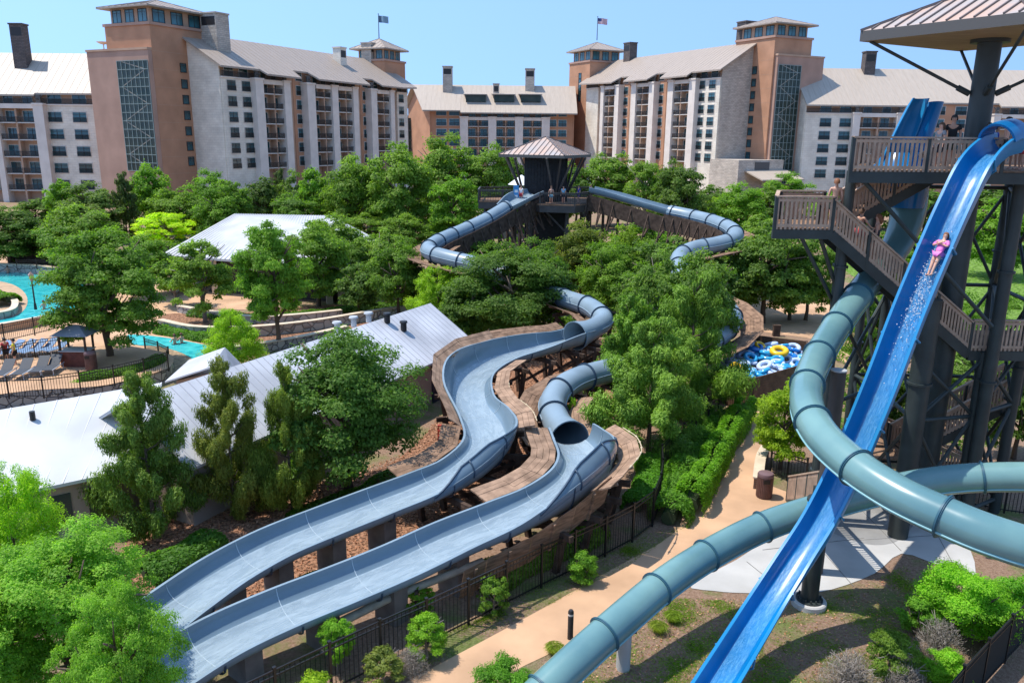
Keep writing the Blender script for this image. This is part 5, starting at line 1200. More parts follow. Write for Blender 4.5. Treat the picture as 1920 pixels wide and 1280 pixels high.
# raised terrace with loungers
tp_ = gp([(-120, 742), (60, 731), (180, 724), (262, 709), (318, 688), (318, 664), (240, 648), (130, 634), (0, 640), (-120, 650)], ZT, 3)
b = MB(); b.prism(tp_, 0, ZT - .02); struct('terrace', b, RUBBLE); sheet('terrace_paving', tp_, ZT, PATH)
def low_wall(label, pxs, z, h, th, m, cap=COPING, name='garden_wall', group=None, n=4):
    w_ = [G(x, y, z + h) for x, y in pxs]; pts = [Vector(p) for p in cr([(p.x, p.y, 0) for p in w_], n)]; r = thing(name, label, 'low wall', (pts[0].x, pts[0].y, z), group=group); fr = frames(pts)
    b = MB(); loft(b, [[p + f[1] * -th / 2 + Vector((0, 0, z)), p + f[1] * th / 2 + Vector((0, 0, z)), p + f[1] * th / 2 + Vector((0, 0, z + h - .06)), p - f[1] * th / 2 + Vector((0, 0, z + h - .06))] for p, f in zip(pts, fr)]); b.build('stonework', m, r, world=True)
    b = MB(); loft(b, [[p + f[1] * -(th / 2 + .05) + Vector((0, 0, z + h - .06)), p + f[1] * (th / 2 + .05) + Vector((0, 0, z + h - .06)), p + f[1] * (th / 2 + .05) + Vector((0, 0, z + h)), p - f[1] * (th / 2 + .05) + Vector((0, 0, z + h))] for p, f in zip(pts, fr)]); b.build('coping', cap, r, world=True); return r
low_wall('curved pale stone retaining wall above the red mulch beds', [(300, 598), (360, 610), (440, 612), (520, 607), (610, 596), (720, 578), (800, 570)], 0, .8, .4, RUBBLEL)
low_wall('upper curved stone wall beside the tan court', [(335, 572), (400, 583), (480, 592), (560, 588), (640, 580)], 0, .6, .4, RUBBLEL)
low_wall('long low grey stone wall beside the slim trunked trees', [(420, 650), (500, 640), (570, 628), (650, 610)], 0, .7, .4, RUBBLE)
low_wall('tan rendered wall beside the upper pool', [(-60, 616), (0, 606), (60, 596), (112, 586)], 0, .7, .35, PATH)
low_wall('curved stone planter wall on the pool island', [(-40, 548), (0, 550), (26, 560), (22, 578), (-20, 588)], 0, .6, .4, RUBBLEL)
low_wall('pale stone wall beyond the upper pool', [(-60, 492), (60, 496), (130, 505), (200, 512)], 0, .9, .5, RUBBLEL)
low_wall('short brown brick planter wall beside the path and bin', [(1436, 836), (1428, 852), (1424, 872), (1422, 895)], 0, .55, .35, brick_mat('brown_brick', (.20, .10, .06), (.14, .075, .05), (.2, .17, .14), 1, .22, .08, .01), n=3)

def fence(label, pxs, ztop, h, group='black metal railings', every=1.9, gap=.13, solid=None, name='metal_fence', rail_w=.05, z0=0.0):
    w_ = [G(x, y, ztop) for x, y in pxs]; pts = vec(cr([(p.x, p.y, ztop) for p in w_], 6)); s = arclen(pts); L_ = s[-1]; n = max(1, int(round(L_ / every)))
    r = thing(name, label, 'fence', (pts[0].x, pts[0].y, ztop - h), group=group); prev = None
    for k in range(n + 1):
        p, T, i = at_len(pts, s, L_ * k / n * .9999); b = MB(); rz = math.atan2(T.y, T.x); b.cbox((p.x, p.y, ztop - h / 2 + .02), .065, .065, h + .08, rz); b.cbox((p.x, p.y, ztop + .08), .09, .09, .04, rz); b.build('post', BLACK, r, world=True)
        if prev is not None:
            a = prev; b = MB(); c = p; up = Vector((0, 0, 1)); m_ = max(1, int((c - a).length / gap)); Td = (c - a).normalized()
            for zz in (0, -.16, -h + .14): b.beam(a + up * zz, c + up * zz, .035, .04)
            if solid: b.beam(a - up * (h / 2), c - up * (h / 2), .012, h - .1, 1)
            else:
                for j in range(1, m_): q = a.lerp(c, j / m_); b.beam(q - up * .02, q - up * (h - .06), .018, .018)
            b.build('fence_panel', [BLACK, solid or BLACK], r, world=True)
        prev = p
    return r
fence('long black metal fence following the tan path and curving towards the hedge', [(400, 1310), (480, 1272), (564, 1232), (655, 1190), (737, 1153), (812, 1120), (883, 1087), (952, 1055), (1012, 1027), (1071, 1001), (1125, 977), (1174, 953), (1219, 929), (1237, 897), (1244, 866), (1240, 841), (1256, 819), (1290, 790), (1330, 762)], 1.5, 1.5, every=1.55)
fence('short black metal fence at the foot of the timber tube pen', [(1327, 745), (1352, 737), (1379, 734), (1406, 729)], 1.4, 1.4, every=1.2)
fence('black metal fence on the terrace wall in front of the loungers', [(-60, 712), (0, 708), (90, 706), (172, 694), (240, 680), (290, 668), (313, 660)], ZT + 1.15, 1.15)
fence('black metal fence beside the turquoise river channel', [(270, 634), (290, 640), (315, 652)], 1.2, 1.2)
fence('black metal fence behind the row of blue loungers', [(-60, 664), (0, 652), (50, 640), (100, 634), (125, 630)], ZT + 1.1, 1.1)
fence('black metal fence along the edge of the upper pool', [(-60, 622), (0, 610), (60, 597), (112, 585)], 1.9, 1.2)
fence('black metal fence beyond the upper pool', [(30, 488), (70, 487), (120, 490), (170, 495)], 1.9, 1.0)
fence('dark screened fence at the lower right corner', [(1760, 1310), (1800, 1262), (1845, 1212), (1890, 1165), (1940, 1115)], 1.5, 1.5, solid=mat('fence_screen', (.012, .014, .012), .9))
fence('black metal fence behind the tall tower columns', [(1780, 880), (1850, 895), (1930, 905), (2010, 915)], 1.4, 1.4)
fence('black railing between the planter wall and the lower stair', [(1448, 842), (1480, 852), (1515, 862)], 1.2, 1.2, every=1.0)

# lower timber stair by the bin
st = thing('timber_stair', 'narrow brown timber stair rising from the path behind the bin', 'stair', G(1480, 930))
a = C(1548, 800, 26.6) ; c = G(1476, 935, .1); q = Vector((a.x, a.y, 2.6)) - st.location; cc_ = c - st.location
flight(st, q, cc_, Vector((-(c - a).y, (c - a).x, 0)).normalized() * -1, .95, 12)

# bin, bollard, lamp
bn = thing('litter_bin', 'round brown slatted litter bin on the tan path beside the planter wall', 'litter bin', G(1432, 931))
b = MB(); b.lathe([(0, 0), (.30, 0), (.31, .05), (.31, .92), (.30, .95), (0, .95)], 28); 
for k in range(28):
    a = 2 * math.pi * k / 28; b.cbox((.315 * math.cos(a), .315 * math.sin(a), .48), .03, .05, .84, a)
BINM = mat('bin_brown', (.13, .062, .05), .5, .2, 4); b.build('bin_body', BINM, bn, smooth=True)
b = MB(); b.lathe([(.33, .98), (.335, 1.0), (.30, 1.08), (.15, 1.12), (0, 1.13)], 28); b.lathe([(.33, .93), (.33, .98), (0, .98)], 28); b.build('lid', mat('bin_lid', (.17, .10, .10), .45), bn, smooth=True)
b = MB(); b.cbox((-.03, -.325, .80), .26, .05, .16); b.build('slot', BLACK, bn)
bn2 = thing('litter_bin', 'round brown litter bin with open slats standing beside the terrace kiosk', 'litter bin', G(172, 692, ZT)); 
for ch in list(bn.children): copy_tree(ch, bn2)
bo = thing('bollard', 'slim black bollard light at the edge of the tan path', 'bollard', G(1069, 1197))
b = MB(); b.lathe([(0, 0), (.085, 0), (.085, .92), (.06, .97), (0, .98)], 20); b.build('shaft', DARKMETAL, bo, smooth=True); b = MB(); b.lathe([(.088, .80), (.088, .86)], 20); b.build('light_band', PRECAST, bo)
lp = G(67, 580, .2); lm = thing('lamp_post', 'slender black lamp post with square lantern beside the upper pool', 'lamp post', lp); zt = D(52, 518, lp.y).z - lp.z
b = MB(); b.cyl((0, 0, 0), (0, 0, zt - .4), .07, .05, 10); b.cyl((0, 0, 0), (0, 0, .5), .12, .09, 10); b.build('pole', DARKMETAL, lm); b = MB(); b.lathe([(.1, zt - .4), (.24, zt + .1), (.26, zt + .12), (.05, zt + .35), (0, zt + .38)], 4); b.build('lantern', mat('lantern', (.35, .22, .16), .4), lm)
gc = thing('standing_sign', 'small dark cabinet standing on the plaza beyond the ring pen', 'cabinet', G(1455, 630)); b = MB(); b.box(-.25, .25, -.15, .15, 0, .8); b.box(-.28, .28, -.18, .18, .8, .86); b.build('box', WOODD, gc)
# wooden rails / pipes beside the nearest slide
pp = [G(640, 1165, .9), G(735, 1118, .9), G(905, 1052, .95)]
pi = thing('pipe_run', 'cream water pipes clamped along the fence side of the closest slide', 'pipe', (pp[0].x, pp[0].y, 0))
for a, c in ((pp[0], pp[1].lerp(pp[0], .02)), (pp[1], pp[2])):
    b = MB(); b.cyl(a, c, .13, n=16); b.build('pipe', PIPE, pi, world=True, smooth=True)
for t in (.02, .5, .98):
    p = pp[0].lerp(pp[2], t); b = MB(); b.cbox((p.x, p.y, .45), .1, .25, .95); b.build('pipe_stand', WOODD, pi, world=True)
# red step frame near the shed
rs = thing('step_ladder', 'small red steel step frame standing between the shed and the planks', 'ladder', G(833, 836)); b = MB(); RED = mat('red_paint', (.45, .06, .035), .5)
for x in (-.3, .3):
    b.beam((x, 0, 0), (x, .15, 1.0), .05, .05); b.beam((x, .5, 0), (x, .2, 1.0), .05, .05)
for z in (.25, .5, .75, 1.0): b.beam((-.3, z * .15, z), (.3, z * .15, z), .16, .04)
b.build('frame', RED, rs)

# ------------------------------------------------------------------ pen of swim rings
def ring_mesh(R_, r, n=20, m=10):
    b = MB()
    for i in range(n):
        a = 2 * math.pi * i / n
        for k in range(m): t = 2 * math.pi * k / m; b.v.append(((R_ + r * math.cos(t)) * math.cos(a), (R_ + r * math.cos(t)) * math.sin(a), r * math.sin(t)))
    for i in range(n):
        for k in range(m): b.f.append([i * m + k, i * m + (k + 1) % m, ((i + 1) % n) * m + (k + 1) % m, ((i + 1) % n) * m + k]); b.m.append(0)
    return b
pen_px = [(1340, 697), (1412, 712), (1530, 678), (1512, 642), (1395, 628), (1352, 655)]; PZ = 1.75
penw = [G(x, y, PZ) for x, y in pen_px]; pen = thing('ring_pen', 'six sided brown timber pen heaped with blue and clear swim rings', 'timber pen', (penw[1].x, penw[1].y, 0))
for a, c in zip(penw, penw[1:] + penw[:1]):
    b = MB(); L_ = (c - a).length; T = (c - a).normalized()
    for z in np.arange(.05, PZ - .04, .15): b.beam(Vector((a.x, a.y, z + .07)), Vector((c.x, c.y, z + .07)), .05, .14)
    b.build('board_wall', mat('pen_boards', (.15, .085, .05), .8, .35, 3, .3), pen, world=True)
    b = MB(); b.cbox((a.x, a.y, PZ / 2 + .05), .14, .14, PZ + .1); b.build('post', WOODD, pen, world=True)
b = MB(); b.prism([(p.x, p.y) for p in [sum(penw, Vector()) / 6 * .04 + p * .96 for p in penw]], PZ - .75, PZ - .7); b.build('net_floor', WOODD, pen, world=True)
RM = [mat('ring_blue', (.01, .17, .52), .2, spec=.7), mat('ring_sky', (.03, .33, .60), .2, spec=.7), mat('ring_clear', (.50, .60, .78), .15, spec=.8), mat('ring_navy', (.01, .05, .25), .25)]
rmesh = [ring_mesh(.33, .13).mesh('ring', m, 'all') for m in RM]
GR = [mat('grip_white', (.7, .7, .7), .4)]
cen = sum(penw, Vector()) / 6
k = 0; names = ['mid blue', 'sky blue', 'clear pale', 'navy blue']
rr_ = random.Random(3)
while k < 80:
    i = rr_.randrange(6); u, v = rr_.random(), rr_.random()
    if u + v > 1: u, v = 1 - u, 1 - v
    p = cen + (penw[i] - cen) * u * .93 + (penw[(i + 1) % 6] - cen) * v * .93; edge = max(u + v, .0)
    if edge > .92: continue
    t_ = rr_.choice([0, 1, 1, 2, 2, 2, 2, 1]); z = PZ - .35 + (1 - edge) * .35 + rr_.uniform(-.12, .18)
    o = obj('swim_ring', rmesh[t_], None, (p.x, p.y, z)); o.rotation_euler = (rr_.uniform(-.5, .5), rr_.uniform(-.5, .5), 0); s_ = rr_.uniform(.85, 1.1); o.scale = (s_,) * 3
    tag(o, names[t_] + ' swim ring lying among the heap in the timber pen', 'swim ring', 'swim rings heaped in the pen')
    k += 1
YEL = mat('ring_yellow', (.85, .50, .01), .3, spec=.6)
yp = G(1461, 658, PZ + .35); o = obj('swim_ring', ring_mesh(.40, .17, 32, 14).mesh('ring', YEL, 'all'), None, yp); o.rotation_euler = (.25, -.1, 0); tag(o, 'large yellow swim ring on top of the heap in the timber pen', 'swim ring', 'swim rings heaped in the pen')
for (x, y), l in (((1425, 648), 'half hidden yellow swim ring behind the large yellow one'), ((1382, 688), 'yellow swim ring end poking out at the front left corner of the pen')):
    p = G(x, y, PZ + .1); o = obj('swim_ring', ring_mesh(.25, .12).mesh('ring', YEL, 'all'), None, p); o.rotation_euler = (.5, .3, 0); tag(o, l, 'swim ring', 'swim rings heaped in the pen')
o = obj('swim_ring', rmesh[1], None, G(1348, 702, 1.2)); tag(o, 'sky blue swim ring outside the front left wall of the pen', 'swim ring', 'swim rings heaped in the pen')

# ------------------------------------------------------------------ loungers
LBL = mat('sling_blue', (.16, .25, .38), .7, .15, 6); LDK = mat('sling_charcoal', (.05, .055, .065), .7); LFR = mat('lounger_frame', (.45, .47, .50), .4)
def lounger(sling, label, loc, rz):
    t = thing('sun_lounger', label, 'sun lounger', loc, rz, 'sun loungers on the pool terrace')
    b = MB(); b.slab([(-.3, -1.0, .34), (.3, -1.0, .34), (.3, .15, .36), (-.3, .15, .36)], (0, 0, .03)); b.build('seat', sling, t)
    b = MB(); b.slab([(-.3, .15, .36), (.3, .15, .36), (.3, .80, .82), (-.3, .80, .82)], (0, -.02, .03)); b.build('backrest', sling, t)
    b = MB()
    for x in (-.33, .33): b.beam((x, -1.0, .34), (x, .75, .34), .04, .05)
    b.build('frame', LFR, t)
    for x in (-.31, .31):
        for y in (-.85, .6): b = MB(); b.beam((x, y, 0), (x, y, .33), .04, .04); b.build('leg', LFR, t)
for i, (x, y) in enumerate(((2, 663), (24, 661), (46, 660), (67, 659), (88, 657), (112, 656))):
    lounger(LBL, 'blue sling lounger in the back row, %s' % ['at the left edge of the photo', 'second from the left edge', 'under the parasol base', 'third to the left of the kiosk', 'second to the left of the kiosk', 'nearest the kiosk'][i], G(x, y + 5, ZT), -.35)
for i, (x, y) in enumerate(((12, 706), (46, 704), (78, 699), (101, 696))):
    lounger(LDK, 'charcoal lounger in the front row by the terrace fence, %s' % ['leftmost', 'second from left', 'third from left', 'rightmost and closest to the kiosk'][i], G(x, y, ZT), .15)

# ------------------------------------------------------------------ people
SKIN = mat('skin', (.62, .34, .23), .5, .08, 8); SKIN2 = mat('tanned_skin', (.42, .22, .14), .5, .08, 8)
HAIRB = mat('brown_hair', (.10, .05, .025), .7); HAIRD = mat('dark_hair', (.02, .015, .012), .6); HAIRL = mat('auburn_hair', (.22, .09, .04), .7)
def skin_mesh(verts, edges, radii, m, name, sub=2, root=0):
    me = bpy.data.meshes.new(name); me.from_pydata(verts, edges, []); o = bpy.data.objects.new(name, me); COL.objects.link(o)
    md = o.modifiers.new('skin', 'SKIN'); md.use_smooth_shade = True; md.branch_smoothing = .3
    for i, r in enumerate(radii): me.skin_vertices[0].data[i].radius = (r, r) if not isinstance(r, tuple) else r
    me.skin_vertices[0].data[root].use_root = True
    s_ = o.modifiers.new('sub', 'SUBSURF'); s_.levels = sub; s_.render_levels = sub
    dg = bpy.context.evaluated_depsgraph_get(); e = o.evaluated_get(dg); nm = bpy.data.meshes.new_from_object(e); bpy.data.objects.remove(o); nm.materials.clear(); nm.materials.append(m)
    nm.polygons.foreach_set('use_smooth', [True] * len(nm.polygons)); return nm
def person(label, loc, rz, h=1.7, pose='stand', skin=SKIN, top=None, bottom=None, hair=HAIRB, long=False, tilt=None, onepiece=False):
    """local: faces +Y"""
    J = dict(pel=(0, 0, .53), wai=(0, .0, .62), che=(0, 0, .73), neb=(0, -.005, .815), hdb=(0, 0, .87), hed=(0, .008, .925), top=(0, .0, .965))
    for s_, n in ((-1, 'l'), (1, 'r')):
        J['sh' + n] = (s_ * .098, -.005, .80); J['el' + n] = (s_ * .135, -.01, .64); J['wr' + n] = (s_ * .14, .045, .50); J['ha' + n] = (s_ * .14, .058, .455)
        J['hp' + n] = (s_ * .052, 0, .50); J['kn' + n] = (s_ * .058, .012, .28); J['an' + n] = (s_ * .06, -.012, .045); J['to' + n] = (s_ * .068, .075, .018)
    if pose == 'climb': J['knr'] = (.058, .10, .33); J['anr'] = (.06, .05, .115); J['tor'] = (.066, .135, .10); J['elr'] = (.15, .06, .67); J['wrr'] = (.17, .15, .58); J['har'] = (.175, .19, .575)
    if pose == 'lie':       # arms crossed on the chest, legs together
        for s_, n in ((-1, 'l'), (1, 'r')):
            J['el' + n] = (s_ * .15, .05, .67); J['wr' + n] = (-s_ * .01, .095 + .01 * s_, .72); J['ha' + n] = (-s_ * .06, .095 + .01 * s_, .745); J['kn' + n] = (s_ * .038, .01, .28); J['an' + n] = (s_ * .03, .0, .04); J['to' + n] = (s_ * .035, .08, .01)
    if pose == 'rail':
        for s_, n in ((-1, 'l'), (1, 'r')): J['el' + n] = (s_ * .15, .04, .66); J['wr' + n] = (s_ * .11, .16, .645); J['ha' + n] = (s_ * .09, .20, .65)
    Rr = dict(pel=(.082, .06), wai=(.068, .05), che=(.082, .056), neb=(.045, .04), hdb=.032, hed=.052, top=.035)
    for n in 'lr': Rr.update({'sh' + n: .034, 'el' + n: .023, 'wr' + n: .016, 'ha' + n: (.022, .012), 'hp' + n: .053, 'kn' + n: .033, 'an' + n: .021, 'to' + n: (.02, .014)})
    E = [('pel', 'wai'), ('wai', 'che'), ('che', 'neb'), ('neb', 'hdb'), ('hdb', 'hed'), ('hed', 'top')]
    for n in 'lr': E += [('che', 'sh' + n), ('sh' + n, 'el' + n), ('el' + n, 'wr' + n), ('wr' + n, 'ha' + n), ('pel', 'hp' + n), ('hp' + n, 'kn' + n), ('kn' + n, 'an' + n), ('an' + n, 'to' + n)]
    for n in 'lr':
        a = Vector(J['wr' + n]); c = Vector(J['ha' + n]); d = (c - a).normalized(); sd = d.cross(Vector((0, 1, 0.01))).normalized()
        for f, (o_, l_) in enumerate(((-.016, .030), (-.006, .038), (.005, .036), (.015, .028))):
            J['f%d%s' % (f, n)] = tuple(c + d * l_ + sd * o_); Rr['f%d%s' % (f, n)] = .005; E.append(('ha' + n, 'f%d%s' % (f, n)))
        J['th' + n] = tuple(a.lerp(c, .55) + d * .01 + sd * -.03); Rr['th' + n] = .006; E.append(('wr' + n, 'th' + n))
    keys = list(J); idx = {k_: i for i, k_ in enumerate(keys)}
    r = thing('person', label, 'person', loc, rz); r.scale = (h,) * 3
    if tilt is not None: r.rotation_mode = 'QUATERNION'; r.rotation_quaternion = tilt
    obj('body', skin_mesh([J[k_] for k_ in keys], [(idx[a], idx[c]) for a, c in E], [Rr[k_] for k_ in keys], skin, 'body'), r)
    def cloth(ks_, es, grow, m, name, cut=None):
        i_ = {k_: i for i, k_ in enumerate(ks_)}; vs = [J[k_] if isinstance(k_, str) else k_ for k_ in ks_]; rd = []
        for k_ in ks_:
            q = Rr.get(k_, .05) if isinstance(k_, str) else .05; rd.append(tuple(x + grow for x in q) if isinstance(q, tuple) else q + grow)
        obj(name, skin_mesh(vs, [(i_[a], i_[c]) for a, c in es], rd, m, name), r)
    if top or onepiece:
        m = top; ks_ = ['pel', 'wai', 'che', 'shl', 'shr']; es = [('pel', 'wai'), ('wai', 'che'), ('che', 'shl'), ('che', 'shr')]
        if onepiece: ks_ = ['pel', 'wai', 'che']; es = es[:2]
        else:
            for n in 'lr': J['sl' + n] = tuple(Vector(J['sh' + n]).lerp(Vector(J['el' + n]), .55 if pose != 'lie' else .95)); Rr['sl' + n] = .029; ks_.append('sl' + n); es.append(('sh' + n, 'sl' + n))
        cloth(ks_, es, .012, m, 'swim_top' if onepiece else 'shirt')
    if bottom:
        for n in 'lr': J['md' + n] = tuple(Vector(J['hp' + n]).lerp(Vector(J['kn' + n]), .25 if onepiece or pose == 'lie' else .75)); Rr['md' + n] = .046
        cloth(['pel', 'hpl', 'hpr', 'mdl', 'mdr'], [('pel', 'hpl'), ('pel', 'hpr'), ('hpl', 'mdl'), ('hpr', 'mdr')], .012, bottom, 'shorts')
    b = MB(); hv = Vector(J['hed'])
    for j in range(7):
        for k_ in range(14):
            ph = math.pi * (.0 + .56 * j / 6); a = 2 * math.pi * k_ / 14; b.v.append(tuple(hv + Vector((.062 * math.sin(ph) * math.cos(a), -.014 + .068 * math.sin(ph) * math.sin(a) - .012 * (j / 6), .012 + .062 * math.cos(ph) - (.03 * (j / 6) ** 2 if math.sin(a) < .2 else -.02 * (j / 6))))))
    for j in range(6):
        for k_ in range(14): b.f.append([j * 14 + k_, j * 14 + (k_ + 1) % 14, (j + 1) * 14 + (k_ + 1) % 14, (j + 1) * 14 + k_]); b.m.append(0)
    if long: b.tube([hv + Vector((0, -.05, .0)), hv + Vector((0, -.062, -.05)), hv + Vector((0, -.055, -.12))], [.05, .045, .02], 8)
    b.build('hair', hair, r, smooth='all')
    b = MB(); b.lathe([(.001, .0), (.007, .01), (.001, .022)], 6, hv + Vector((0, .054, -.012))); 
    b.build('nose', skin, r, smooth='all')
    for s_ in (-1, 1): b = MB(); b.lathe([(.001, -.006), (.0055, 0), (.001, .006)], 6, hv + Vector((s_ * .02, .049, .006))); b.build('eye', HAIRD, r, smooth='all')
    b = MB(); b.cbox(hv + Vector((0, .049, -.026)), .024, .006, .005); b.build('mouth', mat('lips', (.35, .1, .09), .5), r)
    return r
SWG = mat('dark_green_shorts', (.03, .05, .04), .8); NAVY = mat('navy_swimsuit', (.008, .012, .03), .6); PINK = mat('pink_rash_vest', (.70, .18, .46), .6); BLKT = mat('black_vest', (.008, .008, .008), .8)
ROYAL = mat('royal_blue_swimwear', (.03, .04, .32), .7); GREYC = mat('grey_shirt', (.25, .25, .25), .8); CYAN = mat('light_blue_shirt', (.2, .42, .55), .8); RDT = mat('red_swimwear', (.5, .05, .06), .7); WHT = mat('white_shirt', (.75, .75, .75), .8)
pstair = lambda px, y0, dy=.6: V(px, y0, (TW.x + lx0, TW.y + yl + dy), (TW.x + lx1, TW.y + yl + dy))
def on_stair(px):
    d = ray(px, 440); Y = TW.y + yl + .62; X = d.x / d.y * Y; t = (X - TW.x - fl_a.x) / (fl_c.x - fl_a.x); t = max(0, min(1, t)); return Vector((X, Y, zl_ + (z2 - zl_) * t + .03))
p = Vector((D(1563, 400, Yl + .6).x, Yl + .6, zl_)); person('shirtless person in dark green shorts walking on the stair landing, seen from behind', p, -.3, 1.68, 'stand', SKIN, None, SWG, HAIRL)
person('small person climbing the stairs behind the slats in red swimwear', on_stair(1614) + Vector((0, .1, .08)), math.radians(-70), 1.56, 'climb', SKIN, None, RDT, HAIRB)
person('person in navy one piece swimsuit climbing the tower stairs', on_stair(1646) + Vector((0, .1, .08)), math.radians(60), 1.86, 'climb', SKIN, NAVY, NAVY, HAIRL, True, onepiece=True)
# slider
ig = min(range(len(PS)), key=lambda i: (PS[i] - V(1746, 530, PA_, PB_)).length); T, R, U = frS[ig]
Mx = Matrix((R * 1.0, U, R.cross(U))).transposed(); zax = -T; yax = U; xax = yax.cross(zax); Mq = Matrix((xax, yax, zax)).transposed().to_quaternion()
person('person in pink rash vest lying back with crossed arms sliding down the blue slide', PS[ig] + U * .13 , 0, 1.5, 'lie', SKIN, PINK, PINK, HAIRL, False, tilt=Mq)
sb = MB(); rs_ = random.Random(4)
for k in range(420):
    fi = max(6.0, min(len(PS) - 3.0, ig + rs_.gauss(1.2, 2.2))); ii = int(fi); T_, R_, U_ = frS[ii]; q = PS[ii].lerp(PS[ii + 1], fi - ii) + R_ * rs_.gauss(.04, .13) + U_ * (.05 + abs(rs_.gauss(0, .09))); sb.cbox(q, *(rs_.uniform(.008, .028),) * 3, rs_.uniform(0, 3))
so_ = sb.build('water_spray', FW, None); so_['kind'] = 'stuff'
# upper deck
for px, Y, h_, rz, kw, lab in ((1779, 28.2, 1.80, 2.6, dict(top=BLKT, bottom=SWG, hair=HAIRD, skin=SKIN2), 'person in black sleeveless vest left of the tower mast on the top deck'),
        (1757, 28.0, 1.55, 1.8, dict(top=GREYC, bottom=NAVY, hair=HAIRB, long=True), 'shorter person with tied brown hair beside the blue launch capsule on the top deck'),
        (1846, 27.8, 1.55, 2.2, dict(top=ROYAL, bottom=ROYAL, hair=HAIRD), 'person in royal blue just right of the tower mast on the top deck'),
        (1862, 28.6, 1.5, -2.0, dict(top=ROYAL, bottom=RDT, hair=HAIRD, skin=SKIN2), 'person in blue with dark hair standing second right of the mast on the top deck'),
        (1880, 27.6, 1.74, 1.2, dict(top=None, bottom=SWG, hair=HAIRD), 'bare chested person with dark hair waiting above the blue slide entry'),
        (1900, 28.4, 1.62, 2.0, dict(top=GREYC, bottom=NAVY, hair=HAIRB), 'person in grey shirt standing behind the blue slide entry'),
        (1915, 27.8, 1.5, 1.5, dict(top=RDT, bottom=RDT, hair=HAIRD), 'person in red at the right edge of the photo on the top deck')):
    person(lab, D(px, 300, Y).xy.to_3d() + Vector((0, 0, zd)), rz, h_, 'stand', kw.get('skin', SKIN), kw['top'], kw['bottom'], kw['hair'], kw.get('long', False))
for px, Y, rz, kw, lab in ((978, 78.5, 2.5, dict(top=WHT, bottom=RDT, hair=HAIRB), 'person in white shirt at the top of the left arm of the middle tower'),
        (1035, 77.5, 3.0, dict(top=None, bottom=CYAN, hair=HAIRB), 'bare chested person before the dark core of the middle tower'),
        (1058, 78.2, 2.8, dict(top=CYAN, bottom=NAVY, hair=HAIRD), 'person in light blue shirt right of centre on the middle tower deck'),
        (1087, 79, 2.0, dict(top=ROYAL, bottom=ROYAL, hair=HAIRD), 'person in royal blue near the right railing of the middle tower'),
        (1110, 79.4, -2.0, dict(top=WHT, bottom=GREYC, hair=HAIRB), 'person in white beside the right slide entry of the middle tower')):
    person(lab, D(px, 300, Y).xy.to_3d() + Vector((0, 0, zdeck)), rz, 1.68, 'stand', SKIN, kw['top'], kw['bottom'], kw['hair'])
for (x, y), rz, kw, lab in (((14, 682), 1, dict(top=RDT, bottom=NAVY), 'person in red swimwear standing among the blue loungers'), ((30, 684), 2, dict(top=mat('yellow_shirt', (.7, .6, .03), .7), bottom=BLKT), 'person in bright yellow shirt and black shorts beside the blue loungers'), ((75, 450 + 28), 0, dict(top=ROYAL, bottom=NAVY), 'person in blue standing beside the wall beyond the upper pool')):
    z = ZT if y > 600 else 0; person(lab, G(x, y, z), rz, 1.65, 'stand', SKIN, kw['top'], kw['bottom'], HAIRD)
for (x, y), lab in (((328, 646), 'person wading in the left part of the turquoise river channel'), ((341, 644), 'person wading further right in the turquoise river channel'), ((83, 580), 'person bathing in the upper pool near the lamp post'), ((15, 512), 'person bathing at the far edge of the upper pool')):
    q = G(x, y, .0); q.z = -.85; person(lab, q, 1.0, 1.65, 'rail', SKIN, None, NAVY, HAIRB)

# ------------------------------------------------------------------ foliage
def leaf_mat(name, c1, c2, c3, tr=.52):
    m = bpy.data.materials.new(name); m.use_nodes = True; n = m.node_tree; L = n.links.new; n.nodes.clear()
    out = n.nodes.new('ShaderNodeOutputMaterial'); b = n.nodes.new('ShaderNodeBsdfPrincipled'); t = n.nodes.new('ShaderNodeBsdfTranslucent'); mx = n.nodes.new('ShaderNodeMixShader'); mx.inputs[0].default_value = tr
    at = n.nodes.new('ShaderNodeAttribute'); at.attribute_name = 'tone'; rp = n.nodes.new('ShaderNodeValToRGB'); e = rp.color_ramp.elements; e.new(.5)
    e[0].position = 0; e[0].color = (*c1, 1); e[1].position = .5; e[1].color = (*c2, 1); e[2].position = 1; e[2].color = (*c3, 1); L(at.outputs['Fac'], rp.inputs[0])
    oi = n.nodes.new('ShaderNodeObjectInfo'); mm = n.nodes.new('ShaderNodeMix'); mm.data_type = 'RGBA'; mm.blend_type = 'MULTIPLY'; mm.inputs[0].default_value = 1
    L(rp.outputs[0], mm.inputs[6]); L(oi.outputs['Color'], mm.inputs[7]); L(mm.outputs[2], b.inputs['Base Color'])
    m2 = n.nodes.new('ShaderNodeMix'); m2.data_type = 'RGBA'; m2.blend_type = 'MULTIPLY'; m2.inputs[0].default_value = 1; L(mm.outputs[2], m2.inputs[6]); m2.inputs[7].default_value = (1.3, 1.5, .55, 1); L(m2.outputs[2], t.inputs[0])
    b.inputs['Roughness'].default_value = .55; b.inputs['Specular IOR Level'].default_value = .25
    L(b.outputs[0], mx.inputs[1]); L(t.outputs[0], mx.inputs[2]); L(mx.outputs[0], out.inputs[0]); return m
LEAF = leaf_mat('broad_leaves', (.075, .135, .022), (.14, .225, .034), (.23, .325, .06))
NEEDLE = leaf_mat('needle_sprays', (.075, .115, .025), (.16, .22, .04), (.25, .31, .07), .3)
DRYM = leaf_mat('dry_twigs', (.16, .13, .10), (.26, .22, .18), (.34, .30, .26), .1)
BARK = mat('bark', (.16, .115, .085), .95, .45, 4, .8, spec=.1, stretch=(1, 1, .25))
BARKG = mat('grey_bark', (.26, .22, .19), .95, .4, 4, .7, spec=.1, stretch=(1, 1, .25))
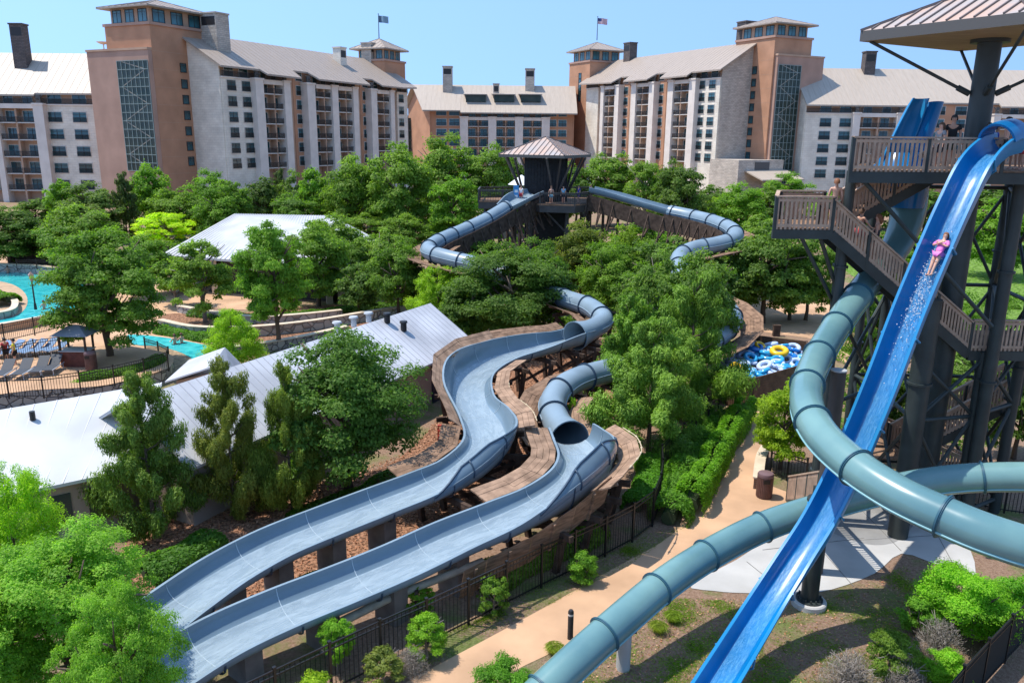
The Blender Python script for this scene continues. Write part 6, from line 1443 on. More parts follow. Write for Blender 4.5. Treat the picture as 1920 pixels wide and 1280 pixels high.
def leafmesh(name, P, N, size, m, rng, aspect=.6, tone=None, axis=None):
    n = len(P); up = rng.normal(size=(n, 3)) if axis is None else axis
    N = N / np.linalg.norm(N, axis=1, keepdims=True); A = np.cross(N, up); A /= np.linalg.norm(A, axis=1, keepdims=True) + 1e-9; B = np.cross(N, A)
    s = size * (rng.uniform(.65, 1.35, n))[:, None]
    V_ = np.empty((n, 4, 3)); V_[:, 0] = P - B * s; V_[:, 1] = P + A * s * aspect - B * s * .1 + N * s * .12; V_[:, 2] = P + B * s; V_[:, 3] = P - A * s * aspect - B * s * .1 + N * s * .12
    me = bpy.data.meshes.new(name); me.vertices.add(4 * n); me.vertices.foreach_set('co', V_.reshape(-1).astype(np.float32)); me.loops.add(4 * n); me.polygons.add(n)
    me.loops.foreach_set('vertex_index', np.arange(4 * n, dtype=np.int32)); me.polygons.foreach_set('loop_start', np.arange(0, 4 * n, 4, dtype=np.int32)); me.polygons.foreach_set('loop_total', np.full(n, 4, dtype=np.int32))
    me.update(calc_edges=True)
    at = me.attributes.new('tone', 'FLOAT', 'FACE'); at.data.foreach_set('value', (rng.uniform(0, 1, n) if tone is None else np.clip(tone, 0, 1)).astype(np.float32))
    me.materials.append(m); me.validate(); return me
def unit(rng, n):
    v = rng.normal(size=(n, 3)); return v / np.linalg.norm(v, axis=1, keepdims=True)
def crown(kind, seed, nl, size):
    rng = np.random.default_rng(seed)
    if kind in ('oak', 'maple', 'bush', 'airy', 'plume'):
        par = {'oak': (120, .50, .52, .50, .095), 'maple': (125, .56, .48, .46, .08), 'bush': (44, .46, .5, .5, .13), 'airy': (75, .56, .50, .43, .085), 'plume': (260, .56, .50, .46, .062)}[kind]
        nc, cz, rx, rz_, cr_ = par; c = []
        lob = unit(rng, 7); la = rng.uniform(-.25, .28, 7)
        while len(c) < nc:
            d = unit(rng, 1)[0]
            if d[2] < -.85: continue
            f = 1 + sum(a * max(0, d @ l) ** 3 for a, l in zip(la, lob)); r = rng.uniform(.3, .95) ** .7 * f
            if kind == 'maple': wd = 1 - .3 * max(0, d[2]) ** 2
            else: wd = 1
            c.append((d[0] * rx * r * wd * .88, d[1] * rx * r * wd * .88, cz + d[2] * rz_ * r * .95))
        c = np.array(c); cr = rng.uniform(.7, 1.35, nc) * cr_
        k = rng.choice(nc, nl, p=(cr ** 2) / (cr ** 2).sum()); d = unit(rng, nl); d[:, 2] = np.where(d[:, 2] < -.2, -d[:, 2] * .6, d[:, 2])
        # ragged clump: radius modulated
        rr = cr[k] * (rng.uniform(.35, 1.0, nl) ** .45) * (1 + .25 * np.sin(d[:, 0] * 9 + k) * np.sin(d[:, 1] * 8 + 2 * k) + .18 * np.sin(d[:, 2] * 13 + k * 1.7)); P = c[k] + d * rr[:, None] * np.array([1, 1, .78])
        out = P - np.array([0, 0, cz]); out /= np.linalg.norm(out, axis=1, keepdims=True) + 1e-6
        N = d * .7 + out * .4 + np.array([0, 0, .55]) + rng.normal(size=(nl, 3)) * .45
        tone = .5 + rng.normal(size=nl) * .2 + (rng.uniform(-.22, .22, nc))[k]
        P[:, 2] = np.clip(P[:, 2], .02 if kind == 'bush' else .06, None)
        return leafmesh('crown_' + kind, P, N, size, LEAF, rng, .55, tone)
    if kind in ('juniper', 'cypress'):
        J = kind == 'juniper'; nb = 70 if J else 150; c = []; ax_ = []; rr = []
        for i in range(nb):
            z = rng.uniform(.08, .96) ** (.9 if J else .8); ph = i * 2.4 + rng.uniform(-.5, .5)
            env = ((1 - z) ** .6 if J else (1 - z ** 2.2) ** .6 * .95) * .44 * (rng.uniform(.35, 1.3) if J else rng.uniform(.45, 1.12)) + .015
            if z < .25: env *= .6 + z * 1.6
            d = np.array([math.cos(ph), math.sin(ph), 0]); c.append(d * env + [0, 0, z]); a_ = d * .95 + [0, 0, .32 if J else .25]; ax_.append(a_ / np.linalg.norm(a_)); rr.append(rng.uniform(.7, 1.3) * (.078 if J else .095) * (1.1 - .6 * z))
        c = np.array(c); ax_ = np.array(ax_); rr = np.array(rr)
        k = rng.choice(nb, nl, p=rr ** 2 / (rr ** 2).sum()); d = unit(rng, nl); al = (d * ax_[k]).sum(1, keepdims=True); rad = rng.uniform(.25, 1, nl) ** .5
        st = 2.1 if J else 1.25; off = (d + ax_[k] * al * (st - 1)) * (rr[k] * rad)[:, None]
        off *= (1 + .3 * np.sin(d[:, 0] * 11 + k) * np.sin(d[:, 1] * 10 + 2 * k))[:, None]
        P = c[k] + off; P[:, 2] = P[:, 2] * (1.0) ; P[:, 2] = np.clip(P[:, 2], .03, 1.02)
        N = d * .8 + np.array([0, 0, .5]) + rng.normal(size=(nl, 3)) * .5
        T = .5 + rng.normal(size=nl) * .18 + rng.uniform(-.25, .25, nb)[k] + .12 * (rad - .6)
        return leafmesh('crown_' + kind, P, N, size * (1.15 if J else .95), NEEDLE if J else LEAF, rng, .3, T, np.cross(N, ax_[k] + rng.normal(size=(nl, 3)) * .4))
def trunk_mesh(kind, seed):
    r = random.Random(seed); b = MB()
    if kind in ('juniper', 'cypress'):
        b.tube([(0, 0, -.01), (.01, 0, .3), (0, .01, .65), (0, 0, .95)], [.022, .017, .010, .003], 8)
        for k in range(16):
            z = .12 + .05 * k; a = r.uniform(0, 6.3); L_ = .32 * (1 - z) + .05; b.tube([(0, 0, z), (math.cos(a) * L_ * .5, math.sin(a) * L_ * .5, z + .03), (math.cos(a) * L_, math.sin(a) * L_, z + .09)], [.007, .005, .002], 5)
    elif kind == 'bush':
        for k in range(7):
            a = r.uniform(0, 6.3); b.tube([(0, 0, -.01), (math.cos(a) * .12, math.sin(a) * .12, .3), (math.cos(a) * .3, math.sin(a) * .3, .7)], [.015, .011, .004], 5)
    else:
        b.tube([(0, 0, -.02), (.012, 0, .12), (0, .015, .28), (.01, 0, .45), (0, 0, .75)], [.034, .026, .022, .017, .006], 9)
        for k in range(11):
            z = .22 + .04 * k; a = k * 2.4 + r.uniform(-.4, .4); L_ = r.uniform(.26, .40)
            e = (math.cos(a) * L_, math.sin(a) * L_, z + r.uniform(.12, .26)); m_ = (math.cos(a + .2) * L_ * .5, math.sin(a + .2) * L_ * .5, z + .12)
            b.tube([(0, 0, z), m_, e], [.014, .009, .004], 6); b.tube([m_, (m_[0] * 1.3 + .06, m_[1] * 1.3 - .05, m_[2] + .15)], [.007, .003], 5)
    return b.mesh('trunk_' + kind, BARK if kind != 'airy' else BARKG, 'all')
CR = {}
def get_crown(kind, res, v):
    k = (kind, res, v)
    if k not in CR:
        nl, sz = {'far': (9000, .026), 'mid': (24000, .0165), 'near': (60000, .0105), 'close': (120000, .0062)}[res]
        if kind == 'juniper': nl = int(nl * 1.15); sz *= 1.1
        if kind == 'cypress': nl = int(nl * 1.15); sz *= 1.05
        if kind == 'airy': nl = int(nl * .7)
        if kind == 'bush': nl = int(nl * .8)
        CR[k] = crown(kind, hash((ord(kind[0]) * 7 + ord(kind[1]), v)) % 9999, nl, sz)
    return CR[k]
TR = {}
tr_rnd = random.Random(11); _vi = [0]
def plant(name, cat, label, px, base, top, wpx, kind, tint=(1, 1, 1), res=None, group=None, z=0.0, Y=None, v=None, foliage='crown'):
    P = G(px, base, z) if Y is None else D(px, base, Y)
    if Y is not None: P.z = z
    hgt = D(px, top, P.y).z - z; mid = P + Vector((0, 0, hgt * .6)) - CAMP; zc = -(CM.transposed() @ mid).z; wd = wpx / F * zc
    if res is None: res = 'near' if wpx > 190 else ('mid' if wpx > 95 else 'far')
    _vi[0] += 1; v = (_vi[0] % (4 if res in ('far', 'mid') else 3)) if v is None else v
    t = thing(name, label, cat, P, tr_rnd.uniform(0, 6.3), group); t.scale = (wd, wd, hgt)
    c = obj(foliage, get_crown(kind, res, v), t); c.color = (*tint, 1)
    kk = (kind, v)
    if kk not in TR: TR[kk] = trunk_mesh(kind, v + 5)
    obj('trunk' if cat == 'tree' else 'stems', TR[kk], t)
    return t
def T(*a, **k): return plant('tree', 'tree', *a, **k)
DK = (.62, .66, .75); OK_ = (.85, .88, .9); LT = (1.35, 1.35, 1.1); BR = (1.25, 1.45, .75); LIME = (2.3, 2.1, .8); YG = (3.6, 2.9, .55); GRY = (1.15, 1.1, 1.35); BRN = (1.5, 1.05, .9)
far = 'trees in front of the hotel'
T('dark spreading oak at the left edge above the upper pool', 22, 505, 385, 150, 'oak', OK_, group=far)
T('narrow bright green tree just left of the hotel stair tower', 122, 450, 335, 75, 'maple', BR, group=far)
T('grey green oak below the left low wing', 175, 455, 345, 120, 'oak', GRY, group=far)
T('dark upright juniper standing before the left stair tower', 240, 450, 322, 62, 'juniper', DK, group=far)
T('round fresh green tree below the tall left hotel tower', 288, 440, 304, 90, 'oak', BR, group=far)
T('light green oak behind the lime yellow tree', 335, 455, 350, 115, 'oak', LT, group=far)
T('bright oak in front of the stone gable', 400, 445, 322, 100, 'oak', BR, group=far)
T('mid green broad tree left of the pavilion roof', 440, 465, 335, 100, 'maple', (1.1, 1.2, .9), group=far)
T('dusky oak below the first hotel pillars', 500, 445, 330, 85, 'oak', DK, group=far)
T('dark narrow juniper below the hotel balconies', 530, 440, 315, 55, 'juniper', DK, group=far)
T('grey leaved tree left of the round bright maple', 556, 445, 322, 65, 'oak', GRY, group=far)
T('round bright maple with a clean outline above the pavilion', 592, 455, 312, 82, 'maple', BR, group=far)
T('broad light oak right of the round bright maple', 668, 460, 290, 130, 'oak', LT, group=far)
T('tall loose oak with visible limbs left of the central block', 755, 465, 262, 150, 'oak', LT, group=far, res='mid')
T('tall oak in front of the central block', 838, 440, 257, 150, 'oak', LT, group=far, res='mid')
T('oak with pale top left of the middle tower', 915, 440, 264, 125, 'oak', LT, group=far)
T('small oak behind the left deck of the middle tower', 960, 430, 290, 80, 'oak', OK_, group=far)
T('broad oak behind the right side of the middle tower', 1140, 425, 283, 140, 'oak', LT, group=far)
T('loose oak in front of the right hotel wing', 1205, 435, 292, 100, 'airy', LT, group=far)
T('dark oak below the right hotel wing', 1272, 460, 296, 125, 'oak', OK_, group=far)
T('bright round tree below the entrance canopy', 1385, 460, 342, 120, 'oak', BR, group=far)
T('small lime conifer between the round trees at right', 1332, 455, 370, 62, 'cypress', LIME, group=far)
T('bright bushy tree below the right stair tower', 1470, 420, 326, 110, 'oak', BR, group=far)
T('bright tree at the foot of the right low wing', 1560, 440, 350, 110, 'oak', BR, group=far)
T('low oak under the far right arm of the slide', 1420, 500, 400, 90, 'oak', LT, group=far)
for i, (px, b_, t_, w_, l) in enumerate(((70, 430, 372, 90, 'low oak at the foot of the left low wing'), (300, 415, 350, 90, 'background oak right of the dark juniper'), (480, 420, 345, 90, 'background oak behind the dusky oak'), (610, 425, 340, 90, 'background oak under the middle balconies'), (700, 425, 310, 100, 'background oak under the far balconies'),
    (1010, 420, 300, 80, 'background oak hidden behind the middle tower'), (1080, 430, 300, 90, 'background oak under the right tower'), (1250, 425, 318, 90, 'background oak before the stone podium'), (1330, 425, 345, 90, 'background oak beside the entrance canopy'), (1440, 425, 350, 80, 'background oak between two bright trees at right'), (1620, 430, 350, 120, 'background oak behind the stair landing'), (1730, 440, 350, 130, 'background oak behind the blue slide'), (1850, 440, 345, 140, 'background oak behind the right deck'), (1940, 440, 350, 120, 'background oak at the right edge'))):
    T(l, px, b_, t_, w_, 'oak', (1.0, 1.05, .95), group=far, res='far')
mid = 'trees in the park'
T('lime yellow spreading tree behind the big green maple', 315, 480, 392, 125, 'airy', YG, group=mid, res='mid')
T('light feathery oak behind the big maple', 165, 520, 382, 165, 'oak', LT, group=mid)
T('big full green maple beside the pool terrace', 208, 690, 425, 255, 'maple', (1.0, 1.15, .85), group=mid, res='near')
T('light green tree on two slim stems right of the big maple', 385, 605, 440, 140, 'airy', LT, group=mid, res='mid')
T('bright layered maple with a straight slim trunk', 522, 655, 410, 168, 'maple', (1.25, 1.45, .9), group=mid, res='near')
T('airy oak over the middle of the pavilion roof', 625, 545, 400, 150, 'oak', LT, group=mid)
T('airy oak at the right end of the pavilion', 715, 555, 425, 130, 'airy', LT, group=mid)
T('small grey green oak in front of the pavilion posts', 672, 592, 497, 92, 'oak', (.9, .95, 1.2), group=mid)
T('mid green oak beside the grey green one', 748, 595, 450, 115, 'oak', (1, 1.1, .85), group=mid)
T('low oak below the left slide arm', 760, 480, 400, 110, 'oak', LT, group=mid)
T('light oak left of the slide elbow', 700, 470, 395, 120, 'airy', LT, group=mid)
T('large bright maple left of the middle tower', 850, 475, 332, 120, 'maple', (1.3, 1.5, .8), group=mid, res='mid')
T('lime green small tree left of the dark central oak', 822, 615, 495, 125, 'cypress', (1.9, 1.9, .85), group=mid)
T('feathery lime cypress beside the river channel', 440, 700, 580, 122, 'cypress', (2.1, 2.1, .9), group=mid, res='mid')
T('large dark oak in the centre between the slides', 955, 650, 455, 250, 'oak', (.80, .88, .82), group=mid, res='near')
T('dark oak leaning over the right end of the shed', 875, 655, 530, 120, 'oak', (.75, .85, .8), group=mid)
T('dark oak filling under the central crown', 1020, 640, 470, 140, 'oak', (.8, .9, .85), group=mid)
T('reddish tinged oak below the middle tower', 1088, 570, 412, 130, 'oak', (1.15, .9, .8), group=mid)
T('bright small oak right of the tower legs', 1190, 550, 415, 115, 'oak', (1.2, 1.3, .8), group=mid)
T('light green oak with loose crown right of centre', 1140, 600, 468, 110, 'oak', (1.3, 1.35, .9), group=mid)
T('sage green oak hiding the right slide bend', 1240, 600, 440, 165, 'oak', (1.05, 1.1, 1.2), group=mid)
T('sage oak behind the ring pen', 1345, 600, 455, 160, 'airy', (1.0, 1.05, 1.15), group=mid, res='mid')
T('broad oak between ring pen and tall tower', 1430, 605, 410, 175, 'oak', (1.0, 1.05, 1.0), group=mid)
T('oak under the stair landing', 1510, 600, 440, 120, 'oak', (1.1, 1.2, .95), group=mid)
T('dark spired juniper beyond the tall bright junipers', 1215, 640, 478, 80, 'juniper', (.7, .75, .7), group=mid)
T('slim olive juniper left of the ring pen', 1310, 650, 488, 95, 'juniper', (.95, .95, .6), group=mid)
T('bright full juniper in front of the right slide tube', 1215, 855, 590, 225, 'juniper', (1.15, 1.45, .95), group=mid, res='near')
T('rounded juniper between the bright one and the ring pen', 1290, 790, 505, 200, 'juniper', (1.0, 1.3, .8), group=mid, res='near')
T('taller juniper crown behind the bright full one', 1175, 770, 548, 150, 'juniper', (1.0, 1.35, .8), group=mid, res='mid')
T('small green sapling growing through the slide deck', 1072, 830, 745, 36, 'cypress', (1.7, 1.9, .8), group=mid, res='far')
T('yellow green tree leaning over the path by the teal tube', 1462, 880, 712, 125, 'oak', (2.0, 1.8, .6), group=mid, res='mid')
T('green tree under the tower stairs', 1625, 720, 520, 110, 'oak', (1.1, 1.2, .9), group=mid)
T('pale sage shrub tree between tower columns', 1812, 760, 650, 120, 'airy', (1.3, 1.3, 1.4), group=mid, res='mid')
T('bright oak seen through the tower frame', 1700, 620, 440, 150, 'oak', (1.2, 1.35, .8), group=mid)
T('bright oak right of the blue slide', 1860, 520, 370, 150, 'oak', (1.3, 1.5, .8), group=mid)
T('dark tree behind the lower tower columns', 1640, 860, 640, 120, 'oak', (.8, .9, .8), group=mid)
T('dark tree at the right edge behind the columns', 1900, 860, 660, 160, 'oak', (.8, .9, .8), group=mid)
T('leafy oak in front of the right slide bend', 1305, 700, 468, 175, 'oak', (1.05, 1.1, 1.1), group=mid, res='mid')
T('light oak just left of the right slide bend', 1228, 690, 462, 140, 'airy', (1.1, 1.15, 1.1), group=mid, res='mid')
T('yellowish young oak below the middle tower deck', 1165, 560, 425, 90, 'oak', (1.4, 1.3, .7), group=mid)
T('light oak filling left of the middle tower legs', 905, 560, 440, 120, 'airy', (1.1, 1.2, .9), group=mid, res='mid')
T('oak beside the timber steps under the left slide elbow', 790, 590, 500, 80, 'oak', (.95, 1.05, .9), group=mid)
for a_ in (('light oak hiding the right front of the pavilion', 598, 575, 412, 140, 'oak', (1.15, 1.25, .9)), ('oak crown behind the small grey green oak', 655, 560, 455, 115, 'oak', (1.0, 1.1, .9)), ('loose oak left of the slide elbow steps', 745, 545, 432, 115, 'airy', (1.15, 1.25, .9)),
    ('fresh oak right behind the big full maple', 285, 555, 438, 125, 'oak', (1.15, 1.3, .85)), ('low oak between hut and big maple', 128, 505, 405, 110, 'oak', (1.05, 1.15, .95)), ('oak behind the pavilion ridge at left', 420, 470, 352, 110, 'oak', (1.15, 1.3, .85)), ('oak behind the pavilion ridge at right', 560, 470, 360, 120, 'oak', (1.0, 1.1, .9)),
    ('oak over the court beside the light twin stemmed tree', 330, 575, 480, 95, 'airy', (1.1, 1.2, .9)), ('oak between the lime tree and the dark central oak', 870, 600, 470, 120, 'oak', (.95, 1.05, .85)), ('rounded oak under the slide above the central oak', 1005, 590, 450, 120, 'oak', (.95, 1.05, .85)),
    ('light oak right of the reddish oak', 1135, 590, 440, 110, 'oak', (1.2, 1.3, .9)), ('oak filling behind the two tall junipers', 1200, 640, 500, 140, 'oak', (1.0, 1.1, .9)), ('oak in the far right arm loop', 1370, 560, 470, 120, 'oak', (1.1, 1.2, .95)), ('oak low behind the ring pen at right', 1480, 600, 470, 120, 'oak', (1.05, 1.15, .95)), ('oak on the left of the upper right arm', 1230, 520, 430, 90, 'oak', (1.15, 1.3, .8))):
    T(a_[0], *a_[1:6], a_[6], group=mid)
near = 'trees beside the near slide'
T('tall dark juniper against the near white roof', 290, 1005, 690, 190, 'juniper', (1.0, 1.15, .85), group=near, res='near', v=0)
T('brownish juniper in the middle of the near group', 442, 970, 672, 150, 'juniper', (1.15, 1.0, .75), group=near, res='near', v=1)
T('olive juniper against the dense round oak', 548, 960, 675, 125, 'juniper', (1.15, 1.15, .7), group=near, res='near', v=2)
T('dense round grey green oak in front of the long shed', 655, 920, 612, 300, 'oak', (.82, .98, .92), group=near, res='near', v=1)
T('very close feathery cypress filling the lower left corner', 150, 1330, 985, 420, 'plume', (1.7, 1.95, 1.25), group=near, res='close', v=0)
T('close feathery cypress low at the left edge', -30, 1420, 1060, 330, 'plume', (1.6, 1.8, 1.2), group=near, res='close', v=1)
T('close feathery cypress at the bottom beside the slide end', 250, 1480, 1080, 260, 'plume', (1.6, 1.85, 1.2), group=near, res='close', v=2)
T('lime topped cypress at the left edge above the near one', 45, 1130, 872, 210, 'cypress', (2.3, 2.4, .9), group=near, res='near', v=2)
def Bsh(*a, **k): return plant('shrub', 'shrub', *a, foliage='foliage', **k)
g_ = 'shrubs along the path fence'
Bsh('round bright shrub against the outside of the path fence', 1094, 1092, 1028, 62, 'bush', (1.2, 1.5, .8), group=g_)
Bsh('loose shrub inside the fence left of the round one', 925, 1155, 1075, 70, 'airy', (1.2, 1.3, .9), group=g_)
Bsh('bright leafy shrub overhanging the path edge', 800, 1235, 1150, 95, 'airy', (1.7, 1.9, .8), group=g_, res='mid')
Bsh('young tree like shrub through the fence near the slide end', 632, 1260, 1155, 80, 'airy', (1.6, 1.9, .9), group=g_, res='mid')
Bsh('yellow green shrub at the bottom edge beside the fence', 590, 1330, 1255, 90, 'bush', (2.2, 2.0, .6), group=g_)
Bsh('small light shrub by the pipes', 790, 1150, 1095, 60, 'airy', (1.6, 1.8, .9), group=g_)
Bsh('dry greyish shrub below the bright overhanging one', 720, 1285, 1215, 90, 'airy', (1.6, 1.2, 1.5), group=g_)
Bsh('trimmed dark green dome shrub at the bottom edge of the path', 945, 1320, 1235, 120, 'bush', (.95, 1.4, .6), res='mid')
Bsh('vivid lime shrub at the lower right beneath the teal tube', 1800, 1190, 1045, 190, 'bush', (1.7, 2.2, .75), res='near')
Bsh('vivid green shrub right of the lime one', 1880, 1180, 1060, 110, 'bush', (1.2, 1.8, .8), res='mid')
Bsh('small lime shrub low in front of the sage one', 1765, 1290, 1215, 95, 'bush', (1.7, 2.1, .8), res='mid')
Bsh('olive shrub at the bottom edge right of the blue slide', 1660, 1290, 1180, 110, 'airy', (1.2, 1.2, .9), res='mid')
Bsh('green shrub between the lime and sage ones', 1715, 1190, 1110, 80, 'bush', (1.1, 1.5, .8))
def dry(label, px, base, top, wpx):
    t = plant('dry_shrub', 'shrub', label, px, base, top, wpx, 'airy', (1, 1, 1), res='mid', foliage='twigs', group='bare grey shrubs')
    for ch in t.children:
        if ch.name.startswith('twigs'):
            me = CR.get('dry')
            if me is None:
                rng = np.random.default_rng(5); n = 9000; a = rng.uniform(0, 6.28, n); el = rng.uniform(.1, 1.5, n); r_ = rng.uniform(.1, .5, n); d = np.stack([np.cos(a) * np.cos(el), np.sin(a) * np.cos(el), np.sin(el) * 1.7], 1)
                P = d * r_[:, None] + rng.normal(size=(n, 3)) * .03; P[:, 2] = np.abs(P[:, 2]); me = leafmesh('twigs', P, rng.normal(size=(n, 3)), .035, DRYM, rng, .09, None, d + rng.normal(size=(n, 3)) * .4); CR['dry'] = me
            ch.data = me
dry('bare grey twiggy shrub at the bottom right', 1590, 1300, 1215, 130); dry('bare grey twiggy shrub beneath the lime shrub', 1755, 1240, 1150, 100); dry('bare grey twiggy shrub beside the screened fence', 1690, 1320, 1235, 110); dry('pinkish bare shrub beside the path fence', 770, 1260, 1210, 80)
# clipped hedge and loose planting between fence and path
def hedge(name, label, pxs, z, w_, h, n, size, tint, seed, kind=None, group=None, cat='hedge'):
    rng = np.random.default_rng(seed); pts = vec(cr([tuple(G(x, y, z)) for x, y in pxs], 6)); s = arclen(pts); fr = frames(pts); P = []; N = []
    org = pts[len(pts) // 2]
    for i in range(n):
        d = rng.uniform(0, s[-1]); p, T_, k = at_len(pts, s, d); R = fr[min(k, len(fr) - 1)][1]; a = rng.uniform(0, math.pi); bump = 1 + .16 * math.sin(d * 2.3) * math.sin(d * .9 + 1) + rng.uniform(-.12, .08)
        u = math.cos(a); v = math.sin(a); e = .45 if kind else .8
        x = (abs(u) ** e) * (1 if u > 0 else -1) * w_ / 2 * bump; zz = (v ** e) * h * bump * rng.uniform(.93, 1.03)
        q = p + R * x + Vector((0, 0, max(.03, zz))); P.append(q - org); N.append(Vector(R * u) + Vector((0, 0, v + .3)))
    P = np.array(P); N = np.array(N) + rng.normal(size=(n, 3)) * .5
    r = thing(name, label, cat, org, group=group); c = obj('foliage', leafmesh('foliage', P, N, size, LEAF, rng, .5, .5 + rng.normal(size=n) * .25), r); c.color = (*tint, 1)
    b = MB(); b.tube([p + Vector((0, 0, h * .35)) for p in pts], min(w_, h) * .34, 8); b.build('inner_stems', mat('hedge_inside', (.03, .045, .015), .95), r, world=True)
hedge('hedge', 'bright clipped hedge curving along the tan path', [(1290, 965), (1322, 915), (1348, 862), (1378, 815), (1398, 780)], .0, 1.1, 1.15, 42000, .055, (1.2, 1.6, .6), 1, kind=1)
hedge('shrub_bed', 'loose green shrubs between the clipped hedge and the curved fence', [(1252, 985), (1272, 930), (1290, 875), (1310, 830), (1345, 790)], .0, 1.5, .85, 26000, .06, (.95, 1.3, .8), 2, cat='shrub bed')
hedge('shrub_bed', 'low feathery ground shrubs inside the curved fence', [(1195, 960), (1215, 915), (1222, 870)], .0, 1.3, .5, 12000, .06, (.9, 1.4, .8), 3, cat='shrub bed')
hedge('shrub_bed', 'row of small plants in the upper mulch bed', [(360, 590), (450, 600), (560, 595), (680, 580), (760, 575)], .0, 1.4, .45, 9000, .09, (.8, 1.0, .7), 4, cat='shrub bed')
hedge('shrub_bed', 'planting along the top of the river wall', [(300, 622), (350, 632), (400, 640)], .0, 1.2, .5, 6000, .09, (.9, 1.2, .7), 5, cat='shrub bed')
hedge('shrub_bed', 'green creeping plants on the terrace wall above the near roof', [(130, 742), (180, 735), (215, 728)], .0, 1.3, .7, 8000, .08, (1.2, 1.7, .6), 6, cat='shrub bed')
hedge('shrub_bed', 'low planting under the black terrace fence', [(150, 712), (215, 703), (270, 690), (300, 674)], ZT, .9, .35, 7000, .08, (.8, 1.0, .7), 7, cat='shrub bed')
hedge('shrub_bed', 'reeds and weeds under the nearest slide gangway', [(900, 1110), (960, 1075), (1050, 1035), (1120, 1000)], 0, 1.2, .7, 12000, .07, (1.3, 1.35, 1.0), 8, cat='shrub bed')
hedge('shrub_bed', 'green weeds between the two slides near the piers', [(560, 1110), (640, 1085), (700, 1060)], 0, 1.0, .35, 6000, .06, (.8, 1.1, .6), 9, cat='shrub bed')
# grass, fallen leaves
def scatter(name, label_poly, n, size, m, tint, seed, upright=True, asp=.12, clump=.0):
    rng = np.random.default_rng(seed); poly = [G(x, y) for x, y in label_poly]; xs = [p.x for p in poly]; ys = [p.y for p in poly]; P = []
    def inside(x, y):
        c = False
        for i in range(len(poly)):
            a, b_ = poly[i], poly[i - 1]
            if (a.y > y) != (b_.y > y) and x < (b_.x - a.x) * (y - a.y) / (b_.y - a.y) + a.x: c = not c
        return c
    cen_ = rng.uniform(size=(60, 2)); 
    while len(P) < n:
        if clump and rng.uniform() < clump:
            c = cen_[rng.integers(60)]; x = min(xs) + (max(xs) - min(xs)) * c[0] + rng.normal() * .22; y = min(ys) + (max(ys) - min(ys)) * c[1] + rng.normal() * .22
        else: x = rng.uniform(min(xs), max(xs)); y = rng.uniform(min(ys), max(ys))
        if inside(x, y): P.append((x, y, size * .7 if upright else .02 + rng.uniform(0, .03)))
    P = np.array(P); o0 = P.mean(0); o0[2] = 0
    if upright: N = rng.normal(size=(n, 3)) * np.array([1, 1, .3]); ax = np.cross(N, np.tile(np.array([0, 0, 1.0]), (n, 1)) + rng.normal(size=(n, 3)) * .35)
    else: N = rng.normal(size=(n, 3)) * .5 + np.array([0, 0, 1]); ax = None
    o = obj(name, leafmesh(name, P - o0, N, size, m, rng, asp, None, ax), None, tuple(o0)); o.color = (*tint, 1); o['kind'] = 'stuff'; return o
scatter('grass', [(1100, 1190), (1250, 1120), (1420, 1130), (1450, 1200), (1350, 1300), (1000, 1300)], 16000, .05, LEAF, (1.6, 1.7, .8), 1, clump=.75)
scatter('grass', [(1420, 1200), (1560, 1120), (1700, 1060), (1760, 1150), (1650, 1300), (1380, 1300)], 9000, .05, LEAF, (1.6, 1.6, .8), 2, clump=.85)
scatter('grass', [(600, 1290), (900, 1160), (1220, 1000), (1290, 985), (1180, 1060), (960, 1170), (740, 1285)], 7000, .04, LEAF, (1.5, 1.4, .8), 3, clump=.7)
scatter('grass', [(1560, 480), (1900, 430), (2050, 480), (2050, 700), (1900, 760), (1700, 680)], 16000, .16, LEAF, (1.5, 1.7, .7), 4, clump=.3)
LITTER = leaf_mat('fallen_leaves', (.16, .06, .03), (.42, .17, .08), (.62, .33, .2), .05)
scatter('fallen_leaves', [(260, 1150), (250, 1010), (420, 930), (620, 900), (760, 850), (860, 740), (960, 680), (1150, 650), (1200, 720), (980, 960), (640, 1090), (380, 1190)], 20000, .045, LITTER, (1, 1, 1), 5, upright=False, asp=.6)
scatter('fallen_leaves', [(1100, 1190), (1250, 1120), (1560, 1120), (1700, 1060), (1760, 1150), (1650, 1300), (1000, 1300)], 2500, .03, LITTER, (1.1, 1.2, 1.2), 6, upright=False, asp=.6)
# tall ornamental grass tufts
def tuft(label, px, py, tint=(1.9, 1.5, 1.0)):
    if 'tuft' not in CR:
        rng = np.random.default_rng(8); n = 700; a = rng.uniform(0, 6.28, n); l = rng.uniform(.1, 1, n); d = np.stack([np.cos(a) * .5, np.sin(a) * .5, np.ones(n) * (1.1 - .5 * l)], 1); P = d * l[:, None] * .45; N = rng.normal(size=(n, 3)); CR['tuft'] = leafmesh('tuft', P, N, .12, LEAF, rng, .05, None, np.cross(N, np.cross(d, N)) if False else np.cross(d, N))
    t = thing('grass_tuft', label, 'ornamental grass', G(px, py), group='tufts of dry ornamental grass'); c = obj('blades', CR['tuft'], t); c.color = (*tint, 1); c.scale = (1.2, 1.2, .9)
tuft('pale dry grass tuft between the teal tube and its grey post', 1235, 1185); tuft('dry grass tuft close to the bollard on the path edge', 1040, 1225); tuft('dry grass tuft right of the pale one under the teal tube', 1262, 1165, (1.7, 1.5, .9))
# extra footings and far grey umbrella
um = thing('parasol', 'closed pale canopy roof peeking out left of the middle tower', 'parasol', D(978, 345, 95)); um.location.z = 0
z = D(978, 328, 95).z; b = MB(); b.lathe([(1.6, z - 1.1), (.05, z)], 8); b.build('canopy', FW, um); b = MB(); b.cyl((0, 0, 0), (0, 0, z), .06); b.build('pole', DARKMETAL, um)

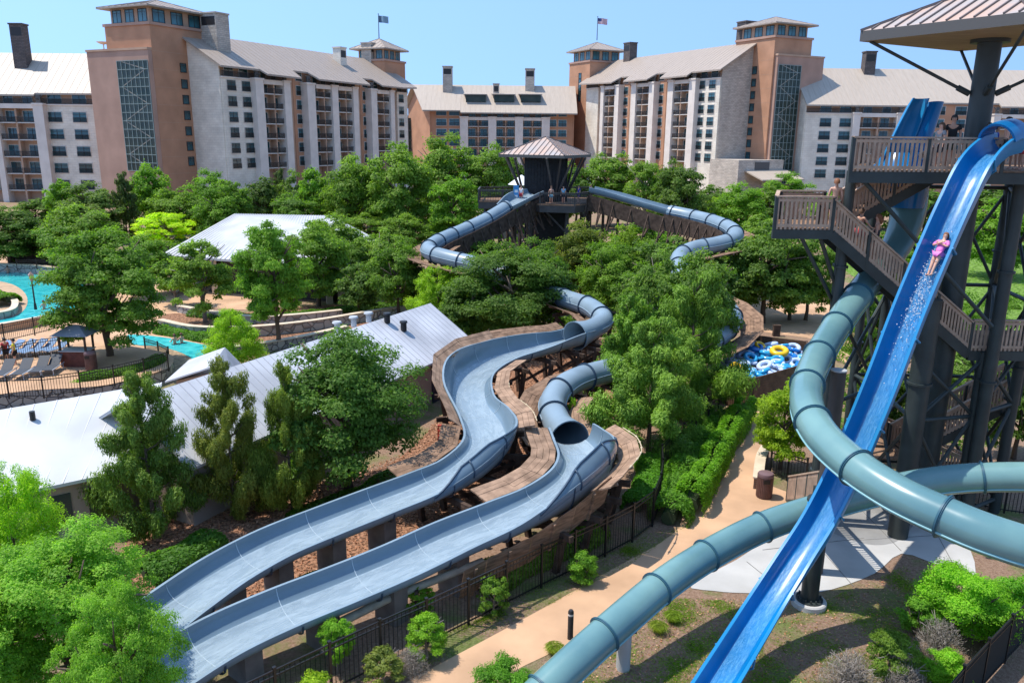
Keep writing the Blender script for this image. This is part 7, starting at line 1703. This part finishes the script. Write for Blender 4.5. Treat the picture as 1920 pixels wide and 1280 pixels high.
def cover(poly, n, seed, size=.13, tint=(1.1, 1.2, .9), bump=.9):
    rng = np.random.default_rng(seed); w_ = [G(x, y) for x, y in poly]; xs = [q.x for q in w_]; ys = [q.y for q in w_]; P = []; N = []
    cs = np.stack([rng.uniform(min(xs), max(xs), 170), rng.uniform(min(ys), max(ys), 170)], 1); rs = rng.uniform(.6, 1.7, 170)
    def inside(x, y):
        c = False
        for i in range(len(w_)):
            a, b_ = w_[i], w_[i - 1]
            if (a.y > y) != (b_.y > y) and x < (b_.x - a.x) * (y - a.y) / (b_.y - a.y) + a.x: c = not c
        return c
    ok = [i for i in range(170) if inside(*cs[i])]
    k = rng.choice(ok, n); d = unit(rng, n); d[:, 2] = np.abs(d[:, 2]); r_ = rs[k] * rng.uniform(.6, 1, n) ** .5
    P = np.stack([cs[k, 0] + d[:, 0] * r_, cs[k, 1] + d[:, 1] * r_, d[:, 2] * r_ * bump * .8], 1); o0 = P.mean(0); o0[2] = 0
    o = obj('ground_cover', leafmesh('ground_cover', P - o0, d + rng.normal(size=(n, 3)) * .5, size, LEAF, rng, .55, .5 + rng.normal(size=n) * .2 + rng.uniform(-.2, .2, 170)[k]), None, tuple(o0)); o.color = (*tint, 1); o['kind'] = 'stuff'
cover([(200, 470), (200, 420), (1000, 415), (1000, 470), (760, 480), (560, 400), (330, 500)], 30000, 1, .2)
cover([(690, 470), (1000, 460), (1300, 440), (1560, 470), (1560, 550), (1380, 555), (1290, 620), (1150, 640), (900, 640), (800, 600)], 40000, 2, .14, (1.0, 1.1, .85))
cover([(1000, 440), (1900, 420), (1900, 450), (1000, 470)], 16000, 3, .2)
cover([(1560, 560), (1900, 560), (1920, 860), (1560, 860)], 22000, 4, .11, (1.0, 1.15, .8))

hedge('shrub_bed', 'green planting inside the stone planter of the pool island', [(-30, 562), (0, 564), (18, 568)], .3, 2.2, .7, 5000, .1, (1.0, 1.2, .8), 10, cat='shrub bed')

hedge('shrub_bed', 'sparse green weeds in the mulch under the dense round oak', [(560, 985), (620, 955), (700, 925), (760, 890)], 0, 1.6, .35, 5000, .07, (.7, .9, .6), 12, cat='shrub bed')
hedge('shrub_bed', 'spiky green planting beside the near trough by the left edge trees', [(270, 1085), (330, 1060), (400, 1015)], 0, 1.4, .5, 6000, .07, (.7, 1.0, .75), 13, cat='shrub bed')
